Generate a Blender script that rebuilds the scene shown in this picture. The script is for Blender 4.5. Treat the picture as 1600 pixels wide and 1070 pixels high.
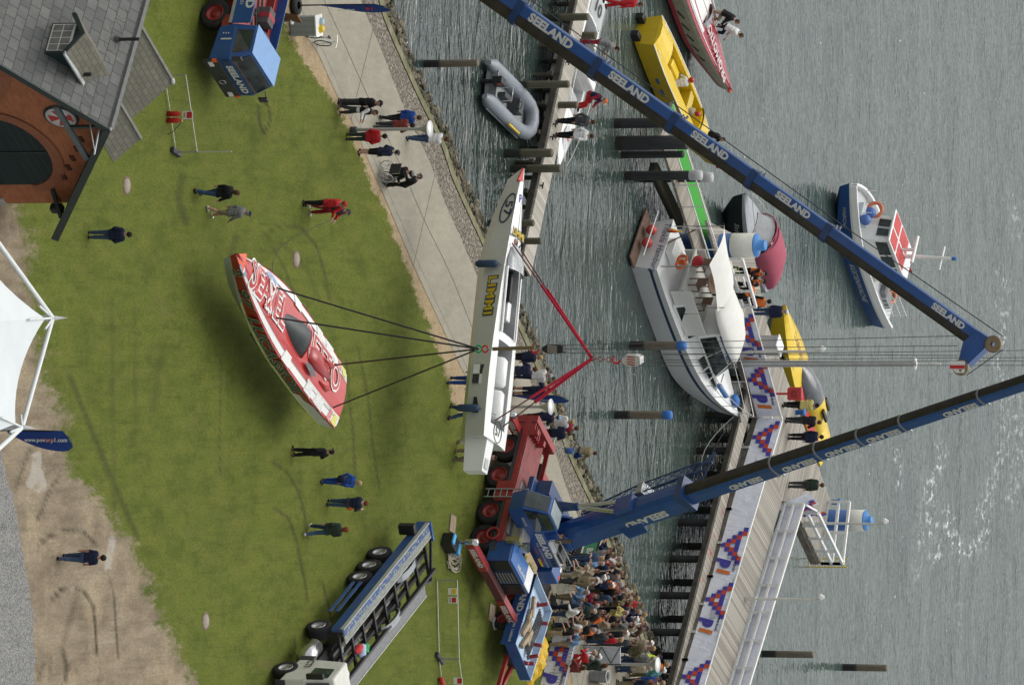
import bpy, math, random
import numpy as np
from mathutils import Vector, Matrix, noise as mnoise
random.seed(7)
C = bpy.context.scene
for _o in list(bpy.data.objects): bpy.data.objects.remove(_o)
V = Vector
R = math.radians

# ------------------------------------------------------------------ camera
# The photograph was taken with a long lens from a tall building and lies on its side
# (the world's up points to the right of the picture).
TH, F, CH = R(21.0), 11000.0, 104.0          # pitch below the horizon, focal length in photo pixels, camera height
DV = V((0, math.cos(TH), -math.sin(TH))); UV_ = V((0, math.sin(TH), math.cos(TH)))
cam = bpy.data.cameras.new('camera'); camo = bpy.data.objects.new('camera', cam); C.collection.objects.link(camo)
camo.matrix_world = Matrix(((UV_.x, -1, -DV.x, 0), (UV_.y, 0, -DV.y, 0), (UV_.z, 0, -DV.z, CH), (0, 0, 0, 1)))
cam.sensor_width = 36; cam.sensor_fit = 'HORIZONTAL'; cam.lens = F/1600*36
cam.clip_start = 5; cam.clip_end = 9000
C.camera = camo
# ------------------------------------------------------------------ light: bright overcast
SUN_EL, SUN_AZ = R(68), R(-40)               # the brighter patch of cloud, behind and left of the scene
w = bpy.data.worlds.new('World'); C.world = w; w.use_nodes = True
nt = w.node_tree; bg = nt.nodes['Background']
sky = nt.nodes.new('ShaderNodeTexSky'); sky.sky_type = 'NISHITA'; sky.sun_disc = False
sky.sun_elevation = SUN_EL; sky.sun_rotation = SUN_AZ; sky.dust_density = 4.0; sky.air_density = 1.0; sky.ozone_density = 1.0
hs = nt.nodes.new('ShaderNodeHueSaturation'); hs.inputs['Saturation'].default_value = 0.16
tn_ = nt.nodes.new('ShaderNodeMix'); tn_.data_type = 'RGBA'; tn_.blend_type = 'MULTIPLY'; tn_.inputs[0].default_value = 1; tn_.inputs[7].default_value = (1.0, 1.0, .97, 1)   # grey cloud
nt.links.new(sky.outputs[0], hs.inputs['Color']); nt.links.new(hs.outputs[0], tn_.inputs[6]); nt.links.new(tn_.outputs[2], bg.inputs[0]); bg.inputs[1].default_value = 0.14
sl = bpy.data.lights.new('sun', 'SUN'); sl.energy = .75; sl.angle = R(55); sl.color = (1.0, .965, .91)
so = bpy.data.objects.new('sun', sl); C.collection.objects.link(so)
sd = V((math.sin(SUN_AZ)*math.cos(SUN_EL), math.cos(SUN_AZ)*math.cos(SUN_EL), math.sin(SUN_EL)))   # towards the sun
so.rotation_euler = sd.to_track_quat('Z', 'Y').to_euler(); so.location = (0, 200, 120)
C.view_settings.view_transform = 'Standard'; C.view_settings.look = 'None'; C.view_settings.gamma = 1
C.view_settings.exposure = 0.4
try:
    C.cycles.max_bounces = 6; C.cycles.diffuse_bounces = 2; C.cycles.glossy_bounces = 3; C.cycles.transmission_bounces = 4
    C.cycles.use_denoising = True
except Exception: pass

# ------------------------------------------------------------------ pixel -> place
def ray(px, py): return DV + UV_*((px-800)/F) + V((1, 0, 0))*((py-535)/F)
def G(px, py, z=0.0):
    r = ray(px, py); t = (z-CH)/r.z; return V((r.x*t, r.y*t, z))
def AT(px, py, Y):
    r = ray(px, py); t = Y/r.y; return V((r.x*t, Y, CH+r.z*t))
def HZ(p, px):                               # height at which a vertical through p passes column px
    k = (px-800)/F; c, s = math.cos(TH), math.sin(TH)
    return CH + p.y*(k*c-s)/(c+k*s)
def TOP(p, px): return V((p.x, p.y, HZ(p, px)))
def PX(x, y, z):
    k = (y*math.sin(TH)+(z-CH)*math.cos(TH))/(y*math.cos(TH)-(z-CH)*math.sin(TH))
    d = y*math.cos(TH)-(z-CH)*math.sin(TH)
    return 800+F*k, 535+F*x/d

# ------------------------------------------------------------------ materials
MC = {}
def nodes(name):
    m = bpy.data.materials.new(name); m.use_nodes = True; t = m.node_tree
    return m, t, t.nodes['Principled BSDF']
def N(t, typ, **kw):
    n = t.nodes.new(typ)
    for k, v in kw.items():
        if k in n.inputs: n.inputs[k].default_value = v
        else: setattr(n, k, v)
    return n
def L(t, a, b): t.links.new(a, b)
def ramp(t, fac, stops):
    r = t.nodes.new('ShaderNodeValToRGB'); e = r.color_ramp.elements
    while len(e) < len(stops): e.new(.5)
    for i, (p, c) in enumerate(stops): e[i].position = p; e[i].color = (*c, 1) if len(c) == 3 else c
    t.links.new(fac, r.inputs[0]); return r.outputs[0]
def mixc(t, fac, a, b, mode='MIX'):
    n = t.nodes.new('ShaderNodeMix'); n.data_type = 'RGBA'; n.blend_type = mode
    for s, v in ((0, fac), (6, a), (7, b)):
        if isinstance(v, (int, float)): n.inputs[s].default_value = v
        elif isinstance(v, tuple): n.inputs[s].default_value = (*v, 1)
        else: t.links.new(v, n.inputs[s])
    return n.outputs[2]
def mth(t, op, a, b=None, c=None):
    n = t.nodes.new('ShaderNodeMath'); n.operation = op
    for i, v in enumerate((a, b, c)):
        if v is None: continue
        if isinstance(v, (int, float)): n.inputs[i].default_value = v
        else: t.links.new(v, n.inputs[i])
    return n.outputs[0]
def coords(t, kind='Object', scale=(1, 1, 1), rot=(0, 0, 0)):
    tc = t.nodes.new('ShaderNodeTexCoord'); mp = t.nodes.new('ShaderNodeMapping')
    mp.inputs['Scale'].default_value = scale; mp.inputs['Rotation'].default_value = rot
    t.links.new(tc.outputs[kind], mp.inputs[0]); return mp.outputs[0]
def noisen(t, vec, scale, detail=4, rough=.6, dist=0):
    n = N(t, 'ShaderNodeTexNoise', Scale=scale, Detail=detail, Roughness=rough, Distortion=dist); t.links.new(vec, n.inputs['Vector']); return n.outputs['Fac']
def bump(t, bs, h, strength=.3, dist=.02):
    b = N(t, 'ShaderNodeBump', Strength=strength, Distance=dist); t.links.new(h, b.inputs['Height']); t.links.new(b.outputs[0], bs.inputs['Normal'])
def M(col, rough=.55, metal=0, var=.12, scale=4, dirt=.0, coat=0, spec=.5, bmp=0):
    """painted, cloth, rubber, metal... one colour with slight wear"""
    key = (col, rough, metal, var, scale, dirt, coat, spec, bmp)
    if key in MC: return MC[key]
    m, t, b = nodes('mat_%d' % len(MC)); v = coords(t)
    n1 = noisen(t, v, scale, 5)
    lo = tuple(c*(1-var) for c in col); hi = tuple(min(1, c*(1+var)) for c in col)
    out = ramp(t, n1, [(.3, lo), (.7, hi)])
    if dirt:
        n2 = noisen(t, v, scale*.45, 6, .7)
        f = ramp(t, n2, [(.48, (0, 0, 0)), (.72, (dirt,)*3)])
        out = mixc(t, f, out, (.10, .085, .065))
    L(t, out, b.inputs['Base Color'])
    b.inputs['Roughness'].default_value = rough; b.inputs['Metallic'].default_value = metal
    b.inputs['Specular IOR Level'].default_value = spec; b.inputs['Coat Weight'].default_value = coat
    if bmp: bump(t, b, noisen(t, v, scale*6, 3), bmp, .01)
    MC[key] = m; return m
def CL(col): return M(col, .9, 0, .22, 9, 0, 0, .2, .25)    # cloth

WHITE = M((.72, .73, .72), .35, 0, .05, 2, .12, .2)
GEL = M((.78, .79, .78), .25, 0, .03, 1.5, .06, .4)
SILVER = M((.45, .46, .46), .4, .5, .12, 5)
GALV = M((.36, .38, .39), .5, .6, .15, 8)
CHROME = M((.6, .6, .6), .2, .9, .05)
RUBBER = M((.018, .019, .02), .85, 0, .3, 9, .25, 0, .3)
BLACK = M((.012, .013, .014), .5, 0, .25, 6)
DARK = M((.035, .037, .04), .6, 0, .25, 6, .2)
GREY = M((.22, .23, .24), .6, 0, .15, 5, .2)
LGREY = M((.42, .43, .43), .6, 0, .1, 5, .2)
BLUE = M((.013, .072, .26), .38, 0, .18, 1.2, .22, .25)
BLUED = M((.009, .04, .135), .45, 0, .2, 1.5, .35, .1)
LBLUE = M((.16, .32, .6), .4, 0, .08, 2, .1, .2)
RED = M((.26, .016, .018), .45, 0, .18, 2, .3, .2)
REDB = M((.5, .02, .02), .5, 0, .1, 4)
YEL = M((.75, .52, .015), .4, 0, .06, 2, .08, .3)
ORG = M((.75, .12, .015), .6, 0, .1, 4)
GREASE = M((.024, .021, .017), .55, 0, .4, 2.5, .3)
CREAM = M((.6, .6, .55), .5, 0, .06, 3, .15)
LETTER = M((.56, .57, .55), .5, 0, .08, 6)
def glass(name='window_glass', col=(.02, .03, .03)):
    m, t, b = nodes(name); b.inputs['Base Color'].default_value = (*col, 1); b.inputs['Roughness'].default_value = .06
    b.inputs['Specular IOR Level'].default_value = .7
    n = noisen(t, coords(t), 1.3, 3); c = ramp(t, n, [(.35, tuple(x*.5 for x in col)), (.7, tuple(x*2.2 for x in col))]); L(t, c, b.inputs['Base Color'])
    return m
GLASS = glass()
def planks(name, c0, c1, pw=.14, gap=.08, axis='x'):
    m, t, b = nodes(name); tc = t.nodes.new('ShaderNodeTexCoord'); s = t.nodes.new('ShaderNodeSeparateXYZ'); L(t, tc.outputs['UV'], s.inputs[0])
    a = s.outputs[0 if axis == 'x' else 1]; q = mth(t, 'DIVIDE', a, pw); fl = mth(t, 'FLOOR', q); fr = mth(t, 'FRACT', q)
    wn = N(t, 'ShaderNodeTexWhiteNoise', noise_dimensions='1D'); L(t, fl, wn.inputs['W'])
    n = noisen(t, coords(t, 'UV', (3, 3, 3)), 4, 6, .7)
    mx = mth(t, 'ADD', mth(t, 'MULTIPLY', wn.outputs[0], .55), mth(t, 'MULTIPLY', n, .6))
    col = ramp(t, mx, [(.2, c0), (.9, c1)])
    g = mth(t, 'LESS_THAN', fr, gap); col = mixc(t, g, col, tuple(x*.18 for x in c0)); L(t, col, b.inputs['Base Color']); b.inputs['Roughness'].default_value = .85
    bump(t, b, mth(t, 'SUBTRACT', 1, g), .5, .02); return m
DECKWOOD = planks('weathered_deck_planks', (.19, .17, .14), (.36, .33, .28), .15)
PALEWOOD = planks('pale_walkway_planks', (.28, .26, .22), (.46, .43, .37), .16)
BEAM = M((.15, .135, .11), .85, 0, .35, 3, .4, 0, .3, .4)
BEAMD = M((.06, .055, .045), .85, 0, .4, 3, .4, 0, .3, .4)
def pilemat(name, top, wet, zw):
    m, t, b = nodes(name); v = coords(t, 'Object', (6, 6, .7)); n = noisen(t, v, 2.2, 6, .7)
    c = ramp(t, n, [(.3, tuple(x*.6 for x in top)), (.7, tuple(x*1.25 for x in top))])
    tc = t.nodes.new('ShaderNodeTexCoord'); s = t.nodes.new('ShaderNodeSeparateXYZ'); L(t, tc.outputs['Object'], s.inputs[0])
    z = mth(t, 'ADD', s.outputs[2], mth(t, 'MULTIPLY', n, .25)); f = ramp(t, mth(t, 'SUBTRACT', z, zw), [(.0, (1, 1, 1)), (.14, (0, 0, 0))])
    L(t, mixc(t, f, c, wet), b.inputs['Base Color']); b.inputs['Roughness'].default_value = .8; bump(t, b, n, .6, .03); return m
PILE = pilemat('weathered_pile_wood', (.16, .135, .10), (.02, .021, .018), .75)
PILEG = pilemat('mossy_pile_wood', (.10, .095, .06), (.022, .025, .018), .8)
PILED = pilemat('dark_steel_pile', (.03, .032, .034), (.022, .02, .016), .4)

# ------------------------------------------------------------------ mesh builder
class MB:
    def __init__(s): s.v = []; s.f = []; s.m = []; s.s = []
    def add(s, vs, fs, mi=0, sm=False):
        o = len(s.v); s.v += [V(p) for p in vs]
        for f in fs: s.f.append([i+o for i in f]); s.m.append(mi); s.s.append(sm)
        return s
    def box(s, c, d, mi=0, rot=None):
        c = V(c); h = V(d)*.5; vs = []
        for z in (-1, 1):
            for x, y in ((-1, -1), (1, -1), (1, 1), (-1, 1)):
                p = V((x*h.x, y*h.y, z*h.z)); vs.append(c+(rot @ p if rot else p))
        return s.add(vs, [(3, 2, 1, 0), (4, 5, 6, 7), (0, 1, 5, 4), (1, 2, 6, 5), (2, 3, 7, 6), (3, 0, 4, 7)], mi)
    def b(s, x0, x1, y0, y1, z0, z1, mi=0): return s.box(((x0+x1)/2, (y0+y1)/2, (z0+z1)/2), (x1-x0, y1-y0, z1-z0), mi)
    def bar(s, p, q, w, h, mi=0, up=None):
        p, q = V(p), V(q); d = (q-p); ln = d.length; d.normalize(); up = V(up or (0, 0, 1))
        if abs(d.dot(up)) > .98: up = V((0, 1, 0))
        y = up.cross(d).normalized(); z = d.cross(y)
        return s.box((p+q)/2, (ln, w, h), mi, Matrix((d, y, z)).transposed())
    def tube(s, pts, r, n=8, mi=0, caps=True, sm=True, closed=False):
        pts = [V(p) for p in pts]; k = len(pts); rs = r if isinstance(r, (list, tuple)) else [r]*k; vs = []; fs = []; px = None
        for i, p in enumerate(pts):
            if closed: d = pts[(i+1) % k]-pts[i-1]
            else: d = pts[min(i+1, k-1)]-pts[max(i-1, 0)]
            if d.length < 1e-9: d = V((0, 0, 1))
            d.normalize()
            if px is None: px = d.orthogonal().normalized()
            else:
                px = px-d*px.dot(d); px = px.normalized() if px.length > 1e-6 else d.orthogonal().normalized()
            py = d.cross(px)
            for j in range(n):
                a = 2*math.pi*j/n; vs.append(p+(px*math.cos(a)+py*math.sin(a))*rs[i])
        for i in range(k if closed else k-1):
            i2 = (i+1) % k
            for j in range(n): fs.append((i*n+j, i*n+(j+1) % n, i2*n+(j+1) % n, i2*n+j))
        o = len(s.f); s.add(vs, fs, mi, sm)
        if caps and not closed:
            s.add(vs[:n], [tuple(range(n))[::-1]], mi); s.add(vs[-n:], [tuple(range(n))], mi)
        return s
    def lathe(s, prof, n=20, mi=0, c=(0, 0, 0), ax=(0, 0, 1), sm=True):
        ax = V(ax).normalized(); x = ax.orthogonal().normalized(); y = ax.cross(x); c = V(c); vs = []; fs = []
        for r, z in prof:
            for j in range(n):
                a = 2*math.pi*j/n; vs.append(c+ax*z+(x*math.cos(a)+y*math.sin(a))*max(r, 1e-4))
        for i in range(len(prof)-1):
            for j in range(n): fs.append((i*n+j, i*n+(j+1) % n, (i+1)*n+(j+1) % n, (i+1)*n+j))
        return s.add(vs, fs, mi, sm)
    def prism(s, poly, n, h, mi=0, mi2=None):
        """closed flat polygon (3D points) pushed by h along n"""
        p = [V(q) for q in poly]; n = V(n).normalized()*h; k = len(p)
        fs = [tuple(range(k))[::-1], tuple(range(k, 2*k))]
        s.add(p+[q+n for q in p], fs, mi); s.add(p+[q+n for q in p], [(i, (i+1) % k, k+(i+1) % k, k+i) for i in range(k)], mi if mi2 is None else mi2); return s
    def loft(s, rings, mis=None, mi=0, closed=True, caps=True, sm=False):
        n = len(rings[0]); o = len(s.v); s.v += [V(p) for r in rings for p in r]
        for i in range(len(rings)-1):
            for j in range(n if closed else n-1):
                s.f.append([o+i*n+j, o+i*n+(j+1) % n, o+(i+1)*n+(j+1) % n, o+(i+1)*n+j]); s.m.append(mis[j] if mis else mi); s.s.append(sm)
        if caps:
            s.f.append([o+j for j in range(n)][::-1]); s.m.append(mi); s.s.append(False)
            s.f.append([o+(len(rings)-1)*n+j for j in range(n)]); s.m.append(mi); s.s.append(False)
        return s
    def ball(s, c, r, n=10, mi=0, sq=(1, 1, 1)):
        c = V(c); prof = [(math.sin(math.pi*i/n)*r, -math.cos(math.pi*i/n)*r) for i in range(n+1)]
        o = len(s.v); s.lathe(prof, n+4, mi)
        for i in range(o, len(s.v)): p = s.v[i]; s.v[i] = V((p.x*sq[0], p.y*sq[1], p.z*sq[2]))+c
        return s
    def ring(s, c, r, t, ax=(0, 0, 1), n=20, mi=0, k=7):
        ax = V(ax).normalized(); x = ax.orthogonal().normalized(); y = ax.cross(x)
        return s.tube([V(c)+(x*math.cos(2*math.pi*i/n)+y*math.sin(2*math.pi*i/n))*r for i in range(n)], t, k, mi, closed=True)
    def xf(s, mat):
        s.v = [mat @ p for p in s.v]; return s
    def build(s, name, mats, parent=None, loc=None, bevel=0, world=False):
        me = bpy.data.meshes.new(name); vs = s.v
        if world and parent is not None:
            inv = parent.matrix_basis.inverted()
            if parent.parent is not None: inv = inv @ parent.parent.matrix_basis.inverted()
            vs = [inv @ p for p in vs]
        me.from_pydata([tuple(p) for p in vs], [], s.f)
        mats = mats if isinstance(mats, (list, tuple)) else [mats]
        for m in mats: me.materials.append(m)
        k = len(me.polygons); mi = np.minimum(np.array(s.m, dtype=np.int32), len(mats)-1)
        me.polygons.foreach_set('material_index', mi); me.polygons.foreach_set('use_smooth', np.array(s.s, dtype=bool))
        me.validate(); autouv(me)
        o = bpy.data.objects.new(name, me); C.collection.objects.link(o)
        if parent: o.parent = parent
        if loc: o.location = loc
        if bevel:
            bv = o.modifiers.new('bevel', 'BEVEL'); bv.width = bevel; bv.segments = 2; bv.limit_method = 'ANGLE'; bv.angle_limit = R(40)
        return o
def autouv(me):
    """flat mapping in metres, face by face: u runs level along the face, v up its slope"""
    k = len(me.polygons)
    if not k: return
    nv = np.zeros(k*3); me.polygons.foreach_get('normal', nv); nv = nv.reshape(-1, 3)
    tot = np.zeros(k, dtype=np.int32); me.polygons.foreach_get('loop_total', tot)
    co = np.zeros(len(me.vertices)*3); me.vertices.foreach_get('co', co); co = co.reshape(-1, 3)
    li = np.zeros(len(me.loops), dtype=np.int32); me.loops.foreach_get('vertex_index', li)
    t = np.stack([-nv[:, 1], nv[:, 0], np.zeros(k)], 1); ln = np.linalg.norm(t, axis=1); flat = ln < .15
    t[flat] = (1, 0, 0); t[~flat] /= ln[~flat, None]; b = np.cross(nv, t)
    fi = np.repeat(np.arange(k), tot); p = co[li]
    uv = np.stack([(p*t[fi]).sum(1), (p*b[fi]).sum(1)], 1)
    l = me.uv_layers.new(name='UVMap'); l.data.foreach_set('uv', uv.astype(np.float32).ravel())

def tag(o, label=None, cat=None, group=None, kind=None):
    for k, v in (('label', label), ('category', cat), ('group', group), ('kind', kind)):
        if v: o[k] = v
    return o
def thing(name, label, cat, loc=(0, 0, 0), rz=0.0, group=None):
    o = bpy.data.objects.new(name, None); C.collection.objects.link(o); o.empty_display_size = .3
    o.matrix_basis = Matrix.Translation(V(loc)) @ Matrix.Rotation(rz, 4, 'Z')
    return tag(o, label, cat, group)
def struct(o): o['kind'] = 'structure'; return o
def hd(v): return math.atan2(v[1], v[0])
def copy_tree(o, parent=None):
    c = o.copy(); C.collection.objects.link(c); c.parent = parent
    for ch in list(o.children): copy_tree(ch, c)
    return c
TC = {}
def text_mesh(s, bold=.0, sp=1.0, shear=0.0):
    k = (s, bold, sp, shear)
    if k not in TC:
        cu = bpy.data.curves.new('lettering', 'FONT'); cu.body = s; cu.size = 1; cu.align_x = 'CENTER'; cu.align_y = 'CENTER'
        cu.offset = bold; cu.space_character = sp; cu.shear = shear; cu.resolution_u = 3
        ob = bpy.data.objects.new('lettering', cu); C.collection.objects.link(ob); dg = bpy.context.evaluated_depsgraph_get(); dg.update()
        me = bpy.data.meshes.new_from_object(ob.evaluated_get(dg)); bpy.data.objects.remove(ob); TC[k] = me
    return TC[k]
def text(s, h, parent, o, xd, yd, mat, name='lettering', bold=.03, wx=1.0, sp=1.05, shear=0.0, world=False, lift=.006):
    """flat lettering of cap height h, centred on o, reading along xd with letter tops towards yd"""
    me = text_mesh(s, bold, sp, shear).copy(); me.materials.clear(); me.materials.append(mat)
    xd = V(xd).normalized(); yd = V(yd); yd = (yd-xd*yd.dot(xd)).normalized(); z = xd.cross(yd); o = V(o)+z*lift
    sc = h/.70
    mt = Matrix.Translation(o) @ Matrix((xd*sc*wx, yd*sc, z)).transposed().to_4x4()
    if world and parent:
        inv = parent.matrix_basis.inverted()
        if parent.parent is not None: inv = inv @ parent.parent.matrix_basis.inverted()
        mt = inv @ mt
    me.transform(mt)
    ob = bpy.data.objects.new(name, me); C.collection.objects.link(ob)
    if parent: ob.parent = parent
    return ob
# ------------------------------------------------------------------ shore lines (in metres, from the plan of the place)
WL = -1.6                                     # water level; the lawn is 0
def line(pts, z=0.0):
    w_ = sorted([G(px, py, z) for px, py in pts], key=lambda p: p.x)
    xs = np.array([p.x for p in w_]); ys = np.array([p.y for p in w_])
    sl = (ys[3]-ys[0])/(xs[3]-xs[0]); sr = (ys[-1]-ys[-4])/(xs[-1]-xs[-4])
    def f(x):
        x = np.asarray(x, dtype=float); y = np.interp(x, xs, ys)
        y = np.where(x < xs[0], ys[0]+(x-xs[0])*sl, y); return np.where(x > xs[-1], ys[-1]+(x-xs[-1])*sr, y)
    return f
PATH_R = line([(563, 0), (572, 25), (592, 70), (612, 122), (635, 180), (670, 250), (695, 318), (722, 378), (750, 443), (790, 520), (822, 580), (846, 640), (862, 686), (882, 756), (900, 800), (935, 890), (965, 970), (1000, 1070)])
PATH_L = line([(455, 0), (480, 60), (495, 80), (525, 147), (550, 190), (580, 262), (597, 300), (645, 413), (670, 468), (697, 525), (722, 578), (748, 625), (775, 690), (800, 750), (829, 823), (852, 880), (866, 940), (880, 1000), (895, 1070)])
SAND_L = line([(432, 0), (452, 60), (480, 110), (525, 165), (553, 230), (575, 280), (603, 340), (632, 415), (660, 490), (688, 560), (706, 620), (735, 690), (765, 750), (800, 830), (832, 890), (855, 950), (868, 1010), (880, 1070)])
MOSS = line([(592, 0), (598, 25), (613, 62), (632, 105), (650, 145), (690, 228), (707, 280), (727, 325), (745, 363), (775, 430), (805, 500), (832, 560), (857, 621), (872, 671), (890, 716), (907, 753), (925, 790), (955, 870), (985, 950), (1025, 1070)], -.75)
WEDGE = line([(608, 0), (614, 25), (628, 62), (648, 110), (667, 148), (706, 232), (724, 284), (742, 325), (760, 365), (790, 435), (820, 500), (848, 565), (871, 621), (888, 671), (908, 716), (926, 756), (945, 800), (975, 887), (1003, 955), (1045, 1070)], WL)
def npPX(x, y, z=0.0):
    d = y*math.cos(TH)-(z-CH)*math.sin(TH); k = (y*math.sin(TH)+(z-CH)*math.cos(TH))/d
    return 800+F*k, 535+F*x/d
def segdist(px, py, pts):
    d = np.full(px.shape, 1e9)
    for (ax, ay), (bx, by) in zip(pts[:-1], pts[1:]):
        vx, vy = bx-ax, by-ay; t = np.clip(((px-ax)*vx+(py-ay)*vy)/(vx*vx+vy*vy+1e-9), 0, 1)
        d = np.minimum(d, np.hypot(px-ax-t*vx, py-ay-t*vy))
    return d
def grid_mesh(name, X, Y, Z, mat, attrs):
    nx, ny = X.shape; idx = np.arange(nx*ny).reshape(nx, ny)
    q = np.stack([idx[:-1, :-1], idx[1:, :-1], idx[1:, 1:], idx[:-1, 1:]], -1).reshape(-1, 4)
    me = bpy.data.meshes.new(name); me.from_pydata(np.stack([X, Y, Z], -1).reshape(-1, 3).tolist(), [], q.tolist())
    for k, a in attrs.items():
        at = me.attributes.new(k, 'FLOAT', 'POINT'); at.data.foreach_set('value', a.astype(np.float32).ravel())
    me.materials.append(mat); o = bpy.data.objects.new(name, me); C.collection.objects.link(o); return o
xs = np.concatenate([[-500, -200, -80, -40, -28, -22], np.arange(-18, 18.01, .16), [22, 28, 40, 80, 200, 500]])
tt = np.concatenate([[-420, -200, -80, -30, -12, -4], np.linspace(0, 1, 300)])
X = np.repeat(xs[:, None], len(tt), 1); E_ = PATH_L(xs)+.35
Yn = 216.0; Y = np.where(tt[None, :] <= 0, Yn+tt[None, :], Yn+(E_[:, None]-Yn)*tt[None, :])
px_, py_ = npPX(X, Y)
def edge(pts): a = np.array(sorted(pts, key=lambda q: q[1])); return np.interp(py_, a[:, 1], a[:, 0])
dirt_e = edge([(-60, 200), (28, 320), (46, 360), (52, 420), (58, 500), (66, 560), (74, 610), (100, 650), (104, 700), (108, 742), (140, 758), (165, 800), (205, 850), (228, 900), (250, 960), (285, 1030), (310, 1090)])
grav_e = edge([(-30, 640), (0, 700), (12, 750), (26, 800), (32, 850), (42, 900), (52, 960), (55, 1070)])
sm = lambda v: np.clip(v*.5+.5, 0, 1)
dirt = sm((dirt_e-px_)/34); grav = sm((grav_e-px_)/5)
sand = sm((Y-SAND_L(X)-.15)/.8)
trk = np.zeros(X.shape)
for pts, wd, amt in [
    ([(541, 560), (545, 620), (552, 680), (555, 745)], 1.6, .9), ([(560, 545), (575, 620), (582, 690), (592, 760)], 1.6, .8), ([(497, 545), (512, 640), (520, 700), (515, 790)], 1.0, .4),
    ([(470, 600), (468, 690), (470, 800)], 1.0, .45), ([(425, 722), (447, 735), (465, 765), (476, 800), (480, 840)], 2.2, .7), ([(430, 795), (450, 808), (462, 840), (475, 900), (480, 935)], 2.2, .75), ([(506, 915), (515, 955), (516, 965)], 1.8, .9),
    ([(410, 370), (440, 350), (470, 355), (495, 385), (508, 430), (515, 470)], 3.0, .55), ([(425, 385), (445, 420), (460, 460), (475, 500), (480, 560)], 2.5, .45), ([(400, 395), (440, 380), (480, 420), (500, 470)], 4, .3),
    ([(285, 275), (278, 310), (290, 345)], 7, .55), ([(370, 370), (360, 400)], 6, .5), ([(405, 155), (420, 165), (422, 190), (412, 210), (405, 190), (404, 165)], 2.0, 1.0), ([(743, 905), (735, 940), (730, 980)], 2, .8), ([(450, 982), (455, 1020), (448, 1050)], 1.0, .9), ([(456, 982), (462, 1010)], 1.0, .8),
    ([(345, 560), (343, 690), (344, 735)], 1.4, .6), ([(175, 470), (176, 640), (180, 800)], 4, .3), ([(210, 470), (212, 700)], 3, .25), ([(110, 590), (150, 690), (180, 760), (215, 840)], 5, .55), ([(250, 560), (240, 640)], 6, .35),
    ([(60, 850), (75, 838), (105, 828), (130, 830), (150, 850)], 3, .8), ([(82, 935), (95, 920), (115, 915), (132, 925), (145, 945), (150, 990), (150, 1020)], 2.5, 1.0), ([(172, 900), (180, 950), (184, 1030)], 1.6, .8), ([(98, 1015), (104, 1040), (102, 1060)], 4, .8), ([(60, 1060), (70, 1035), (80, 1030), (78, 1050)], 3, .5), ([(25, 760), (45, 705), (60, 690)], 3, .6), ([(60, 810), (75, 770), (95, 740)], 3, .7), ([(120, 930), (100, 1000)], 5, .4)]:
    dd_ = segdist(px_, py_, pts)/wd; trk = np.maximum(trk, amt*np.clip(1.35-dd_, 0, 1))
pale = np.zeros(X.shape)
for pts, wd, amt in [([(58, 712), (55, 740), (48, 755)], 7, 1), ([(62, 740), (66, 758), (64, 765)], 6, 1), ([(176, 842), (172, 865), (168, 885)], 6, .9), ([(85, 700), (80, 708)], 3, .8)]:
    pale = np.maximum(pale, amt*np.clip(1.8-segdist(px_, py_, pts)/wd, 0, 1))
m, t, b = nodes('lawn_and_worn_earth'); P = coords(t, 'Object')
def att(n): a = N(t, 'ShaderNodeAttribute', attribute_name=n); return a.outputs['Fac']
Pst = coords(t, 'Object', (1, .36, 1))
nbig = noisen(t, P, .22, 4, .6); nmid = noisen(t, Pst, 1.6, 5, .65); nfine = noisen(t, coords(t, 'Object', (9, 2.2, 1)), 2.2, 5, .75)
g1 = ramp(t, nbig, [(.3, (.086, .108, .019)), (.7, (.124, .155, .026))])
g2 = mixc(t, ramp(t, nmid, [(.38, (0, 0, 0)), (.68, (1, 1, 1))]), g1, (.155, .164, .034))
g3 = mixc(t, ramp(t, nfine, [(.3, (.8, .8, .8)), (.62, (0, 0, 0))]), g2, (.052, .070, .011))
bare = ramp(t, noisen(t, Pst, .55, 6, .72), [(.58, (0, 0, 0)), (.74, (.5, .5, .5))])
g4 = mixc(t, bare, g3, (.115, .098, .045))
g4 = mixc(t, ramp(t, noisen(t, coords(t, 'Object', (1.2, .5, 1)), .9, 8, .8), [(.50, (0, 0, 0)), (.66, (.7,)*3)]), g4, (.052, .072, .012))
dn = noisen(t, Pst, 1.1, 7, .75)
dcol = ramp(t, dn, [(.25, (.15, .118, .083)), (.5, (.28, .23, .165)), (.75, (.39, .33, .245))])
dcol = mixc(t, ramp(t, noisen(t, coords(t, 'Object', (.5, .12, 1), (0, 0, .55)), 2.2, 7, .75), [(.44, (0, 0, 0)), (.66, (.75,)*3)]), dcol, (.135, .105, .074))
dcol = mixc(t, ramp(t, noisen(t, P, .35, 5, .7), [(.5, (0, 0, 0)), (.66, (.7,)*3)]), dcol, (.40, .325, .22))
dcol = mixc(t, ramp(t, nfine, [(.35, (.5, .5, .5)), (.6, (0, 0, 0))]), dcol, (.12, .09, .06))
edgef = mth(t, 'ADD', att('dirt'), mth(t, 'MULTIPLY', mth(t, 'SUBTRACT', noisen(t, Pst, .8, 8, .82), .5), 2.4)); ef = ramp(t, edgef, [(.38, (0, 0, 0)), (.66, (1, 1, 1))])
c1 = mixc(t, ef, g4, dcol)
scol = ramp(t, noisen(t, P, 3, 6, .7), [(.3, (.27, .20, .12)), (.7, (.40, .31, .20))])
sf = ramp(t, mth(t, 'ADD', att('sand'), mth(t, 'MULTIPLY', mth(t, 'SUBTRACT', noisen(t, Pst, 1.9, 8, .82), .5), 2.6)), [(.40, (0, 0, 0)), (.60, (1, 1, 1))])
c2 = mixc(t, sf, c1, scol)
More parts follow.
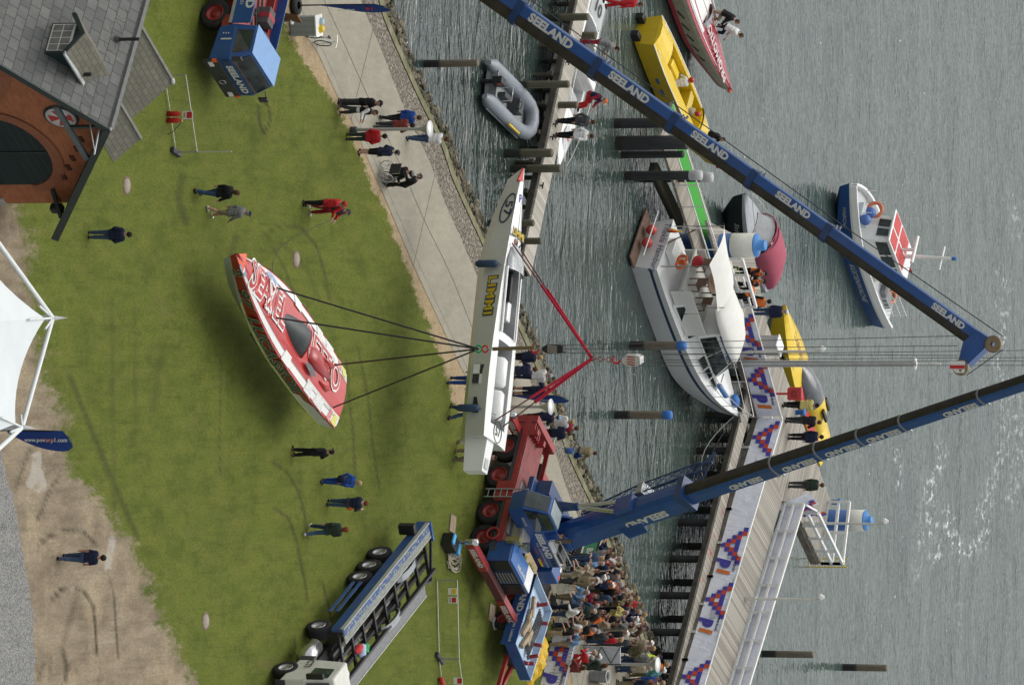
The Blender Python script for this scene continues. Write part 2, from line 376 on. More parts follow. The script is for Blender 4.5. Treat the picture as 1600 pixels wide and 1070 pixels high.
tf = mth(t, 'MULTIPLY', att('track'), ramp(t, noisen(t, P, 5, 5, .8), [(.30, (0, 0, 0)), (.50, (1, 1, 1))]))
c3 = mixc(t, mth(t, 'MULTIPLY', tf, .95), c2, (.036, .032, .018))
vo = N(t, 'ShaderNodeTexVoronoi', Scale=24); L(t, P, vo.inputs['Vector'])
gc = ramp(t, vo.outputs['Color'], [(.1, (.10, .10, .10)), (.9, (.31, .31, .30))])
gf = ramp(t, mth(t, 'ADD', att('gravel'), mth(t, 'MULTIPLY', mth(t, 'SUBTRACT', noisen(t, P, 1.5, 7, .8), .5), 2.0)), [(.40, (0, 0, 0)), (.62, (1, 1, 1))])
c4 = mixc(t, gf, c3, gc)
c5 = mixc(t, ramp(t, mth(t, 'ADD', att('pale'), mth(t, 'MULTIPLY', mth(t, 'SUBTRACT', noisen(t, P, 1.8, 6, .8), .5), 2.2)), [(.55, (0, 0, 0)), (.9, (.6, .6, .6))]), c4, (.40, .38, .34))
stk = noisen(t, coords(t, 'Object', (2.6, .16, 1), (0, 0, -.45)), 2.0, 6, .75)
c5 = mixc(t, 1.0, c5, ramp(t, stk, [(.3, (.78, .80, .76)), (.5, (1, 1, 1)), (.7, (1.0, 1.0, .96))]), 'MULTIPLY')
L(t, c5, b.inputs['Base Color']); b.inputs['Roughness'].default_value = .95; b.inputs['Specular IOR Level'].default_value = .15
bump(t, b, mth(t, 'ADD', nfine, mth(t, 'MULTIPLY', nmid, .6)), .55, .06)
struct(grid_mesh('ground', X, Y, np.zeros(X.shape), m, dict(dirt=dirt, gravel=grav, sand=sand, track=trk, pale=pale)))

# ---- concrete path: a sheet of big slabs
xs2 = np.concatenate([[-500, -200, -80, -40, -26], np.arange(-20, 20.01, .25), [26, 40, 80, 200, 500]])
def strip(name, fa, fb, za, zb, mat, k=10, jit=None):
    X = np.repeat(xs2[:, None], k+1, 1); t_ = np.linspace(0, 1, k+1)[None, :]; a = fa(xs2)[:, None]; bb = fb(xs2)[:, None]
    Y = a+(bb-a)*t_; Z = za+(zb-za)*t_+0*X
    if jit: Z = Z+jit(X, Y)
    return struct(grid_mesh(name, X, Y, Z, mat, {}))
m, t, b = nodes('old_concrete_slabs'); P = coords(t, 'Object')
c = ramp(t, noisen(t, P, .35, 5, .6), [(.3, (.215, .20, .158)), (.72, (.315, .29, .225))])
c = mixc(t, ramp(t, noisen(t, coords(t, 'Object', (1, .25, 1)), 3.5, 6, .8), [(.42, (0, 0, 0)), (.7, (.5,)*3)]), c, (.40, .365, .285))
c = mixc(t, ramp(t, noisen(t, P, 1.2, 7, .75), [(.54, (0, 0, 0)), (.7, (.5,)*3)]), c, (.17, .155, .12))
c = mixc(t, ramp(t, noisen(t, P, 6, 6, .8), [(.3, (.55,)*3), (.65, (0, 0, 0))]), c, (.20, .185, .155))
s0, s1 = G(640, 330), G(735, 560); ja = hd(s1-s0)
pa, pb = G(505, 30), G(655, 325); al = hd(G(640, 282)-G(400+1230/4, 268+750/4))
mp = coords(t, 'Object', (1, 1, 1)); sp = t.nodes.new('ShaderNodeSeparateXYZ'); L(t, mp, sp.inputs[0])
def joint(p0, p1, p2):
    """groove lines along p0->p1, repeated through p2"""
    d = (G(*p1)-G(*p0)); n_ = V((-d.y, d.x, 0)).normalized(); o = G(*p0).dot(n_); st = abs(G(*p2).dot(n_)-o)
    q = mth(t, 'ADD', mth(t, 'MULTIPLY', sp.outputs[0], n_.x), mth(t, 'MULTIPLY', sp.outputs[1], n_.y))
    f = mth(t, 'FRACT', mth(t, 'DIVIDE', mth(t, 'SUBTRACT', q, o), st)); f = mth(t, 'ABSOLUTE', mth(t, 'SUBTRACT', f, .5))
    return mth(t, 'GREATER_THAN', f, .5-.034/st)
j1 = joint((512, 15), (571, 145), (400+1230/4, 268+750/4-520)); 
j2 = joint((580, 55), (547, 190), (676, 285))
c = mixc(t, mth(t, 'MULTIPLY', j2, .8), c, (.085, .078, .062))
# the long joint along the middle of the path follows its bend: one groove drawn as a strip below
L(t, c, b.inputs['Base Color']); b.inputs['Roughness'].default_value = .9; bump(t, b, noisen(t, P, 9, 4), .25, .01)
CONC = m
strip('path', PATH_L, PATH_R, .016, .016, CONC, 8)
mid = line([(505, 0), (512, 15), (535, 65), (571, 145), (600, 205), (632, 275), (662, 345), (692, 405), (708, 440), (740, 520), (765, 580), (790, 640), (815, 710), (845, 790), (870, 850), (905, 930), (930, 1000), (950, 1070)])
JO = M((.085, .078, .062), .95)
strip('path_joint', mid, lambda x: mid(x)+.06, .0205, .0205, JO, 1)
strip('path_edge_joint', lambda x: PATH_L(x)+.62, lambda x: PATH_L(x)+.65, .0205, .0205, JO, 1)
# ---- stone revetment, mossy beam
m, t, b = nodes('stone_revetment'); P = coords(t, 'Object', (1, .8, .6))
vo = N(t, 'ShaderNodeTexVoronoi', Scale=4.6, feature='DISTANCE_TO_EDGE'); L(t, P, vo.inputs['Vector'])
vc = N(t, 'ShaderNodeTexVoronoi', Scale=4.6); L(t, P, vc.inputs['Vector'])
c = ramp(t, vc.outputs['Color'], [(.1, (.15, .125, .098)), (.5, (.225, .19, .15)), (.9, (.29, .26, .22))])
c = mixc(t, ramp(t, noisen(t, P, 5, 6, .8), [(.4, (.5,)*3), (.65, (0, 0, 0))]), c, (.13, .12, .085))
f = ramp(t, vo.outputs['Distance'], [(.02, (.8, .8, .8)), (.10, (0, 0, 0))]); c = mixc(t, f, c, (.08, .07, .05)); L(t, c, b.inputs['Base Color']); b.inputs['Roughness'].default_value = .9
bump(t, b, ramp(t, vo.outputs['Distance'], [(0, (0, 0, 0)), (.12, (1, 1, 1))]), .9, .08); REV = m
strip('revetment', PATH_R, lambda x: MOSS(x)-.3, .012, -.66, REV, 8)
m, t, b = nodes('mossy_concrete_beam'); P = coords(t, 'Object')
c = ramp(t, noisen(t, P, 1.4, 6, .75), [(.3, (.07, .075, .025)), (.5, (.15, .145, .075)), (.75, (.27, .25, .19))]); L(t, c, b.inputs['Base Color']); b.inputs['Roughness'].default_value = .9; bump(t, b, noisen(t, P, 8, 4), .5, .03); MOSSM = m
strip('quay_beam', lambda x: MOSS(x)-.3, lambda x: MOSS(x)+.3, -.62, -.66, MOSSM, 2)
strip('quay_beam_face', lambda x: MOSS(x)+.3, lambda x: MOSS(x)+.34, -.66, -1.3, MOSSM, 2)
strip('foreshore', lambda x: MOSS(x)+.2, lambda x: WEDGE(x)+1.6, -1.25, WL-.6, M((.05, .048, .03), .9, 0, .4, 3), 4)
# ---- rocks along the waterline: a riprap nobody could count
rk = MB(); rnd = random.Random(3)
ico = [(V((math.sin(a)*math.cos(e), math.cos(a)*math.cos(e), math.sin(e)))) for e in (-1.2, -.4, .4, 1.2) for a in [k*math.pi/3+e for k in range(6)]]
for k in range(2600):
    x = rnd.uniform(-19, 19); a, c_ = float(MOSS(x))+.3, float(WEDGE(x))
    u_ = rnd.random(); y = a+(c_+.25-a)*u_; z = -.95+(WL+.95)*u_+rnd.uniform(-.12, .1); r = rnd.uniform(.08, .21); sc = V((rnd.uniform(.7, 1.4), rnd.uniform(.7, 1.3), rnd.uniform(.5, .9)))
    ro = Matrix.Rotation(rnd.uniform(0, 6), 3, 'Z') @ Matrix.Rotation(rnd.uniform(-.5, .5), 3, 'X'); vs = []
    for p in ico: q = p*r*rnd.uniform(.75, 1.15); vs.append(ro @ V((q.x*sc.x, q.y*sc.y, q.z*sc.z))+V((x, y, z)))
    fs = [tuple(range(6))[::-1], tuple(range(18, 24))]
    for i in range(3):
        for j in range(6): fs.append((i*6+j, i*6+(j+1) % 6, (i+1)*6+(j+1) % 6, (i+1)*6+j))
    rk.add(vs, fs, rnd.randrange(4))
o = rk.build('riprap_rocks', [M((.12, .105, .07), .9, 0, .3, 3), M((.075, .07, .042), .9, 0, .3, 3), M((.17, .145, .10), .9, 0, .3, 3), M((.05, .052, .03), .85, 0, .3, 3)])
tag(o, 'loose mossy rocks heaped along the waterline below the stone bank', 'rocks', kind='stuff')

# ---- water
xs = np.concatenate([[-5000, -1000, -200, -60], np.arange(-24, 24.01, .4), [60, 200, 1000, 5000]])
ys = np.concatenate([[225, 240], np.arange(244, 350, .5), [380, 450, 800, 2000, 6000]])
X, Y = np.meshgrid(xs, ys, indexing='ij'); px_, py_ = npPX(X, Y, WL)
foam = np.zeros(X.shape)
for pts, wd, amt in [([(1470, 705), (1452, 760), (1455, 815), (1460, 870)], 9, .8), ([(1478, 800), (1490, 840), (1500, 865)], 9, .9), ([(1505, 870), (1530, 850), (1538, 820), (1530, 800)], 9, .8), ([(1400, 700), (1408, 735), (1405, 760)], 5, .7), ([(1540, 800), (1555, 740), (1570, 690), (1585, 620)], 8, .6),
    ([(1560, 560), (1575, 620), (1568, 700)], 8, .6), ([(1590, 640), (1596, 700), (1580, 780)], 8, .5), ([(1560, 430), (1572, 440), (1580, 455)], 5, .8), ([(1558, 470), (1572, 490), (1565, 540)], 6, .6), ([(1585, 300), (1590, 380)], 5, .4), ([(1435, 795), (1440, 850), (1430, 900)], 5, .4), ([(1500, 990), (1495, 900)], 6, .2)]:
    foam = np.maximum(foam, amt*np.clip(1.7-segdist(px_, py_, pts)/wd, 0, 1))
# how open the water is: short steep ripples near the shore, longer swell outside
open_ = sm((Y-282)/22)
m, t, b = nodes('harbour_water'); P = coords(t, 'Object')
def wav(sx, sy, scale, det, rough, dist=0): return noisen(t, coords(t, 'Object', (sx, sy, 1), (0, 0, .12)), scale, det, rough, dist)
a_open = N(t, 'ShaderNodeAttribute', attribute_name='open').outputs['Fac']
w1 = wav(.5, 1, 1.3, 3, .5, .6); w2 = ramp(t, wav(.42, 1, 3.4, 2, .5, .8), [(.36, (0, 0, 0)), (.66, (1, 1, 1))]); w3 = wav(.30, 1, .5, 4, .6, .9)
h = mth(t, 'ADD', mth(t, 'MULTIPLY', w1, .16), mth(t, 'ADD', mth(t, 'MULTIPLY', w2, .07), mth(t, 'MULTIPLY', w3, .75)))
h = mth(t, 'MULTIPLY', h, mth(t, 'SUBTRACT', 1.0, mth(t, 'MULTIPLY', a_open, .55)))
bp = N(t, 'ShaderNodeBump', Strength=1.0, Distance=.50); L(t, h, bp.inputs['Height']); L(t, bp.outputs[0], b.inputs['Normal'])
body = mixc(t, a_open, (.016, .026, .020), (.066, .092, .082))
body = mixc(t, ramp(t, w3, [(.42, (0, 0, 0)), (.68, (.75,)*3)]), body, (.030, .050, .050))
af = N(t, 'ShaderNodeAttribute', attribute_name='foam').outputs['Fac']
nf = ramp(t, wav(.8, .55, 3.2, 6, .75), [(.52, (0, 0, 0)), (.66, (1, 1, 1))]); ff = mth(t, 'MULTIPLY', nf, af)
sp_ = mth(t, 'MULTIPLY', ramp(t, wav(.9, .7, 3.7, 2, .5), [(.765, (0, 0, 0)), (.785, (1, 1, 1))]), .7)
ff = mth(t, 'MAXIMUM', ff, sp_)
L(t, mixc(t, ff, body, (.75, .78, .78)), b.inputs['Base Color'])
L(t, mth(t, 'ADD', mth(t, 'MULTIPLY', ff, .6), .03), b.inputs['Roughness']); b.inputs['IOR'].default_value = 1.60
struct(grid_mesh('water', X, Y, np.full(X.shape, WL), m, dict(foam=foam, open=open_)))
# ------------------------------------------------------------------ piles, walkways, jetty
def pile(name, py, px0, px1, dpx, mat, label, group=None, z0=WL, cap=None, cat='mooring pile', tilt=0):
    b = G(px0, py, z0); top = HZ(b, px1); r = dpx/2/(F*1.0/math.hypot(b.y, CH-b.z)); h = top-z0
    o = thing(name, label, cat, (b.x, b.y, z0), 0, group)
    mb = MB(); tx = tilt*h
    mb.lathe([(r*1.03, -1.5), (r*1.02, 0), (r, h*.5), (r*.97, h-.03), (r*.9, h), (0, h+.02)], 14, 0, (0, 0, 0), (tx, 0, 1)); po = mb.build('post', mat, o)
    if cap:
        cb = MB(); hh = {'blue': .32, 'white': .5}[cap[0]]
        cb.lathe([(r*1.06, h-hh), (r*1.08, h-hh*.5), (r*1.02, h+.03), (0, h+.06)], 16, 0, (0, 0, 0), (tx, 0, 1)); cb.build('cap', cap[1], o)
    return o
BTARP = M((.03, .14, .42), .6, 0, .2, 8, 0, 0, .4, .3)
pile('mooring_pile', 100, 664, 747, 12, PILE, 'lone brown wooden pile in the water beside the stone bank near the grey inflatable')
pile('mooring_pile', 648, 962, 1048, 13, PILE, 'wooden pile with blue wrapped top standing alone in the basin below the motor yacht bow', cap=('blue', BTARP))
pile('mooring_pile', 540, 985, 1070, 14, PILE, 'wooden pile with blue wrapped top against the side of the white motor yacht', cap=('blue', BTARP))
pile('mooring_pile', 1021, 1192, 1271, 11, PILE, 'dark wooden pile standing just outside the banner hung pier, nearer of two')
pile('mooring_pile', 1042, 1318, 1386, 11, PILE, 'grey wooden pile farther out in open water beyond the pier')
pg = 'piles along the plank walkway'
for py, p0, p1, d, w in [(28, 850, 919, 12, 'pile behind the plank walkway at the upper end by the boat with the number ten'), (57, 872, 931, 13, 'pile between the walkway and the person in the grey jacket'), (133, 800, 889, 12, 'pile beside the walkway next to the sitting crewman in the orange cap'), (165, 830, 902, 11, 'short pile on the boat side of the walkway with a green tag below'),
    (240, 790, 863, 14, 'thick mossy pile near the two men in dark trousers on the walkway'), (264, 800, 876, 13, 'pile at the bow of the white boat moored at the walkway'), (349, 765, 834, 11, 'rounded pile just beyond the nose of the hanging white boat'), (377, 775, 846, 11, 'square looking pile farthest down the walkway beyond the hanging white boat')]:
    pile('mooring_pile', py, p0, p1, d, PILEG, w, pg)
# dark mooring dolphins
dg = 'dark steel piles by the green gangway'
pile('steel_pile', 193, 962, 1052, 16, PILED, 'dark steel pile partly hidden by the raised blue boom, uppermost of its cluster', dg, cat='steel pile')
pile('steel_pile', 224, 965, 1074, 23, PILED, 'thickest dark steel pile crossing the green gangway', dg, cat='steel pile')
pile('steel_pile', 242, 972, 1068, 12, PILED, 'slim dark steel pile tucked against the thickest one', dg, cat='steel pile')
pile('steel_pile', 275, 978, 1095, 15, PILED, 'dark steel pile with a white cap beside the green gangway', dg, cap=('white', LGREY), cat='steel pile')
pile('steel_pile', 278, 1010, 1112, 15, PILED, 'white capped steel pile standing behind the other capped one', dg, cap=('white', LGREY), cat='steel pile')

def deckslab(o, a, bq, wdt, z, th, mat, name='deck', ext=(0, 0)):
    """plank deck from a to b (world xy) of width wdt, its planks across"""
    a, bq = V(a), V(bq); d = (bq-a); d.z = 0; ln = d.length; mb = MB(); mb.b(-ext[0], ln+ext[1], -wdt/2, wdt/2, z-th, z)
    k = mb.build(name, mat, o); k.matrix_basis = o.matrix_basis.inverted() @ Matrix.Translation((a.x, a.y, 0)) @ Matrix.Rotation(hd(d), 4, 'Z'); return k
# near plank walkway
zj = -.35; a = G(913, -6, zj); e = G(833, 372, zj); off = V((0, 0, 0))
wk = thing('plank_walkway', 'narrow pale plank walkway on piles with a white boat moored along it', 'walkway', (a.x, a.y, WL))
deckslab(wk, a, e, 1.15, zj, .1, PALEWOOD, ext=(14, 1.5))
d = (e-a).normalized(); n_ = V((-d.y, d.x, 0))
mb = MB()
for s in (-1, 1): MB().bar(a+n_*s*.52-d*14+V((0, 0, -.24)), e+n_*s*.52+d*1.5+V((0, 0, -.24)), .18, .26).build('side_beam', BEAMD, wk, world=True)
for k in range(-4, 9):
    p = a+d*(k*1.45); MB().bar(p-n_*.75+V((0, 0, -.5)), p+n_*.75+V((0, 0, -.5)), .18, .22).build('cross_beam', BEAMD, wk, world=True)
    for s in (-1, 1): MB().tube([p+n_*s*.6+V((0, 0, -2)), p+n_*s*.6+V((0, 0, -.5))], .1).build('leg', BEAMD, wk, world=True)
for py in (108, 205, 225, 300):
    f = (py+6)/378; p = a+(e-a)*f+n_*(-.45); cb = MB(); cb.tube([p+V((0, 0, 0)), p+V((0, 0, .14))], .035); cb.bar(p-d*.14+V((0, 0, .14)), p+d*.14+V((0, 0, .14)), .06, .05); cb.build('mooring_cleat', BLACK, wk, world=True)

# green gangway down to the landing
zg = -.1; g0, g1 = G(1046, 175, zg), G(1112, 385, zg)
gw = thing('green_gangway', 'narrow gangway with bright green carpet and white railing behind the yacht stern', 'gangway', (g0.x, g0.y, WL))
gd = (g1-g0).normalized(); gn = V((-gd.y, gd.x, 0)); GREEN = M((.06, .30, .05), .9, 0, .15, 12, 0, 0, .2, .2)
deckslab(gw, g0-gn*.5, g1-gn*.5, 2.4, zg, .12, DECKWOOD, 'base_frame'); cp = deckslab(gw, g0, g1, 1.15, zg+.012, .012, GREEN, 'carpet')
q0, q1 = g0-gn*1.6, g1-gn*1.6
for hz in (.5, 1.0): MB().bar(q0+V((0, 0, hz)), q1+V((0, 0, hz)), .05, .05).build('rail', WHITE, gw, world=True)
for k in range(5): p = q0.lerp(q1, .36+k*.16); MB().bar(p, p+V((0, 0, 1.0)), .05, .05).build('post', WHITE, gw, world=True)
mb = MB(); bb0, bb1 = G(1020, 262, -.9), G(1062, 350, -.9); mb.bar(bb0, bb1, .55, .35); wb = thing('floating_beam', 'mossy timber beam floating beside the green gangway', 'beam', (bb0.x, bb0.y, WL)); mb.build('timber', PILEG, wb, world=True)

# blue and white marker posts
def marker(px0, px1, py, dpx, label):
    b_ = G(px0, py, WL); h = HZ(b_, px1)-WL; r = dpx/2/(F/math.hypot(b_.y, CH)); o = thing('marker_post', label, 'marker post', b_, 0, 'blue and white posts at the pier')
    MB().lathe([(r, -1), (r, h*.66), (r, h*.66)], 24).build('post', M((.012, .08, .26), .5, 0, .12, 2, .25), o)
    MB().lathe([(r*1.01, h*.66), (r*1.01, h*.93), (0, h*.935)], 24).build('white_band', CREAM, o)
    MB().lathe([(r*.97, h*.93), (r*.98, h*.95), (r*.45, h*.955), (r*.45, h*1.04), (r*.4, h*1.05), (0, h*1.05)], 24).build('lid', M((.05, .22, .55), .45, 0, .1, 3, .1), o)
marker(1060, 1190, 384, 38, 'fat blue post with white band and blue lid beside the rescue crew')
marker(1268, 1358, 812, 33, 'fat blue and white post at the end corner of the main pier')

# ---- main pier: arm from the shore and a platform, white banner along its near side
ZD = .45
near = [(1128, 430), (1191, 656), (1148, 800), (1119, 905), (1080, 1035), (1050, 1130)]
pN = [G(x, y, ZD) for x, y in near]
p_in, p_arm = G(1222, 782, ZD), G(1120, 1130, ZD)
tip = G(1283, 880, ZD); inn2 = G(1240, 788, ZD); far0, far1 = G(1170, 425, ZD), G(1297, 780, ZD)
pier = thing('main_pier', 'grey plank pier on beams hung with white checkered banners', 'pier', (pN[1].x, pN[1].y, WL))
DWX = planks('grey_pier_planks', (.19, .175, .15), (.37, .345, .30), .15)
mb = MB(); poly = [pN[0], pN[1], p_in, inn2, tip, far1, far0]; 
def flat(mb, poly, z0, z1, mi=0):
    s = sum((poly[i].x*poly[(i+1) % len(poly)].y-poly[(i+1) % len(poly)].x*poly[i].y) for i in range(len(poly)))
    if s < 0: poly = poly[::-1]
    mb.prism([V((p.x, p.y, z0)) for p in poly], (0, 0, 1), z1-z0, mi)
# platform planks run across; rotate the sheet so its uv follows them
def deckpoly(name, poly, ang):
    mb = MB(); flat(mb, poly, ZD-.12, ZD); o = mb.build(name, DWX, None)
    rot = Matrix.Rotation(-ang, 4, 'Z'); o.data.transform(rot)
    for l in list(o.data.uv_layers): o.data.uv_layers.remove(l)
    autouv(o.data); o.parent = pier; o.matrix_basis = pier.matrix_basis.inverted() @ Matrix.Rotation(ang, 4, 'Z'); return o
arm_d = hd(pN[4]-pN[1])
deckpoly('platform_deck', [pN[0], pN[1], p_in, inn2, tip, far1, far0], hd(far1-far0)+R(6))
deckpoly('arm_deck', [pN[1]+V((0, 0, 0)), pN[2], pN[3], pN[4], pN[5], p_arm, p_in], arm_d+R(12))
mb = MB()
def beamline(p, q, dz, w_, h_, shift=V((0, 0, 0))): mb.bar(V((p.x, p.y, ZD+dz))+shift, V((q.x, q.y, ZD+dz))+shift, w_, h_)
sh = V((-.05, -.12, 0))
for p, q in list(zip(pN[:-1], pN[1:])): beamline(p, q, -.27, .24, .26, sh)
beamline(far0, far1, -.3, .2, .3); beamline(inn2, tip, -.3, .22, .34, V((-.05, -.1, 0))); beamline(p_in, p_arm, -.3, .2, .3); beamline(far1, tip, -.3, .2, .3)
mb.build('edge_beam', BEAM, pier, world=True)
# lower fender walk outside the arm
zf = .15; f0, f1 = G(1172, 620, zf), G(1055, 1085, zf); f1 = f0+(f1-f0)*1.25
deckslab(pier, f0, f1, .85, zf, .12, planks('fender_planks', (.24, .215, .18), (.38, .35, .30), .3), 'fender_walk')
mb = MB(); fd = (f1-f0).normalized(); fn = V((-fd.y, fd.x, 0)); fn = -fn if fn.y > 0 else fn
mb.bar(f0+fn*.58+V((0, 0, -.10)), f1+fn*.58+V((0, 0, -.10)), .22, .24); mb.build('fender_beam', BEAMD, pier, world=True)
mb = MB()
for k in range(9):
    p = f0+fd*(1.2+k*2.0); q = p-fn*2.0; p_ = p-fn*.45; mb.bar(V((p_.x, p_.y, zf-.22)), V((q.x, q.y, zf-.22)), .22, .2)
    mb.build('cross_beam', BEAMD, pier, world=True); mb = MB()
    for pt in (p-fn*1.6, p+fn*.2): MB().tube([V((pt.x, pt.y, -4)), V((pt.x, pt.y, zf-.12))], .17, 10).build('support_pile', PILED, pier, world=True)
for k in range(8):
    p = far0.lerp(far1, k/7); MB().tube([V((p.x, p.y-.5, -4)), V((p.x, p.y-.5, .1))], .17, 10).build('support_pile', PILED, pier, world=True)
    p = pN[0].lerp(pN[1], k/7); MB().tube([V((p.x, p.y+.6, -4)), V((p.x, p.y+.6, .1))], .17, 10).build('support_pile', PILED, pier, world=True)
PBL, PRD, PWH = M((.05, .045, .30), .8, 0, .06, 3), M((.50, .055, .02), .8, 0, .06, 3), None
m, t, b_ = nodes('white_banner_cloth'); P = coords(t, 'UV'); n1 = noisen(t, P, 1.3, 3, .5, 1.2); L(t, ramp(t, n1, [(.3, (.66, .69, .79)), (.7, (.75, .77, .83))]), b_.inputs['Base Color']); b_.inputs['Roughness'].default_value = .75
bump(t, b_, noisen(t, coords(t, 'UV', (1, .5, 1)), 1.6, 4, .6, 1.5), .8, .09); BAN = m
BGREY = M((.40, .42, .47), .8, 0, .06, 3); NAVY = M((.012, .012, .06), .8, 0, .1, 3)
def quadflat(mb, o, ax, az, x0, x1, z0, z1, mi, lift, nn):
    mb.add([o+ax*x0+az*z0+nn*lift, o+ax*x1+az*z0+nn*lift, o+ax*x1+az*z1+nn*lift, o+ax*x0+az*z1+nn*lift], [(0, 1, 2, 3)], mi)
def banner(parent, p, q, z0, z1, items, lean=.12, name='banner'):
    """cloth tied to a railing from p to q (reading direction), items = [('check',x) | ('p1',x)] metres along"""
    p, q = V((p.x, p.y, z0)), V((q.x, q.y, z0)); ax = (q-p); ln = ax.length; ax.normalize(); nn = ax.cross(V((0, 0, 1))).normalized()
    az = (V((0, 0, z1-z0))-nn*lean); H = az.length; az.normalize(); nn = ax.cross(az)
    mb = MB(); k = max(2, int(ln/.35)); rnd = random.Random(int(ln*100)); vs = []
    for i in range(k+1):
        for j in range(5):
            w_ = .03*math.sin(i*1.7+j*.9)*(1 if 0 < j < 4 else .4); vs.append(p+ax*(ln*i/k)+az*(H*j/4)+nn*w_)
    fs = [(i*5+j, (i+1)*5+j, (i+1)*5+j+1, i*5+j+1) for i in range(k) for j in range(4)]
    mb.add(vs, fs, 0, True); o = mb.build(name, BAN, parent, world=True)
    L_ = .045
    for kind, x in items:
        mb = MB()
        if kind == 'check':
            uw, uh = .235, H/5.3
            cells = []
            for c_ in range(9):
                r_ = abs(c_-4); cells += [(c_, r_, 0), (c_, r_+1, 1)]
            cells = cells + [(3, 3, 0), (4, 3, 0), (5, 3, 0)]
            for c_, r_, k_ in cells:
                if r_ > 4: continue
                quadflat(mb, p, ax, az, x+c_*uw, x+(c_+1)*uw, .02+r_*uh, .02+(r_+1)*uh, k_, L_, nn)
        else:
            quadflat(mb, p, ax, az, x-.75, x+.05, H*.42, H*.44, 2, L_-.008, nn)
            quadflat(mb, p, ax, az, x-.55, x+.0, H*.44, H*.66, 2, L_-.008, nn)
        mb.build('checks' if kind == 'check' else 'grey_mark', [PBL, PRD, BGREY], parent, world=True)
    for kind, x in items:
        if kind == 'p1':
            base = p+ax*(x+.28)+az*(H*.45); text('p', H*.50, parent, base, ax, az, PBL, bold=.085, shear=.2, world=True, lift=L_)
            text('1', H*.46, parent, p+ax*(x+.72)+az*(H*.38), ax, az, M((.6, .16, .03), .8), bold=.085, shear=.2, world=True, lift=L_)
            text('powerboat', H*.13, parent, p+ax*(x+.22)+az*(H*.80), ax, az, NAVY, bold=.02, shear=.2, world=True, lift=L_)
    return o
def post_row(o, p, q, z0, z1, step, s=.07, rails=(1.0,), out=V((0, 0, 0)), mat=None, nm='post'):
    d = V((q.x-p.x, q.y-p.y, 0)); ln = d.length; d.normalize(); k = max(1, round(ln/step))
    for i in range(k+1):
        a_ = V((p.x, p.y, 0))+d*(ln*i/k)+out; MB().bar(V((a_.x, a_.y, z0)), V((a_.x, a_.y, z1)), s, s).build(nm, mat, o, world=True)
    for r_ in rails:
        z = z0+(z1-z0)*r_; MB().bar(V((p.x, p.y, z))+out, V((q.x, q.y, z))+out, s*1.1, s*.9).build('rail', mat, o, world=True)
def railing(name, label, p, q, z0, h, step=1.75, rails=(.5, 1.0), mat=WHITE, s=.08, group=None):
    o = thing(name, label, 'railing', (p.x, p.y, z0), 0, group); post_row(o, p, q, z0, z0+h, step, s, rails, mat=mat); return o
bn = V((-.11, -.25, 0))
r1 = railing('pier_railing', 'white pier railing behind the platform banner next to the yacht bow', pN[0], pN[1], ZD, .95)
banner(r1, pN[0].lerp(pN[1], .30)+bn, pN[1]+bn, ZD-.12, ZD+1.0, [('check', -.1), ('p1', 1.75), ('check', 2.65), ('p1', 4.55)])
post_row(r1, pN[0].lerp(pN[1], .3), pN[1], ZD-.55, ZD-.05, 1.0, .1, (), V((-.18, -.26, 0)), CREAM, 'bracket')
r2 = railing('pier_railing', 'long white railing with checkered banner along the near side of the pier arm', pN[1], pN[5], ZD, .95)
for (i, j, it) in [(1, 2, [('check', .15), ('p1', 3.1)]), (2, 3, [('check', .95), ('p1', 2.75)]), (3, 4, [('check', .25), ('p1', 2.35)]), (4, 5, [('check', -.1), ('p1', 2.2)])]:
    banner(r2, pN[i]+bn, pN[j]+bn, ZD-.12, ZD+1.0, it)
for i in range(1, 5): post_row(r2, pN[i], pN[i+1], ZD-.55, ZD-.05, 1.75, .1, (), V((-.16, -.30, 0)), CREAM, 'bracket')
r3 = railing('pier_railing', 'white railing with plain white cloth on the far side of the pier arm', p_in+V((.15, .3, 0)), p_arm, ZD, .95, 1.7, (.05, .5, 1.0), s=.11)
mb = MB(); q0, q1 = p_in+V((.25, .42, 0)), p_arm+V((.12, .14, 0)); mb.add([V((q0.x, q0.y, ZD-.1)), V((q1.x, q1.y, ZD-.1)), V((q1.x, q1.y, ZD+.93)), V((q0.x, q0.y, ZD+.93))], [(0, 1, 2, 3)]); mb.build('cloth', BAN, r3, world=True)
c0, c1 = G(1248, 742, ZD), G(1240, 800, ZD)
r4 = railing('pier_railing', 'short railing with a checkered banner end at the inner corner of the platform', p_in+V((.2, .5, 0)), inn2+V((.3, .35, 0)), ZD, 1.0, 1.2, (1.0,))
banner(r4, p_in+V((.1, .3, 0)), inn2+V((.45, .25, 0)), ZD-.05, ZD+1.1, [('check', .9)], lean=.5)
r5 = railing('pier_railing', 'open white railing around the pointed end of the platform, near side', inn2+V((.4, .4, 0)), tip, ZD, 1.05, 1.15, (.5, 1.0), s=.13)
r6 = railing('pier_railing', 'open white railing around the pointed end of the platform, seaward side', tip, far1+V((.1, -.3, 0)), ZD, 1.05, 1.3, (.5, 1.0), s=.13)
# rescue landing: white tube frame
q0, q1 = G(1118, 405, ZD), G(1140, 480, ZD)
r7 = railing('landing_railing', 'white tube railing frame in front of the rescue crew in orange vests', q0, q1, ZD, 1.25, .9, (.5, 1.0), s=.12)
mb = MB(); po = [G(1105, 345, ZD), G(1148, 500, ZD), far0.lerp(far1, .22), G(1175, 380, ZD)]
flat(mb, po, ZD-.13, ZD-.01); lo = thing('landing_stage', 'grey landing stage where the rescue crew stands beside the blue post', 'landing stage', (po[0].x, po[0].y, ZD)); mb.build('deck', DWX, lo, world=True)
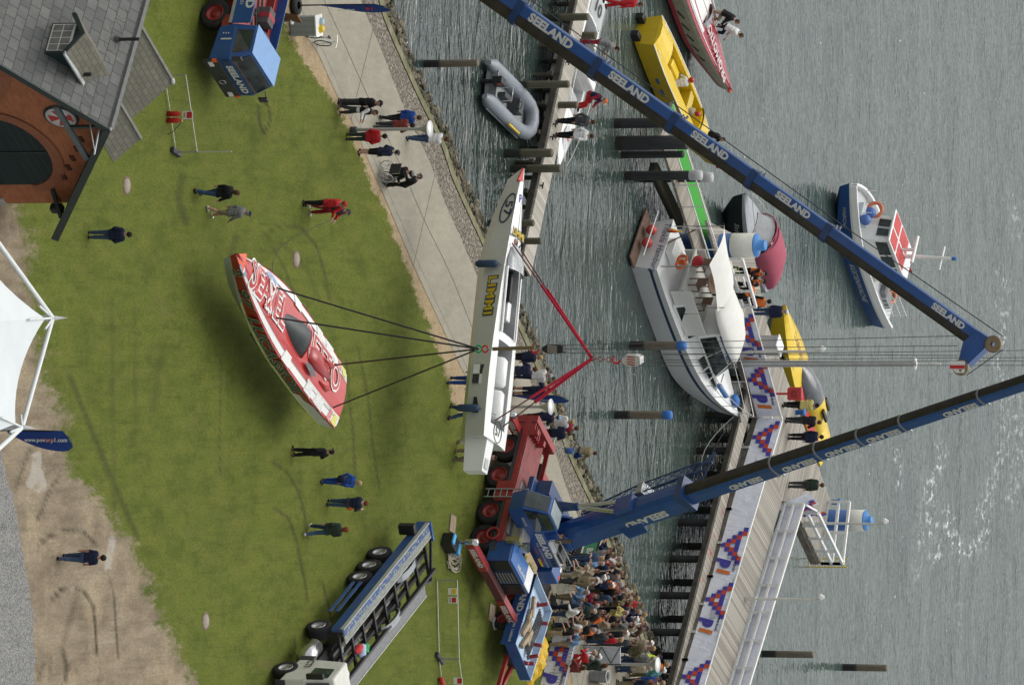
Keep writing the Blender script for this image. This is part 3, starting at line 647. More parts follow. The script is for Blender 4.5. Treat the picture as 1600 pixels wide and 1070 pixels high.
# street lamps on the pier and mast
def pier_lamp(px0, px1, py, label, head=.16):
    b_ = G(px0, py, ZD); h = HZ(b_, px1)-ZD; o = thing('pier_lamp', label, 'lamp', b_, 0, 'slim white lamps on the pier'); MB().tube([(0, 0, 0), (0, 0, h)], [.07, .045], 8).build('pole', CREAM, o); MB().b(-.09, .09, -.09, .09, 0, .5).build('base', CREAM, o)
    MB().lathe([(.05, h-.05), (head, h), (head*.9, h+.12), (.03, h+.28)], 12, 0, (-.12, 0, 0)).build('lamp_head', GEL, o)
pier_lamp(1165, 1280, 935, 'slim white lamp on the far railing of the pier arm'); pier_lamp(1258, 1380, 817, 'slim white lamp at the pointed end of the platform'); pier_lamp(1160, 1282, 549, 'slim white lamp on the platform beside the tall mast')
b_ = G(1160, 568, ZD); h = HZ(b_, 1470)-ZD; o = thing('signal_mast', 'tall white signal mast with climbing pegs on the platform', 'mast', b_)
MB().tube([(0, 0, 0), (0, 0, h*.88)], [.17, .13], 12).build('pole', LGREY, o); mb = MB()
for k in range(22): mb.bar((0, 0, 1.2+k*.3), ((-1)**k*.28, 0, 1.2+k*.3), .025, .025)
mb.build('climbing_pegs', LGREY, o); mb = MB(); mb.tube([(0, 0, h*.88), (0, 0, h)], .03); mb.ball((.0, 0, h*.87), .12, 8, 0, (2.6, 1, 1)); mb.lathe([(.02, h*.94), (.11, h*.95), (.02, h)], 10); mb.build('mast_head', GEL, o)
# cabinet, lifebuoy stand, bollards on the platform
b_ = G(1186, 540, ZD); o = thing('control_cabinet', 'white metal cabinet with pale lid on the platform behind the banner', 'cabinet', b_, hd(far1-far0)); MB().b(-.38, .38, -.3, .3, .03, .95).build('body', LGREY, o, bevel=.02); MB().b(-.42, .42, -.34, .34, .95, 1.02).build('lid', GEL, o, bevel=.02)
b_ = G(1210, 615, ZD); o = thing('lifebuoy_stand', 'red lifebuoy box on a post on the platform beside the yellow boat', 'lifebuoy stand', b_); MB().tube([(0, 0, 0), (0, 0, .8)], .05).build('post', REDB, o)
mb = MB(); mb.b(-.30, .30, -.1, .1, .62, 1.35); mb.build('box', M((.42, .03, .03), .4, 0, .1, 4, .1), o, bevel=.09); MB().ring((0, -.12, 1.0), .13, .035, (0, 1, 0)).build('ring', M((.25, .015, .015), .5), o)
for (x_, y_, w_) in [(1244, 644, 'small blue bollard on the platform edge by the bystander in yellow'), (1300, 784, 'small blue bollard on the seaward corner of the platform')]:
    b_ = G(x_, y_, ZD); o = thing('bollard', w_, 'bollard', b_); MB().lathe([(.12, 0), (.12, .3), (.17, .32), (.17, .42), (0, .44)], 14).build('post', BTARP, o)
# red painted marks on the fender walk
mb = MB()
for px, py, s in [(1110, 862, .30), (1098, 905, .14), (1116, 836, .15), (1128, 800, .2)]:
    p = G(px, py, zf+.006)
    for k in range(5): a_ = k*1.256; mb.add([p, p+V((math.cos(a_)*s+.03, math.sin(a_)*s, 0)), p+V((math.cos(a_+.5)*s*.4, math.sin(a_+.5)*s*.4, 0))], [(0, 1, 2)])
mb.build('paint_marks', REDB, pier, world=True)
b_ = G(1228, 840, ZD-.6)
lad = thing('boarding_ladder', 'yellow ladder hanging under the pointed end of the platform', 'ladder', G(1264, 872, WL)); mb = MB()
for s in (0, .4): mb.bar((s, 0, -.2), (s, 0, 1.9), .05, .05)
for k in range(6): mb.bar((0, 0, k*.35), (.4, 0, k*.35), .04, .04)
mb.build('rails_and_rungs', YEL, lad)
# ------------------------------------------------------------------ boats
def hull_fn(L_, B, D, tf=.86, p=2.3, t0=.35, sheer=.15, rake=.5, dead=.3, keel_up=.75, chine=.84):
    """section curves of a hull: t runs 0 at the stern to 1 at the bow"""
    def bm(t):
        s = min(1, t/.3); a = tf+(1-tf)*s*(2-s)
        if t > t0: a *= max(0.0, 1-((t-t0)/(1-t0))**p)
        return max(B/2*a, .015)
    zs = lambda t: D*(1+sheer*t*t)
    zk = lambda t: D*keel_up*max(0, (t-.62)/.38)**2.2
    def pt(t, f, s=1, drop=0):
        """f: 0 keel, .5 chine, 1 sheer"""
        k, h = zk(t), zs(t); cz = k+(h-k)*dead; cb = bm(t)*(chine-.25*max(0, t-.5))
        if f <= .5: y, z = cb*f*2, k+(cz-k)*f*2
        else: q = (f-.5)*2; y, z = cb+(bm(t)-cb)*q, cz+(h-cz)*q
        x = -L_/2+L_*t-rake*max(0, t-.6)/.4*(1-min(1, z/h))**1.2
        return V((x, y*s, z-drop))
    return bm, zs, pt
def make_boat(name, label, cat, loc, rz, L_, B, D, bands, mats, deckmat, cock=None, draft=.35, N_=22, camber=.10, group=None, cockmat=None, capmi=0, **kw):
    """bands: list of (f_from, material index) from chine up; cock: list of (x0,x1,halfwidth fraction,depth)"""
    o = thing(name, label, cat, loc, rz, group); bm, zs, pt = hull_fn(L_, B, D, **kw)
    fs = [0, .25, .5]+[b_[0] for b_ in bands]+[1.0]; mi = [0, 0]+[0]+[b_[1] for b_ in bands]; 
    rings = []
    ts = [i/N_ for i in range(N_+1)]; ts = [t if t < .6 else .6+.4*(1-(1-(t-.6)/.4)**1.35) for t in ts]
    for t in ts:
        r = [pt(t, f, 1) for f in fs[::-1]]+[pt(t, f, -1) for f in fs[1:]]
        rings.append([V((p.x, p.y, p.z-draft)) for p in r])
    mis = mi[::-1]+mi
    MB().loft(rings, mis=mis, mi=capmi, closed=False, sm=False).build('hull', mats, o)
    # deck, with wells cut out
    cock = cock or []; mb = MB(); rows = []
    xs_ = sorted(set([p for t in ts for p in [-L_/2+L_*t]]+[c for q in cock for c in q[:2]]))
    def row(x):
        t = (x+L_/2)/L_; hw = bm(t)*.985; z = zs(t)-draft; cw = max([q[2] for q in cock] or [.5])*B/2; cw = min(cw, hw*.8)
        return [V((x, y, z+camber*B*.5*(1-(y/max(hw, 1e-3))**2))) for y in (-hw, -cw, -cw*.4, cw*.4, cw, hw)]
    rows = [row(x) for x in xs_]
    for i in range(len(xs_)-1):
        xm = (xs_[i]+xs_[i+1])/2; ins = any(q[0] < xm < q[1] for q in cock)
        for j in range(5):
            if ins and j in (1, 2, 3): continue
            mb.add([rows[i][j], rows[i+1][j], rows[i+1][j+1], rows[i][j+1]], [(0, 1, 2, 3)], 0, not cock)
    mb.add([p+V((-.004, 0, 0)) for p in rows[0]], [(5, 4, 3, 2, 1, 0)], 0); mb.build('deck', deckmat, o)
    for q in cock:
        mb = MB(); x0, x1 = q[0]+.01, q[1]-.01; cw = q[2]*B/2; ii = [i for i in range(len(xs_)) if q[0]-1e-6 <= xs_[i] <= q[1]+1e-6]
        zf = min(rows[i][1].z for i in ii)-q[3]
        for i, k in zip(ii[:-1], ii[1:]):
            for j in (1, 4): mb.add([rows[i][j], rows[k][j], V((rows[k][j].x, rows[k][j].y, zf)), V((rows[i][j].x, rows[i][j].y, zf))], [(0, 1, 2, 3) if j == 4 else (3, 2, 1, 0)], 1)
            mb.add([V((rows[i][1].x, rows[i][1].y, zf)), V((rows[k][1].x, rows[k][1].y, zf)), V((rows[k][4].x, rows[k][4].y, zf)), V((rows[i][4].x, rows[i][4].y, zf))], [(0, 1, 2, 3)], 0)
        for i in (ii[0], ii[-1]): mb.add([rows[i][1], rows[i][4], V((rows[i][4].x, rows[i][4].y, zf)), V((rows[i][1].x, rows[i][1].y, zf))]+[rows[i][2], rows[i][3]], [(0, 4, 5, 1, 2, 3)], 1)
        mb.build('cockpit_well', cockmat or [LGREY, GEL], o)
    o['_'] = 0; del o['_']
    return o, bm, (lambda t: zs(t)-draft), (lambda t, f, s=1: pt(t, f, s, draft))
def drape(ob, bm, zs, L_, B, camber, lift):
    for v in ob.data.vertices:
        t = min(1, max(0, (v.co.x+L_/2)/L_)); hw = bm(t)*.985; v.co.z = zs(t)+camber*B*.5*(1-min(1, abs(v.co.y)/max(hw, .05))**2)+lift
    return ob
def sidetext(o, pt, s_, t, f, h, side, txt, mat, **kw):
    p = pt(t, f, side); q = pt(t+.02, f, side); u = pt(t, min(1, f+.1), side)-pt(t, f-.1, side)
    xd = (q-p) if side < 0 else (p-q)
    return text(txt, h, o, p, xd, u, mat, lift=.015, **kw)
def outline_text(txt, h, o, c, xd, yd, m_out, m_in, **kw):
    b_ = kw.pop('bold', .05); dr = kw.pop('dr', None)
    a_ = text(txt, h, o, c, xd, yd, m_out, bold=b_, lift=.010, **kw); i_ = text(txt, h, o, c, xd, yd, m_in, bold=b_-.05, lift=.018, **kw)
    if dr: drape(a_, *dr, .035); drape(i_, *dr, .05)
def deckstripe(o, bm, zs, L_, B, f0, f1, t0, t1, mat, name='stripe', lift=.012, camber=.10, n=26, sides=(1, -1), tap=1.0):
    for s in sides:
        mb = MB(); vs = []
        for i in range(n+1):
            t = t0+(t1-t0)*i/n; hw = bm(t); g0, g1 = f0, f1
            for f in (g0, g1): y = hw*f*s; vs.append(V((-L_/2+L_*t, y, zs(t)+camber*B*.5*(1-min(1, f/.985)**2)+lift)))
        mb.add(vs, [(2*i, 2*i+2, 2*i+3, 2*i+1) if s > 0 else (2*i+1, 2*i+3, 2*i+2, 2*i) for i in range(n)]); mb.build(name, mat, o)
WHT = M((.74, .74, .72), .4, 0, .04, 4)
DKGRN = M((.05, .075, .05), .5, 0, .1, 5); GREENLINE = M((.36, .42, .28), .5)
# --- red raceboat hanging from the first crane
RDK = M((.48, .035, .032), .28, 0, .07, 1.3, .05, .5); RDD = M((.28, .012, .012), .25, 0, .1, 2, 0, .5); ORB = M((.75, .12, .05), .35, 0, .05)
GKEEL = M((.30, .33, .27), .35, 0, .1, 2); LIME = M((.42, .46, .08), .4, 0, .1)
sling1 = G(372, 538); Lr, Br, Dr = 11.5, 2.9, 1.38
zk1 = 1.55
ctr = AT(444, 513, G(372, 530).y); 
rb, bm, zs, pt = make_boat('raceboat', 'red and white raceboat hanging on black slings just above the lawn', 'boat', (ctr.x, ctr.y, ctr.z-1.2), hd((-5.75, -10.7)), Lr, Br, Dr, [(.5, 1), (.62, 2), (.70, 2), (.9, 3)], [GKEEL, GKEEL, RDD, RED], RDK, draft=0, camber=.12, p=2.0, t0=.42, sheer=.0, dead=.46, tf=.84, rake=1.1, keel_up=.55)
RDR = (bm, zs, Lr, Br, .12)
deckstripe(rb, bm, zs, Lr, Br, .74, .92, .0, .985, WHT, camber=.12); deckstripe(rb, bm, zs, Lr, Br, .60, .739, .0, .30, M((.62, .60, .58), .35, 0, .12, 6), 'stern_panel', camber=.12); deckstripe(rb, bm, zs, Lr, Br, .71, .735, .02, .97, GREY, 'pinstripe', camber=.12)
mb = MB(); mb.add([V((Lr/2-.01, 0, zs(1)+.03)), V((Lr/2-.75, .42, zs(.94)+.10)), V((Lr/2-.75, -.42, zs(.94)+.10)), V((Lr/2-.6, 0, zs(.95)+.2))], [(0, 1, 3), (0, 3, 2)]); mb.build('bow_tip', ORB, rb)
zc = lambda x: zs(.5)+.12*Br*.5+.004
for s_, x in (('S', 4.1), ('E', 3.5), ('A', 2.9), ('V', 2.3), ('E', 1.7), ('L', 1.1)):
    outline_text(s_, 1.2 if s_ != 'S' else 1.15, rb, (x, .0, 1), (-1, 0, 0), (0, -1, 0), WHT, RDK, bold=.05, wx=.66, dr=RDR)
for s_, x in (('R', -1.6), ('E', -2.3), ('T', -2.95), ('T', -3.6), ('O', -4.5)):
    outline_text(s_, 1.1, rb, (x, -.3, 1), (-1, 0, 0), (0, -1, 0), WHT, RDK, bold=.05, wx=.75, dr=RDR)
mb = MB()
for a_, b2 in (((2.75, .55), (2.1, -.5)), ((2.1, -.5), (2.75, -.62)), ((2.75, -.62), (2.1, .5)), ((2.1, .5), (2.75, .55))): mb.bar(V((a_[0], a_[1], zs(.7)+.175)), V((b2[0], b2[1], zs(.7)+.175)), .09, .02)
mb.build('white_frame', WHT, rb)
def ellipse(mb, c, rx, ry, n=24, mi=0): c = V(c); mb.add([c+V((math.cos(2*math.pi*i/n)*rx, math.sin(2*math.pi*i/n)*ry, 0)) for i in range(n)], [tuple(range(n))], mi)
mb = MB(); ellipse(mb, (2.4, -.72, zs(.7)+.118), .62, .17); mb.build('blue_oval', M((.30, .36, .55), .4, 0, .35, 9), rb)
mb = MB(); ellipse(mb, (5.0, .27, zs(.9)+.11), .38, .13); mb.build('emblem', M((.2, .24, .32), .4, 0, .5, 9), rb); text('9', .26, rb, (5.0, .27, zs(.9)+.115), (-1, 0, 0), (0, -1, 0), WHT)
# canopy: dark capsule, hollow towards the stern
cp_r = []
for i in range(9):
    u = i/8; x = .95-2.3*u; hh = .56*math.sin(math.pi*(.04+.50*u)); hw = .20+.38*math.sin(math.pi*(.0+.60*u))
    cp_r.append([V((x+.55*u*u*max(0, math.sin(a_)), hw*math.cos(a_), zs(.5)+.08+hh*math.sin(a_))) for a_ in [math.pi*k/10 for k in range(11)]])
cp_ = MB().loft(cp_r, closed=False, caps=False, sm=True).build('canopy', M((.05, .058, .062), .5, 0, .2, 4, .1), rb)
MB().b(-1.6, -.2, -.36, .36, zs(.5)+.09, zs(.5)+.16).build('cockpit_floor', BLACK, rb)
MB().add([p+V((.03, 0, 0)) for p in cp_r[-1]], [tuple(range(11))]).build('cockpit_opening', BLACK, rb)
MB().tube([V((-1.35+.55*max(0, math.sin(a_)), .56*math.cos(a_), zs(.5)+.08+.55*math.sin(a_))) for a_ in [math.pi*k/12 for k in range(13)]], .035, 6).build('canopy_rim', REDB, rb)
fin = MB(); fin.loft([[V((x, w_, zs(.3)+.1)), V((x, w_*.5, zs(.3)+.1+h_)), V((x, -w_*.5, zs(.3)+.1+h_)), V((x, -w_, zs(.3)+.1))] for x, w_, h_ in ((-1.75, .40, .10), (-2.3, .46, .30), (-3.4, .3, .24), (-4.2, .18, .05))], mi=0, sm=True); fin.build('engine_cowl', M((.36, .02, .02), .3, 0, .1, 2, 0, .4), rb)
for s in (-1, 1):
    mb = MB(); mb.loft([[V((x, s*.48+w_, zs(.2)+.1)), V((x, s*.48, zs(.2)+.1+h_)), V((x, s*.48-w_, zs(.2)+.1))] for x, w_, h_ in ((-3.1, .1, .02), (-3.7, .14, .26), (-4.0, .13, .22))], sm=True); mb.build('air_scoop', RDK, rb)
mb = MB(); ellipse(mb, (-2.1, .62, zs(.3)+.26), .52, .15); mb.build('club_badge', M((.10, .10, .11), .4, 0, .6, 8), rb)
for s in (-1, 1):
    for x, w_, c_, nm in ((-.2, .8, WHT, 'white_flash'), (-5.4, .45, M((.62, .60, .16), .4, 0, .1), 'yellow_flash'), (-2.6, .7, M((.66, .66, .64), .4, 0, .25, 9), 'sponsor_mark'), (-3.7, .9, M((.66, .66, .64), .4, 0, .25, 9), 'sponsor_mark'), (-4.9, .35, M((.6, .25, .22), .4, 0, .4, 9), 'sponsor_mark')):
        t_ = (x+Lr/2)/Lr; mb = MB(); y0, y1 = bm(t_)*.66*s, bm(t_)*.96*s
        mb.add([V((x+w_/2, y1, zs(t_)+.04)), V((x-w_/2, y1, zs(t_)+.04)), V((x-w_*.4, y0, zs(t_)+.13)), V((x+w_*.35, y0, zs(t_)+.13))], [(0, 1, 2, 3)]); mb.build(nm, c_, rb)
for tx, t_, h_ in (('2', .93, .42), ('97', .82, .5), ('LUCAS', .60, .52), ('SOIL', .36, .55)):
    for s in (-1, 1):
        sidetext(rb, pt, 0, t_, .80, h_, s, tx, GREENLINE, bold=.06, wx=1.3); p = pt(t_, .8, s)
        ob = sidetext(rb, pt, 0, t_, .80, h_, s, tx, DKGRN, bold=.02, wx=1.3); ob.location = (0, s*.012, 0)
for s in (-1, 1):
    for a_, b2 in ((-4.9, -3.3), (-3.0, -1.2), (-.9, 1.2)):
        mb = MB(); mb.bar(pt((a_+Lr/2)/Lr, .40, s)+V((0, s*.02, -.02)), pt((b2+Lr/2)/Lr, .40, s)+V((0, s*.02, -.02)), .12, .07); mb.build('strake', M((.05, .06, .05), .5), rb)
    mb = MB(); mb.tube([pt(t_, .56, s)+V((0, s*.01, 0)) for t_ in np.linspace(.0, .8, 14)], .035, 5); mb.build('lime_line', LIME, rb)
for s in (-1, 1):
    mb = MB(); vs = [pt(t_, f_, s)+V((0, s*.012, 0)) for t_ in np.linspace(0, .26, 8) for f_ in (.56, .98 if t_ < .2 else .8)]; mb.add(vs, [(2*i, 2*i+2, 2*i+3, 2*i+1) for i in range(7)]); mb.build('stern_side_panel', M((.60, .61, .58), .35, 0, .1, 3, .1), rb)
MB().b(-Lr/2-.5, -Lr/2, -.5, .5, .35, .5).build('trim_tab', DARK, rb)
# --- white offshore boat number 57 hanging from the second crane
Lw, Bw, Dw = 11.3, 2.75, 1.45
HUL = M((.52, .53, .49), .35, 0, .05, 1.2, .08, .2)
Yw = G(642, 545).y
ctr2 = AT(789, 477, Yw)
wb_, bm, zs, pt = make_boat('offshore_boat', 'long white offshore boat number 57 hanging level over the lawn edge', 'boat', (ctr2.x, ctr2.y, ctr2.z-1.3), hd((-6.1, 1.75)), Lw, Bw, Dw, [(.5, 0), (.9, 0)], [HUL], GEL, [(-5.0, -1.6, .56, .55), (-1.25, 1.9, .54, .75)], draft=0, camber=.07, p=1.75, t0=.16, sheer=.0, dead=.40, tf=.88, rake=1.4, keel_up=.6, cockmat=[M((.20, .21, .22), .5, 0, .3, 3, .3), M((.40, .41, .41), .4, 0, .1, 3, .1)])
mb = MB(); mb.loft([[V((Lw/2-.55, .30, zs(1)-.02)), V((Lw/2-.55, 0, zs(1)+.10)), V((Lw/2-.55, -.30, zs(1)-.02)), V((Lw/2-.55, 0, zs(1)-.25))], [V((Lw/2+.03, .02, zs(1))), V((Lw/2+.03, 0, zs(1)+.05)), V((Lw/2+.03, -.02, zs(1))), V((Lw/2+.03, 0, zs(1)-.05))]]); mb.build('bow_tip', REDB, wb_)
YLT = M((.55, .40, .02), .5); NVY = M((.02, .025, .05), .5)
for s in (1, -1):
    sidetext(wb_, pt, 0, .51, .76, .40, s, 'LIMMI', NVY, bold=.08, wx=1.1, sp=1.1); ob = sidetext(wb_, pt, 0, .51, .76, .37, s, 'LIMMI', YLT, bold=.03, wx=1.14, sp=1.13); ob.location = (0, s*.02, 0)
    sidetext(wb_, pt, 0, .86, .76, .34, s, '57', NVY, bold=.02, wx=1.4)
    mb = MB(); c_ = pt(.86, .76, s); u = (pt(.86, .9, s)-pt(.86, .6, s)).normalized(); x_ = (pt(.88, .76, s)-pt(.84, .76, s)).normalized(); mb.tube([c_+x_*math.cos(k*.314)*.62+u*math.sin(k*.314)*.34+V((0, s*.02, 0)) for k in range(20)], .03, 5, closed=True); mb.build('number_ring', NVY, wb_)
text('LIMMI', .30, wb_, (2.9, .0, zs(.7)+.11), (0, -1, 0), (1, 0, 0), NVY, bold=.08, wx=1.15); text('LIMMI', .28, wb_, (2.9, .0, zs(.7)+.118), (0, -1, 0), (1, 0, 0), YLT, bold=.03, wx=1.18)
text('P1', .34, wb_, (4.35, .0, zs(.88)+.09), (0, -1, 0), (1, 0, 0), PBL, bold=.02, wx=.8)
mb = MB(); mb.ball((2.55, .15, zs(.7)+.09), .16, 6, 0, (1, 1, .15)); mb.build('lion_mark', M((.25, .08, .05), .6), wb_)
text('57', .36, wb_, (-5.2, 0, zs(0)+.10), (0, -1, 0), (1, 0, 0), DARK, bold=.02); mb = MB(); mb.ring((-5.2, 0, zs(0)+.095), .42, .02, n=28, k=5); mb.build('number_ring', DARK, wb_)
Ls = Lw/2
# stern tail and swim step
mb = MB(); mb.loft([[V((-Ls, .75, .5)), V((-Ls, .75, zs(0)-.02)), V((-Ls, -.0, zs(0)-.02)), V((-Ls, -.0, .5))], [V((-Ls-1.3, .72, .55)), V((-Ls-1.3, .72, zs(0)-.12)), V((-Ls-1.3, .12, zs(0)-.12)), V((-Ls-1.3, .12, .55))]]); mb.build('stern_bracket', [GEL], wb_)
mb = MB(); mb.b(-Ls-1.15, -Ls-.75, .25, .6, zs(0)-.10, zs(0)-.06); mb.build('hatch', LGREY, wb_)
for x in (-2.75, -4.1):
    mb = MB(); mb.loft([[V((x-.62, .30*math.cos(a_), zs(.2)-.38+.02)), V((x-.62, 0, 0))][:1] and [V((x+dx, -.05+hw*math.cos(a_), zs(.2)-.42+.62*hs_*max(0, math.sin(a_)))) for a_ in [math.pi*k/8 for k in range(9)]] for dx, hw, hs_ in ((-.62, .24, .85), (-.5, .36, 1), (.45, .36, 1), (.6, .28, .8))], closed=False, sm=True); mb.build('engine_cover', GEL, wb_, bevel=.02)
    MB().ball((x, .42, zs(.2)-.35), .2, 8, 0, (1.2, 1, .6)).build('air_filter', GREY, wb_)
# cockpit fittings
MB().b(-.6, .2, -.5, -.1, zs(.5)-.55, zs(.5)-.05).build('seat', GEL, wb_, bevel=.06); MB().b(-1.1, -.2, .1, .45, zs(.5)-.55, zs(.5)-.12).build('seat', DARK, wb_, bevel=.05); MB().b(.15, 1.4, -.12, .08, zs(.5)-.6, zs(.5)+.05).build('centre_console', BLACK, wb_, bevel=.03); MB().b(-.3, .9, .22, .5, zs(.5)-.68, zs(.5)-.5).build('foot_mat', M((.03, .06, .18), .8), wb_)
mb = MB(); mb.loft([[V((1.9+dx, hw*math.cos(a_), zs(.6)+.08+hh*math.sin(a_))) for a_ in [math.pi*k/10 for k in range(11)]] for dx, hw, hh in ((.62, .1, .03), (.35, .5, .16), (-.15, .74, .30), (-.6, .78, .33))], closed=False, caps=False, sm=True); mb.build('windscreen', M((.36, .38, .39), .15, 0, .25, 5, 0, .3), wb_)
mb = MB()
for s in (-1, 1): mb.tube([V((1.4, s*.76, zs(.6)+.1)), V((-1.3, s*.78, zs(.4)+.14))], .05)
mb.build('coaming', GEL, wb_)
FEN = M((.018, .045, .10), .55, 0, .12, 4, .1)
for x, s in ((1.42, 1), (-4.6, 1)):
    mb = MB(); yy = bm((x+Ls)/Lw)+.12; mb.lathe([(0, .28), (.1, .3), (.15, .4), (.15, 1.1), (.1, 1.2), (.03, 1.25)], 12, 0, (x, s*yy, 0)); mb.build('fender', FEN, wb_); MB().tube([V((x, s*yy, 1.22)), V((x, s*.4, zs(.5)+.1))], .012, 5).build('fender_rope', DARK, wb_)
mb = MB(); p = pt(.22, .76, 1)
for dx, dz, c_ in ((-.14, -.14, 0), (.14, .14, 0), (-.14, .14, 1), (.14, -.14, 1)): q = p+V((dx*1.4, .02, dz)); mb.add([q+V((-.19, 0, -.14)), q+V((.19, 0, -.14)), q+V((.19, .02, .14)), q+V((-.19, .02, .14))], [(3, 2, 1, 0)], c_)
mb.build('quartered_flag', [DARK, WHT], wb_)
p = pt(.11, .74, 1); MB().b(p.x-.32, p.x+.32, p.y, p.y+.02, p.z-.13, p.z+.13).build('vent_grille', BLACK, wb_)
for x in (1.0, .75): MB().lathe([(.05, 0), (0, .3)], 6, 0, (2.35, (x-.87)*1.3, zs(.65)+.1), (.6, 0, .3)).build('air_horn', BLACK, wb_)
mb = MB(); mb.tube([V((Ls*.93, 0, zs(.9)+.07)), V((1.95, 0, zs(.6)+.11))], .012, 5); mb.build('deck_seam', GREY, wb_)
wboat_pts = [wb_.matrix_basis @ V((2.95-.55, s*.55, zs(.7)+.1)) for s in (1, -1)]+[wb_.matrix_basis @ V((-4.85, s*.45, zs(.1)+.1)) for s in (1, -1)]
rboat_pts = [rb.matrix_basis @ V((x, y, zz)) for x, y, zz in ((2.1, -.55, 1.62), (1.75, .5, 1.62), (-4.3, -.75, 1.55), (-4.9, .75, 1.55))]

# --- grey inflatable
Lg = 5.4; st, bw = G(757, 132, WL+.35), G(828, 203, WL+.35)
TUBE = M((.22, .245, .28), .5, 0, .1, 2, .12, .1)
o = thing('inflatable_boat', 'grey inflatable boat with black outboard lying alone near the stone bank', 'boat', G(784, 160, WL), hd(bw-st))
mb = MB(); Rr = .31
pts = [(-2.75, .74), (-2.3, .76), (-1, .77), (.6, .77), (1.5, .73), (2.05, .62), (2.35, .40), (2.45, 0)]
pts = pts+[(x, -y) for x, y in pts[::-1][1:]]
tr = [.12]+[Rr]*(len(pts)-2)+[.12]
mb.tube([V((x, y, .34+.14*max(0, (x-.8)/1.8)**2)) for x, y in pts], tr, 14); mb.build('tube', TUBE, o)
mb = MB(); mb.loft([[V((x, y, z)) for y, z in ((w_, .34), (w_*.85, .17), (0, .14), (-w_*.85, .17), (-w_, .34))] for x, w_ in ((-2.4, .7), (0, .72), (1.5, .66), (2.1, .5), (2.4, .2))], closed=False); mb.build('floor', M((.27, .285, .295), .6, 0, .12, 3, .15), o)
MB().b(-2.25, -2.15, -.6, .6, .1, .62).build('transom', GREY, o)
mb = MB(); mb.b(-2.75, -2.2, -.17, .17, .55, 1.02); mb.b(-2.62, -2.42, -.08, .08, -.4, .6); mb.build('outboard_motor', BLACK, o, bevel=.06); MB().b(-2.7, -2.5, -.172, .172, .82, .95).build('motor_band', REDB, o)
MB().b(.25, .75, -.35, .3, .15, .72).build('console', M((.05, .055, .06), .5), o, bevel=.05); MB().ring((.12, -.1, .75), .17, .02, (1, 0, .5), n=16, k=5).build('steering_wheel', BLACK, o); MB().b(-.9, -.1, -.1, .15, .15, .5).build('jockey_seat', DARK, o, bevel=.05)
mb = MB(); mb.tube([V((-.9, -.3, .2)), V((-1.0, -.3, .85)), V((-1.0, .3, .85)), V((-.9, .3, .2))], .02, 6); mb.build('grab_rail', CHROME, o)
for s in (1, -1):
    mb = MB(); kx = np.linspace(-1.2, 2.45, 22)
    def tubeY(x): return np.interp(x, [q[0] for q in pts[:8]], [q[1] for q in pts[:8]])
    mb.tube([V((x, s*(tubeY(x)+.30), .38-.06*abs(math.sin(i*1.05))+.14*max(0, (x-.8)/1.8)**2)) for i, x in enumerate(kx)], .018, 5); mb.build('lifeline', BLACK, o)
    mb = MB(); mb.tube([V((-2.4, s*1.13, .30)), V((1.4, s*1.1, .30))], .035, 6); mb.build('rubbing_strake', M((.10, .11, .12), .6), o)
mb = MB(); mb.tube([V((-.3, -1.08, .55)), V((.9, -1.06, .55))], .05, 6); mb.build('paddle', YEL, o)
o2 = thing('fender', 'small white fender floating between the inflatable and the walkway', 'fender', G(842, 208, WL+.1)); MB().lathe([(0, -.25), (.08, -.2), (.08, .2), (0, .25)], 10, 0, (0, 0, 0), (.2, .9, 0)).build('body', GEL, o2)
cn = G(815, 255, ZD); 

# --- white boat moored at the plank walkway
d0 = G(914, -40, WL); d1 = G(832, 266, WL); Lb = (d1-d0).length
mo, bm, zs, pt = make_boat('moored_boat', 'long white and grey boat number 10 moored along the plank walkway', 'boat', (d0+d1)/2, hd(d1-d0), Lb, 2.3, 1.25, [(.5, 1), (.75, 1), (.88, 0)], [LGREY, GEL], GEL, [(-2.6, -.4, .62, .5), (.6, 2.3, .6, .5)], draft=.35, camber=.10, p=2.5, t0=.5, rake=.9, cockmat=[M((.20, .21, .22), .6, 0, .2, 4, .2), GEL])
text('10', .62, mo, (-3.4, 0, zs(.2)+.13), (0, 1, 0), (-1, 0, 0), DARK, bold=.03); MB().b(-4.2, -2.7, -.75, .75, zs(.2)+.06, zs(.2)+.115).build('engine_hatch', M((.42, .44, .45), .4, 0, .06, 3), mo, bevel=.02)
MB().b(.1, .55, -.8, .8, zs(.5)+.0, zs(.5)+.55).build('windscreen_cowl', GEL, mo, bevel=.08); MB().b(-.4, .1, -.5, .5, zs(.5)-.3, zs(.5)+.1).build('dashboard', BLACK, mo, bevel=.05); MB().b(-1.6, -1.0, -.6, .6, zs(.4)-.35, zs(.4)+.2).build('seat', DARK, mo, bevel=.06)
mb = MB(); ellipse(mb, (3.6, .0, zs(.85)+.13), .62, .34); mb.build('foredeck_mark', M((.50, .52, .53), .4), mo); text('LIMMI', .16, mo, (3.6, 0, zs(.85)+.15), (0, -1, 0), (1, 0, 0), REDB, bold=.03)
deckstripe(mo, bm, zs, Lb, 2.3, .86, .95, .03, .96, M((.30, .32, .33), .4), 'deck_edge')
for s in (-1, 1): MB().tube([V((-Lb/2+Lb*t_, s*bm(t_)*.95, zs(t_)+.35)) for t_ in np.linspace(.45, .97, 10)], .014, 5).build('guard_rail', CHROME, mo)
mb = MB(); mb.b(1.0, 2.1, -.7, .7, zs(.6)-.45, zs(.6)-.1); mb.build('sunpad', LGREY, mo, bevel=.05)

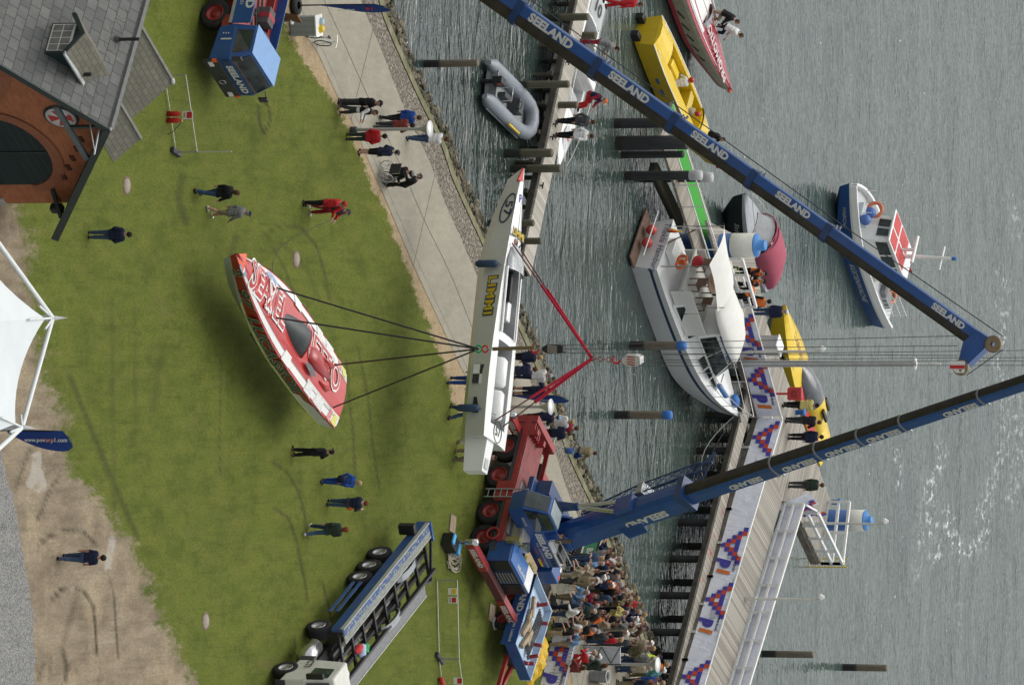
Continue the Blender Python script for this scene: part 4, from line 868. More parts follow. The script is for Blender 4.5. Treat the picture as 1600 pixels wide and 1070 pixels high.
# --- yellow raceboat
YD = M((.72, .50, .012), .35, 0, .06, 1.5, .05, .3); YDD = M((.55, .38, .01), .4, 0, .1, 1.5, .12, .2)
a_, b2 = G(994, 48, WL), G(1083, 260, WL)
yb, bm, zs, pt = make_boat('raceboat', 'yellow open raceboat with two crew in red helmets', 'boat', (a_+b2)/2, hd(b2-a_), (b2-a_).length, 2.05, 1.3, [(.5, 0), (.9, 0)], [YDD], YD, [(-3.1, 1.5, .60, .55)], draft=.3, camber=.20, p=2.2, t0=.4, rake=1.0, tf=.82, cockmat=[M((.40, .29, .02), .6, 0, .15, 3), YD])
Ly = (b2-a_).length
MB().b(-2.2, -1.1, -.55, -.05, zs(.3)-.6, zs(.3)-.1).build('engine_cover', YD, yb, bevel=.12); MB().b(-2.2, -1.1, .1, .6, zs(.3)-.6, zs(.3)-.1).build('engine_cover', YD, yb, bevel=.12); MB().b(.1, .6, -.7, .7, zs(.5)-.6, zs(.5)+.05).build('dashboard', YDD, yb, bevel=.05)
mb = MB(); mb.loft([[V((1.5+dx, hw*math.cos(q), zs(.6)+.03+hh*math.sin(q))) for q in [math.pi*k/10 for k in range(11)]] for dx, hw, hh in ((1.2, .12, .02), (.6, .6, .16), (.1, .85, .26))], closed=False, caps=False, sm=True); mb.build('cowl', YD, yb)
for s in (-1, 1):
    for x in (-4.25, -3.95): mb = MB(); mb.add([V((x, s*.75, zs(.05)+.075)), V((x+.12, s*.45, zs(.05)+.08)), V((x+.24, s*.75, zs(.05)+.075))], [(0, 1, 2) if s < 0 else (2, 1, 0)]); mb.build('white_flash', WHT, yb)
    for t_ in (.25, .33, .42, .5): p = pt(t_, .75, s); MB().box(p, (.34, .02, .17), 0).build('sponsor_mark', M([(.5, .5, .5), (.2, .3, .5), (.45, .05, .05), (.05, .12, .3)][int(t_*12) % 4], .5, 0, .3, 12), yb)
    MB().tube([pt(t_, 1, s)+V((0, 0, .01)) for t_ in np.linspace(0, .97, 16)], .03, 5).build('rub_rail', WHT, yb)
text('SPRINT', .35, yb, (2.9, -.35, zs(.8)+.10), (-1, 0, 0), (0, -1, 0), M((.45, .40, .25), .5), bold=.02)
mb = MB(); mb.loft([[V((Ly/2-.7, .28, zs(1))), V((Ly/2-.7, 0, zs(1)+.12)), V((Ly/2-.7, -.28, zs(1))), V((Ly/2-.8, 0, .5))], [V((Ly/2+.02, .02, zs(1)+.02)), V((Ly/2+.02, 0, zs(1)+.05)), V((Ly/2+.02, -.02, zs(1)+.02)), V((Ly/2, 0, zs(1)-.1))]]); mb.build('bow_tip', WHT, yb); MB().ball((Ly/2+.0, 0, zs(1)), .12, 6).build('bow_ball', REDB, yb)
for s in (-1, 1): MB().b(-Ly/2-.45, -Ly/2, s*.5-.15, s*.5+.15, -.1, .35).build('stern_drive', BLACK, yb, bevel=.04)

# --- crimson and white raceboat at the top edge
CRM = M((.34, .03, .05), .3, 0, .06, 1.5, .03, .4)
a_, b2 = G(1012, -150, WL), G(1099, 143, WL); Lc = (b2-a_).length
cb, bm, zs, pt = make_boat('raceboat', 'crimson bowed white raceboat lying beyond the yellow one', 'boat', (a_+b2)/2, hd(b2-a_), Lc, 2.7, 1.35, [(.5, 1), (.62, 0), (.9, 2)], [M((.30, .29, .24), .4, 0, .25, 6), CRM, M((.40, .40, .33), .4, 0, .2, 5)], CRM, [(-1.2, .9, .5, .6)], draft=.3, camber=.12, p=2.2, t0=.3, rake=1.2, cockmat=[BLACK, GREY])
deckstripe(cb, bm, zs, Lc, 2.7, .02, .78, .38, .62, WHT, 'white_panel', camber=.12, lift=.014); deckstripe(cb, bm, zs, Lc, 2.7, .40, .45, .62, .95, WHT, 'pinstripe', camber=.12); deckstripe(cb, bm, zs, Lc, 2.7, .80, .84, .35, .97, WHT, 'pinstripe', camber=.12)
text('PROMOTION', .42, cb, (2.7, -.30, zs(.75)+.17), (-1, 0, 0), (0, -1, 0), M((.6, .5, .5), .5), bold=.03); text('101', .30, cb, (2.0, .62, zs(.7)+.14), (0, 1, 0), (-1, 0, 0), WHT, bold=.03)
MB().tube([pt(t_, 1, 1)+V((0, 0, .02)) for t_ in np.linspace(.1, .7, 12)], .09, 8).build('chrome_rail', CHROME, cb)
for s in (-1, 1):
    for k in range(5): p = pt(.5+.07*k, .72, s); MB().box(p, (.5, .03, .1), 0, Matrix.Rotation(.5*s, 3, 'Y')).build('side_slash', M((.05, .05, .04), .5), cb)
MB().ball((Lc/2-.03, 0, zs(1)), .11, 8).build('bow_ball', ORB, cb)
mb = MB(); mb.loft([[V((1.0+dx, hw*math.cos(q), zs(.6)+.1+hh*math.sin(q))) for q in [math.pi*k/8 for k in range(9)]] for dx, hw, hh in ((.7, .1, .02), (.2, .6, .2), (-.1, .7, .26))], closed=False, caps=False, sm=True); mb.build('windscreen', M((.30, .31, .33), .2), cb)

# --- yellow and red raceboat number 76 beyond the platform
a_, b2 = G(1242, 690, WL), G(1171, 474, WL); L7 = (b2-a_).length
nb, bm, zs, pt = make_boat('raceboat', 'yellow and red raceboat number 76 with closed canopy beyond the platform', 'boat', (a_+b2)/2+V((.25, .6, 0)), hd(b2-a_), L7*1.05, 2.4, 1.55, [(.5, 1), (.66, 1)], [M((.30, .30, .27), .4), YD], YD, None, draft=.3, camber=.14, p=2.3, t0=.45, rake=1.0, group=None)
L7 *= 1.05
for s in (-1, 1): sidetext(nb, pt, 0, .78, .74, .62, s, '76', BLACK, bold=.06, wx=1.1)
deckstripe(nb, bm, zs, L7, 2.5, .55, .97, .12, .52, RED if False else M((.50, .035, .035), .35, 0, .06), 'red_panel', camber=.14)
text('DARNELL7', .34, nb, (1.7, -.1, zs(.7)+.18), (-1, 0, 0), (0, -1, 0), M((.35, .18, .02), .5), bold=.01)
mb = MB(); rr = []
for x, hw, hh in ((1.0, .12, .05), (.3, .62, .42), (-.6, .72, .62), (-1.4, .72, .60), (-2.3, .66, .5), (-3.3, .5, .2)): rr.append([V((x, hw*math.cos(q), zs(.4)+.1+hh*math.sin(q))) for q in [math.pi*k/10 for k in range(11)]])
mb.loft(rr[:4], closed=False, caps=False, sm=True); mb.build('canopy', M((.10, .11, .12), .12, 0, .3, 3, 0, .3, .6), nb); MB().loft(rr[3:], closed=False, caps=False, sm=True).build('engine_cowl', YD, nb)
MB().box((-2.1, .35, zs(.3)+.66), (.7, .2, .1)).build('air_intake', BLACK, nb); MB().box((-2.1, -.4, zs(.3)+.62), (.7, .2, .1)).build('air_intake', BLACK, nb)
mb = MB(); mb.loft([[V((L7/2-.7, .26, zs(1))), V((L7/2-.7, 0, zs(1)+.12)), V((L7/2-.7, -.26, zs(1)))], [V((L7/2+.02, .02, zs(1)+.02)), V((L7/2+.02, 0, zs(1)+.05)), V((L7/2+.02, -.02, zs(1)+.02))]]); mb.build('bow_tip', ORB, nb)
p = pt(.42, .75, 1); MB().box(p, (.7, .03, .24)).build('side_grille', BLACK, nb)

# --- dark launch with pink cover, behind the blue post
a_, b2 = G(1168, 430, WL), G(1118, 303, WL); Ld = (b2-a_).length
db, bm, zs, pt = make_boat('motor_launch', 'black hulled launch with grey deck and pink folding hood', 'boat', (a_+b2)/2, hd(b2-a_), Ld, 2.5, 1.45, [(.5, 0), (.9, 1)], [M((.012, .014, .016), .25, 0, .2, 2, 0, .4), M((.45, .46, .46), .3)], M((.33, .35, .38), .5, 0, .06, 3), [(-2.4, .2, .7, .5)], draft=.3, p=2.0, t0=.3, rake=.7)
for s in (-1, 1):
    MB().tube([V((-Ld/2+Ld*t_, s*bm(t_)*.93, zs(t_)+.38)) for t_ in np.linspace(.5, 1, 10)], .018, 5).build('guard_rail', CHROME, db); sidetext(db, pt, 0, .72, .75, .24, s, 'Stint', LETTER, bold=0, shear=.3)
PINK = M((.36, .085, .125), .75, 0, .08, 3, .05, 0, .2, .2)
mb = MB(); mb.loft([[V((x, 1.1*math.cos(q), zs(.3)+.1+h_*math.sin(q)**.7)) for q in [math.pi*k/10 for k in range(11)]] for x, h_ in ((-2.6, .5), (-1.8, .85), (-.6, .95), (-.1, .85))], closed=False, caps=False, sm=True); mb.build('folding_hood', PINK, db)
mb = MB(); mb.loft([[V((x, w_*math.cos(q), zs(.4)+.05+h_*math.sin(q)**.6)) for q in [math.pi*k/8 for k in range(9)]] for x, w_, h_ in ((.75, .75, .15), (.1, 1.0, .85))], closed=False, caps=False, sm=True); mb.build('windscreen', M((.30, .31, .32), .15), db)
for q in (0, .35): MB().tube([V((.15-q, 1.12*math.cos(k), zs(.4)+.1+.92*math.sin(k))) for k in np.linspace(0, math.pi, 12)], .035, 6).build('hood_hoop', PINK, db)

# --- white motor yacht
a_, b2 = G(998, 382, WL), G(1090, 650, WL); Lm = (b2-a_).length; mid_ = (a_+b2)/2
BLS = M((.03, .10, .28), .4); CAN = M((.66, .655, .62), .8, 0, .04, 2, .08, 0, .2, .15); TEAK = M((.14, .085, .06), .6, 0, .2, 6)
my, bm, zs, pt = make_boat('motor_yacht', 'white two deck motor yacht with canvas awnings moored in the middle', 'boat', mid_, hd(b2-a_), Lm, 3.4, 1.68, [(.5, 1), (.84, 2), (.90, 1)], [BLS, M((.62, .63, .63), .3, 0, .05, 1.5, .12, .3), M((.015, .035, .10), .4)], GEL, None, draft=.45, camber=.04, p=2.3, t0=.45, rake=1.0, sheer=.42, tf=.93, dead=.26, capmi=1)
zd = zs(.3)
MB().b(-Lm/2-.75, -Lm/2, -1.5, 1.5, .1, .2).build('swim_platform', TEAK, my, bevel=.03); MB().tube([V((-Lm/2-.7, y, .75)) for y in np.linspace(-1.4, 1.4, 6)], .025, 6).build('platform_rail', WHITE, my)
for y in (-.25, .55): MB().ball((-Lm/2-.35, y, .55), .24, 8).build('red_fender', M((.50, .06, .05), .5), my)
text('Thekla', .3, my, (-Lm/2-.01, .75, 1.05), (0, -1, 0), (0, 0, 1), M((.05, .06, .16), .5), shear=.3, bold=0); text('Hamburg', .3, my, (-Lm/2-.01, -.85, 1.05), (0, -1, 0), (0, 0, 1), M((.05, .06, .16), .5), shear=.3, bold=0)
# lower deckhouse
def house(mb, x0, x1, w0, w1, z0, z1, tap=.86, rake0=.1, rake1=.3):
    mb.loft([[V((x0, -w0, z0)), V((x1, -w1, z0)), V((x1, w1, z0)), V((x0, w0, z0))], [V((x0+rake0, -w0*tap, z1)), V((x1-rake1, -w1*tap, z1)), V((x1-rake1, w1*tap, z1)), V((x0+rake0, w0*tap, z1))]])
def houseglass(o, x0, x1, w0, w1, z0, z1, tap, rake0, rake1, spans, fz=(.3, .85), mat=GLASS, name='window', both=True):
    for s in ((-1, 1) if both else (-1,)):
        for u0, u1 in spans:
            vs = []
            for u, q in ((u0, fz[0]), (u1, fz[0]), (u1, fz[1]), (u0, fz[1])):
                xa, xb = x0+rake0*q, x1-rake1*q; x = xa+(xb-xa)*u; w_ = (w0+(w1-w0)*u)*(1+(tap-1)*q); vs.append(V((x, s*(w_+.012), z0+(z1-z0)*q)))
            mb = MB(); mb.add(vs, [(0, 1, 2, 3) if s < 0 else (3, 2, 1, 0)]); mb.build(name, mat, o)
mb = MB(); house(mb, -3.0, 3.4, 1.42, .9, zd, zd+.62, .93, .0, .7); mb.build('lower_cabin', GEL, my, bevel=.04)
houseglass(my, -3.0, 3.4, 1.42, .9, zd, zd+.62, .93, 0, .7, [(.02, .30), (.32, .36), (.60, .72), (.74, .84), (.86, .96)], (.25, .85))
mb = MB(); house(mb, -1.0, 2.0, 1.3, 1.08, zd+.62, zd+1.75, .82, .1, 1.0); mb.build('saloon', GEL, my, bevel=.05)
houseglass(my, -1.0, 2.0, 1.3, 1.08, zd+.62, zd+1.75, .82, .1, 1.0, [(.06, .48), (.5, .95)], (.08, .72))
mb = MB(); vs = [V((1.93-.85*q, y*(1.08*(1-.18*q))*.9, zd+.66+1.1*q)) for q, y in ((.1, -1), (.1, 1), (.75, 1), (.75, -1))]; mb.add([v+V((.05, 0, .02)) for v in vs], [(0, 1, 2, 3)]); mb.build('windscreen', GLASS, my)
for s in (-1, 1): text('BERG', .2, my, (.9, s*1.0, zd+1.58), (-s, 0, 0), (0, -s*.25, 1), DARK, bold=.02); MB().bar(V((-.8, s*1.105, zd+1.62)), V((.9, s*.99, zd+1.62)), .012, .09).build('blue_line', BLS, my)
# aft deck, flybridge, canvas
MB().b(-3.9, -1.0, -1.25, 1.25, zd+.62, zd+.70).build('aft_deck', CREAM, my)
for s in (-1, 1):
    for i in range(2): MB().b(-3.8+i*1.4, -2.45+i*1.4, s*1.3-.02, s*1.3+.02, zd+.1, zd+1.05).build('canvas_dodger', CAN, my)
mb = MB(); mb.loft([[V((x, w_*math.cos(q), zd+1.7+h_*math.sin(q)**.8)) for q in [math.pi*k/10 for k in range(11)]] for x, w_, h_ in ((-2.3, .95, .2), (-1.6, 1.15, .42), (-.2, 1.2, .5), (.8, 1.0, .34), (1.3, .7, .1))], closed=False, sm=True); mb.build('flybridge_cover', CAN, my)
AW = V((0, 0, 0)); mb = MB(); n=8
vs = []
for i in range(n+1):
    for j in range(n+1): u, v_ = i/n, j/n; x = -5.5+2.9*u; y = -1.35+2.7*v_; vs.append(V((x-.2*math.sin(math.pi*v_)*(1-2*u), y*(1-.16*math.sin(math.pi*u)), zd+2.35+.30*math.sin(math.pi*v_)-.35*u)))
mb.add(vs, [(i*(n+1)+j, (i+1)*(n+1)+j, (i+1)*(n+1)+j+1, i*(n+1)+j+1) for i in range(n) for j in range(n)], 0, True); mb.build('awning', CAN, my)
for x, y in ((-5.3, -1.25), (-5.3, 1.25), (-2.7, -1.2), (-2.7, 1.2)): MB().tube([V((x, y, zd)), V((x, y, zd+2.3))], .025, 6).build('awning_pole', CHROME, my)
MB().lathe([(.02, .0), (.04, .7), (.42, .72), (.42, .76)], 16, 0, (-2.9, .1, zd+.7)).build('table', M((.50, .30, .20), .5), my)
for x, y in ((-3.4, -.5), (-2.3, -.6), (-2.2, .6), (-3.4, .7)): mb = MB(); mb.b(x-.22, x+.22, y-.22, y+.22, zd+1.08, zd+1.13); mb.b(x-.22, x-.17, y-.22, y+.22, zd+1.13, zd+1.55); [mb.b(x+q*.2-.02, x+q*.2+.02, y+r_*.2-.02, y+r_*.2+.02, zd+.7, zd+1.08) for q in (-1, 1) for r_ in (-1, 1)]; mb.build('deck_chair', TEAK, my)
fl = MB(); fl.tube([V((-Lm/2+.1, .2, zd)), V((-Lm/2-.7, .2, zd+1.5))], .03); fl.build('flagstaff', TEAK, my)
vs = []; cc = []
for i in range(7):
    for j in range(4): u, v_ = i/6, j/3; vs.append(V((-Lm/2-.66+.16*u+.1*math.sin(u*5+v_), .2+.1*math.sin(u*6+v_*2), zd+1.4-1.25*u-.1*v_))+V((v_*.25, v_*.35, -.05)))
mb = MB(); mb.add(vs, []); 
for i in range(6):
    for j in range(3): mb.f.append([i*4+j, (i+1)*4+j, (i+1)*4+j+1, i*4+j+1]); mb.m.append(j); mb.s.append(True)
mb.build('ensign', [M((.02, .02, .02), .8), REDB, M((.65, .42, .02), .8)], my)
MB().ball((-3.9, .45, zd+.95), .28, 8, 0, (.8, 1.2, .9)).build('red_bag', M((.42, .02, .03), .8), my)
for y in (-.9, -.6): MB().ring((-Lm/2+.35, y, zd+.8), .2, .07, (1, .2, 0), 14).build('lifebuoy', M((.65, .13, .03), .5), my)
for s in (-1, 1):
    pts_ = [V((-Lm/2+Lm*t_, s*bm(t_)*.95, zs(t_)+.72)) for t_ in np.linspace(.60, 1.0, 10)]; MB().tube(pts_, .022, 6).build('bow_rail', CHROME, my); pts2 = [p-V((0, 0, .36)) for p in pts_]; MB().tube(pts2, .014, 6).build('bow_rail', CHROME, my)
    for p in pts_[::2]: MB().tube([p-V((0, 0, .7)), p], .016, 6).build('stanchion', CHROME, my)
MB().tube([V((Lm/2-.2, 0, zs(1)+.1)), V((Lm/2+.35, 0, zs(1)+.05))], .07).build('anchor_roller', GALV, my); MB().ball((Lm/2-.9, .1, zs(.9)+.2), .3, 8, 0, (1.2, .9, .6)).build('blue_cover', BTARP, my); MB().tube([V((2.2, -1.2, zs(.7)+.55)), V((3.1, -1.0, zs(.75)+.55))], .12, 8).build('blue_fender', M((.05, .20, .50), .5), my)
MB().b(2.6, 3.0, -.25, .25, zs(.8)+.05, zs(.8)+.12).build('deck_hatch', GLASS, my)
MB().b(-Lm/2+.1, -Lm/2+.9, -.4, .5, zd+.02, zd+.35).build('white_locker', GEL, my, bevel=.03)
text('', .1, my, (0, 0, 0), (1, 0, 0), (0, 1, 0), DARK) if False else None
for k_, (x, y) in enumerate(((1128, 660), (1133, 655))):
    p0 = my.matrix_basis @ V((Lm/2-.2, 0, zs(1))); p1 = G(1106-k_*4, 770+k_*20, -.6); mb = MB(); mb.tube([p0.lerp(p1, u)-V((0, 0, .9*math.sin(math.pi*u)*(1-.4*k_))) for u in np.linspace(0, 1, 12)], .022, 5); ro = thing('mooring_line', ['pale slack mooring line from the yacht bow to the pier', 'thin dark mooring line under the yacht bow'][k_], 'rope', p0); mb.build('rope', [M((.45, .45, .42), .8), DARK][k_], ro, world=True)

# --- blue coastguard boat far out
a_, b2 = G(1362, 474, WL), G(1288, 289, WL); Lk = (b2-a_).length
KBL = M((.012, .065, .22), .35, 0, .1, 2, .1, .3); KRD = M((.50, .045, .045), .5, 0, .06)
kb, bm, zs, pt = make_boat('patrol_boat', 'blue hulled patrol boat with white wheelhouse out on open water', 'boat', (a_+b2)/2+V((0, .7, 0)), hd(b2-a_), Lk*1.03, 3.4, 1.12, [(.5, 0), (.93, 1)], [KBL, GEL], M((.50, .52, .53), .5, 0, .05, 2), None, draft=.35, camber=.02, p=2.3, t0=.45, rake=.7, sheer=.30, tf=.85, dead=.2)
for s in (-1, 1):
    MB().loft([[pt(t_, 1, s), pt(t_, 1, s)+V((0, 0, .30)), pt(t_, 1, s)+V((0, -s*.14, .30)), pt(t_, 1, s)+V((0, -s*.14, 0))] for t_ in np.linspace(0, .985, 16)], mi=0).build('bulwark', GEL, kb)
    sidetext(kb, pt, 0, .40, .74, .28, s, 'KÜSTENWACHE', LETTER, bold=.01, shear=.25, wx=.95); sidetext(kb, pt, 0, .84, .74, .20, s, 'HABICHT', LETTER, bold=0, wx=.9)
    for t_ in (.86, .7): MB().tube([V((-Lk/2+Lk*t_, s*bm(t_)*.8, zs(t_))), V((-Lk/2+Lk*t_, s*bm(t_)*.8, zs(t_)+.9))], .02, 6).build('stanchion', WHITE, kb)
zk_ = zs(.4)
mb = MB(); house(mb, -1.7, 1.5, .95, .8, zk_, zk_+1.5, .9, .0, .3); mb.build('wheelhouse', GEL, kb, bevel=.04)
houseglass(kb, -1.7, 1.5, .95, .8, zk_, zk_+1.5, .9, 0, .3, [(.05, .3), (.34, .6), (.64, .95)], (.5, .88))
for y in (-.5, .05): mb = MB(); mb.add([V((1.34, y, zk_+.8)), V((1.34, y+.45, zk_+.8)), V((1.24, y+.43, zk_+1.35)), V((1.24, y+.02, zk_+1.35))], [(0, 1, 2, 3)]); ob = mb.build('window', GLASS, kb); ob.location = (.05, 0, 0)
MB().b(-1.8, 1.55, -.95, .95, zk_+1.5, zk_+1.58).build('wheelhouse_roof', GEL, kb, bevel=.03)
for x0, x1, y0, y1 in ((.5, 1.4, -.85, -.05), (.5, 1.4, .1, .85), (-.9, .3, -.85, -.05), (-.9, .3, .1, .85)): MB().b(x0, x1, y0, y1, zk_+1.58, zk_+1.60).build('red_panel', KRD, kb)
zt = zk_+1.58; mb = MB(); mb.tube([V((-.9, 0, zt)), V((-1.1, 0, zt+2.3))], [.12, .07], 8); mb.build('mast', GEL, kb); MB().tube([V((-1.06, -.7, zt+1.8)), V((-1.06, .7, zt+1.8))], .05).build('crosstree', GEL, kb); MB().tube([V((-.4, -.8, zt+.6)), V((-.4, .8, zt+.6))], .09).build('radar_bar', GEL, kb); MB().tube([V((-.4, 0, zt)), V((-.4, 0, zt+.6))], .08).build('radar_post', GEL, kb); MB().lathe([(.09, 0), (.09, .2), (0, .22)], 10, 0, (-1.1, 0, zt+2.3)).build('blue_light', BTARP, kb)
for x, y, h_ in ((1.1, -.7, 1.4), (-.9, .7, 1.9), (.6, .7, .9)): MB().tube([V((x, y, zt)), V((x, y, zt+h_))], .015, 5).build('aerial', WHITE, kb)
MB().ring((1.75, -.75, zk_+.6), .34, .09, (.9, .3, .2), 16).build('lifebuoy', M((.55, .16, .08), .6), kb)
for x, y in ((2.6, .55), (2.2, -.2)): MB().ball((x, y, zs(.75)+.45), .28, 8).build('blue_fender', M((.05, .12, .35), .5), kb)
MB().b(1.9, 2.9, -.3, .5, zs(.7), zs(.7)+.35).build('fore_hatch', M((.40, .45, .48), .5), kb, bevel=.03)
mb = MB()
for i, c_ in enumerate((0, 1, 2)): mb.add([V((-2.0, -.2-.0*i, zk_+.5+.22*i)), V((-3.2, -.2, zk_+.5+.22*i)), V((-3.2, -.2, zk_+.72+.22*i)), V((-2.0, -.2, zk_+.72+.22*i))], [(0, 1, 2, 3)], c_)
mb.xf(Matrix.Translation((-.1, -.7, .0))); ob = mb.build('ensign', [M((.02, .06, .25), .8), WHT, REDB], kb)
mb = MB()
for k in range(5): mb.tube([V((-Lk/2+.3+k*.32, -.95, zs(.05)+.1)), V((-Lk/2+.3+k*.32, -.95, zs(.05)+1.0))], .02, 5)
for q in (.35, .7, 1.0): mb.tube([V((-Lk/2+.2, -.95, zs(.05)+q)), V((-Lk/2+1.7, -.95, zs(.05)+q))], .02, 5)
mb.xf(Matrix.Translation((0, 1.9, 0))); mb.build('stern_rail', WHITE, kb); MB().ring((-Lk/2+.9, .3, zs(.05)+.3), .3, .09, (.2, .3, 1), 16).build('lifebuoy', M((.60, .22, .12), .6), kb)
MB().b(-Lk/2+.6, -Lk/2+1.9, -.3, .8, zs(.1)+.01, zs(.1)+.3).build('stern_locker', M((.20, .21, .22), .6), kb)
# ------------------------------------------------------------------ vehicles
def wheel(o, x, y, r, w_, side, rimmat, name='wheel', z=None):
    z = r if z is None else z; h = w_/2
    mb = MB(); mb.lathe([(r*.55, -h*.9), (r*.82, -h), (r*.97, -h*.85), (r, -h*.4), (r, h*.4), (r*.97, h*.85), (r*.82, h), (r*.55, h*.9)], 26, 0, (x, y, z), (0, 1, 0))
    k = mb.build(name, RUBBER, o); mb = MB()
    mb.lathe([(0, h*.35), (r*.16, h*.75), (r*.2, h*.45), (r*.38, h*.30), (r*.50, h*.55), (r*.58, h*.93), (r*.55, h*.98)], 22, 0, (x, y, z), (0, side, 0)); rm = mb.build('rim', rimmat, k)
    mb = MB()
    for i in range(8): a_ = i*math.pi/4; mb.b(x+math.cos(a_)*r*.30-.025, x+math.cos(a_)*r*.30+.025, min(y+side*h*.3, y+side*h*.55), max(y+side*h*.3, y+side*h*.55), z+math.sin(a_)*r*.30-.025, z+math.sin(a_)*r*.30+.025)
    return k
def quad(o, name, mat, pts, out=None, lift=.012):
    pts = [V(p) for p in pts]; n_ = (pts[1]-pts[0]).cross(pts[2]-pts[0]).normalized()
    if out is not None and n_.dot(V(out)) < 0: pts = pts[::-1]; n_ = -n_
    return MB().add([p+n_*lift for p in pts], [tuple(range(len(pts)))]).build(name, mat, o)
SEE = dict(bold=.05, sp=1.0, wx=1.12)
def boom(parent, P0, P1, secs, belly, side, txtd, name='boom_section'):
    """telescopic boom P0->P1; secs: (from, to, half width, height, lettering centre or None, lettering height)"""
    d = (P1-P0); ln = d.length; d.normalize(); s_ = d.cross(V((0, 0, 1))).normalized(); u = s_.cross(d)
    for i, (a_, b2, w_, h, txts, th) in enumerate(secs):
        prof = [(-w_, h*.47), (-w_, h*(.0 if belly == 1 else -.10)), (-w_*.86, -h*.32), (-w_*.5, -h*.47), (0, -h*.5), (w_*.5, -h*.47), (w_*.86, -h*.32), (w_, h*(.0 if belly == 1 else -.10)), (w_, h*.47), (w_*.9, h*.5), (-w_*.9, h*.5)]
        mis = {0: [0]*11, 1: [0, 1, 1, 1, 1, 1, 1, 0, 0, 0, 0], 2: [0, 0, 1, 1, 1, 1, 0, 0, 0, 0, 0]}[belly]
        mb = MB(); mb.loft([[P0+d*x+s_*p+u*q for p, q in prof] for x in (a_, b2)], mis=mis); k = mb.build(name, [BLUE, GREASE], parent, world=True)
        if i < len(secs)-1:                       # collar at the outer end
            mb = MB(); cw_ = .26 if belly == 1 else .05; mb.loft([[P0+d*x+s_*p*1.08+u*q*1.08 for p, q in prof] for x in (b2-cw_, b2+.02)]); mb.build('boom_collar', BLUED, k, world=False) if False else mb.build('boom_collar', [BLUED if belly == 1 else GREY], parent, world=True)
            for sg in (-1, 1): MB().tube([P0+d*(b2+.1)+s_*sg*w_*.7+u*h*.5, P0+d*(b2+.1)+s_*sg*w_*.7+u*(h*.5+.13)], .05, 6).build('rope_guide', GALV, parent, world=True)
        for tx in txts:
            if side > 0: text('SEELAND', th, parent, P0+d*tx+s_*w_+u*h*.20, d, u, LETTER, world=True, lift=.02, **SEE)
            else: text('SEELAND', th, parent, P0+d*tx-s_*w_+u*h*.14, -d, u, LETTER, world=True, lift=.02, **SEE)
    return d, s_, u
def rope(name, label, pts, r=.016, mat=M((.09, .095, .09), .5), parent=None):
    mb = MB(); mb.tube(pts, r, 6); o = mb.build(name, mat); return tag(o, label, 'rope')
def sheave(o, c, ax, r, w_=.08, mat=None):
    MB().lathe([(r*.25, -w_), (r*.8, -w_*.8), (r, -w_), (r*.86, 0), (r, w_), (r*.8, w_*.8), (r*.25, w_)], 22, 0, c, ax).build('sheave', mat or M((.25, .19, .12), .5, .3, .2), o, world=True)
def hookblock(name, label, top, h, wd, th, stripes, rz=0):
    """striped sheave block hanging under ropes, hook at the bottom; origin at its top"""
    o = thing(name, label, 'hook block', top, rz); mb = MB()
    mb.loft([[V((-wd*.32, -th, 0)), V((wd*.32, -th, 0)), V((wd*.32, th, 0)), V((-wd*.32, th, 0))], [V((-wd*.5, -th, -h*.2)), V((wd*.5, -th, -h*.2)), V((wd*.5, th, -h*.2)), V((-wd*.5, th, -h*.2))], [V((-wd*.5, -th, -h*.6)), V((wd*.5, -th, -h*.6)), V((wd*.5, th, -h*.6)), V((-wd*.5, th, -h*.6))], [V((-wd*.2, -th, -h*.8)), V((wd*.2, -th, -h*.8)), V((wd*.2, th, -h*.8)), V((-wd*.2, th, -h*.8))]]); mb.build('cheek_plates', stripes[0], o, bevel=.02)
    for i in range(4): x = -wd*.42+wd*.22*i; quad(o, 'warning_stripe', stripes[1], [(x, -th, -h*.58), (x+wd*.1, -th, -h*.58), (x+wd*.2, -th, -h*.22), (x+wd*.1, -th, -h*.22)], (0, -1, 0))
    MB().tube([V((0, 0, -h*.8)), V((0, 0, -h*.95))], .05).build('swivel', GALV, o); c_ = V((0, 0, -h*1.12)); MB().tube([c_+V((math.sin(a_)*.14, 0, math.cos(a_)*.16)) for a_ in np.linspace(0, 4.4, 12)], [.045]*10+[.03, .015], 7).build('hook', REDB, o)
    return o

# ---------------- crane one, at the top of the picture
h1 = V((math.cos(R(-30)), math.sin(R(-30)), 0)); l1 = V((-h1.y, h1.x, 0)); W1 = G(313, 22); O1 = W1+l1*1.2
k1 = thing('mobile_crane', 'blue and red mobile crane whose boom crosses the top right, cab facing down the lawn', 'mobile crane', O1, R(-30))
mb = MB(); mb.loft([[V((.62, -1.3, .95)), V((2.02, -1.3, .80)), V((2.02, 1.3, .80)), V((.62, 1.3, .95))], [V((.5, -1.3, 1.55)), V((2.05, -1.3, 1.62)), V((2.05, 1.3, 1.62)), V((.5, 1.3, 1.55))], [V((.55, -1.2, 2.42)), V((1.75, -1.14, 2.40)), V((1.75, 1.14, 2.40)), V((.55, 1.2, 2.42))]]); mb.build('cab', BLUE, k1, bevel=.04)
MB().b(.5, 1.74, -1.18, 1.18, 2.42, 2.46).build('cab_roof', LBLUE, k1, bevel=.015)
quad(k1, 'windscreen', GLASS, [(2.035, -1.18, 1.68), (2.035, 1.18, 1.68), (1.77, 1.08, 2.36), (1.77, -1.08, 2.36)], (1, 0, .3), .02); quad(k1, 'side_window', GLASS, [(.78, -1.28, 1.72), (1.78, -1.27, 1.68), (1.60, -1.16, 2.30), (.75, -1.2, 2.32)], (0, -1, .2), .02)
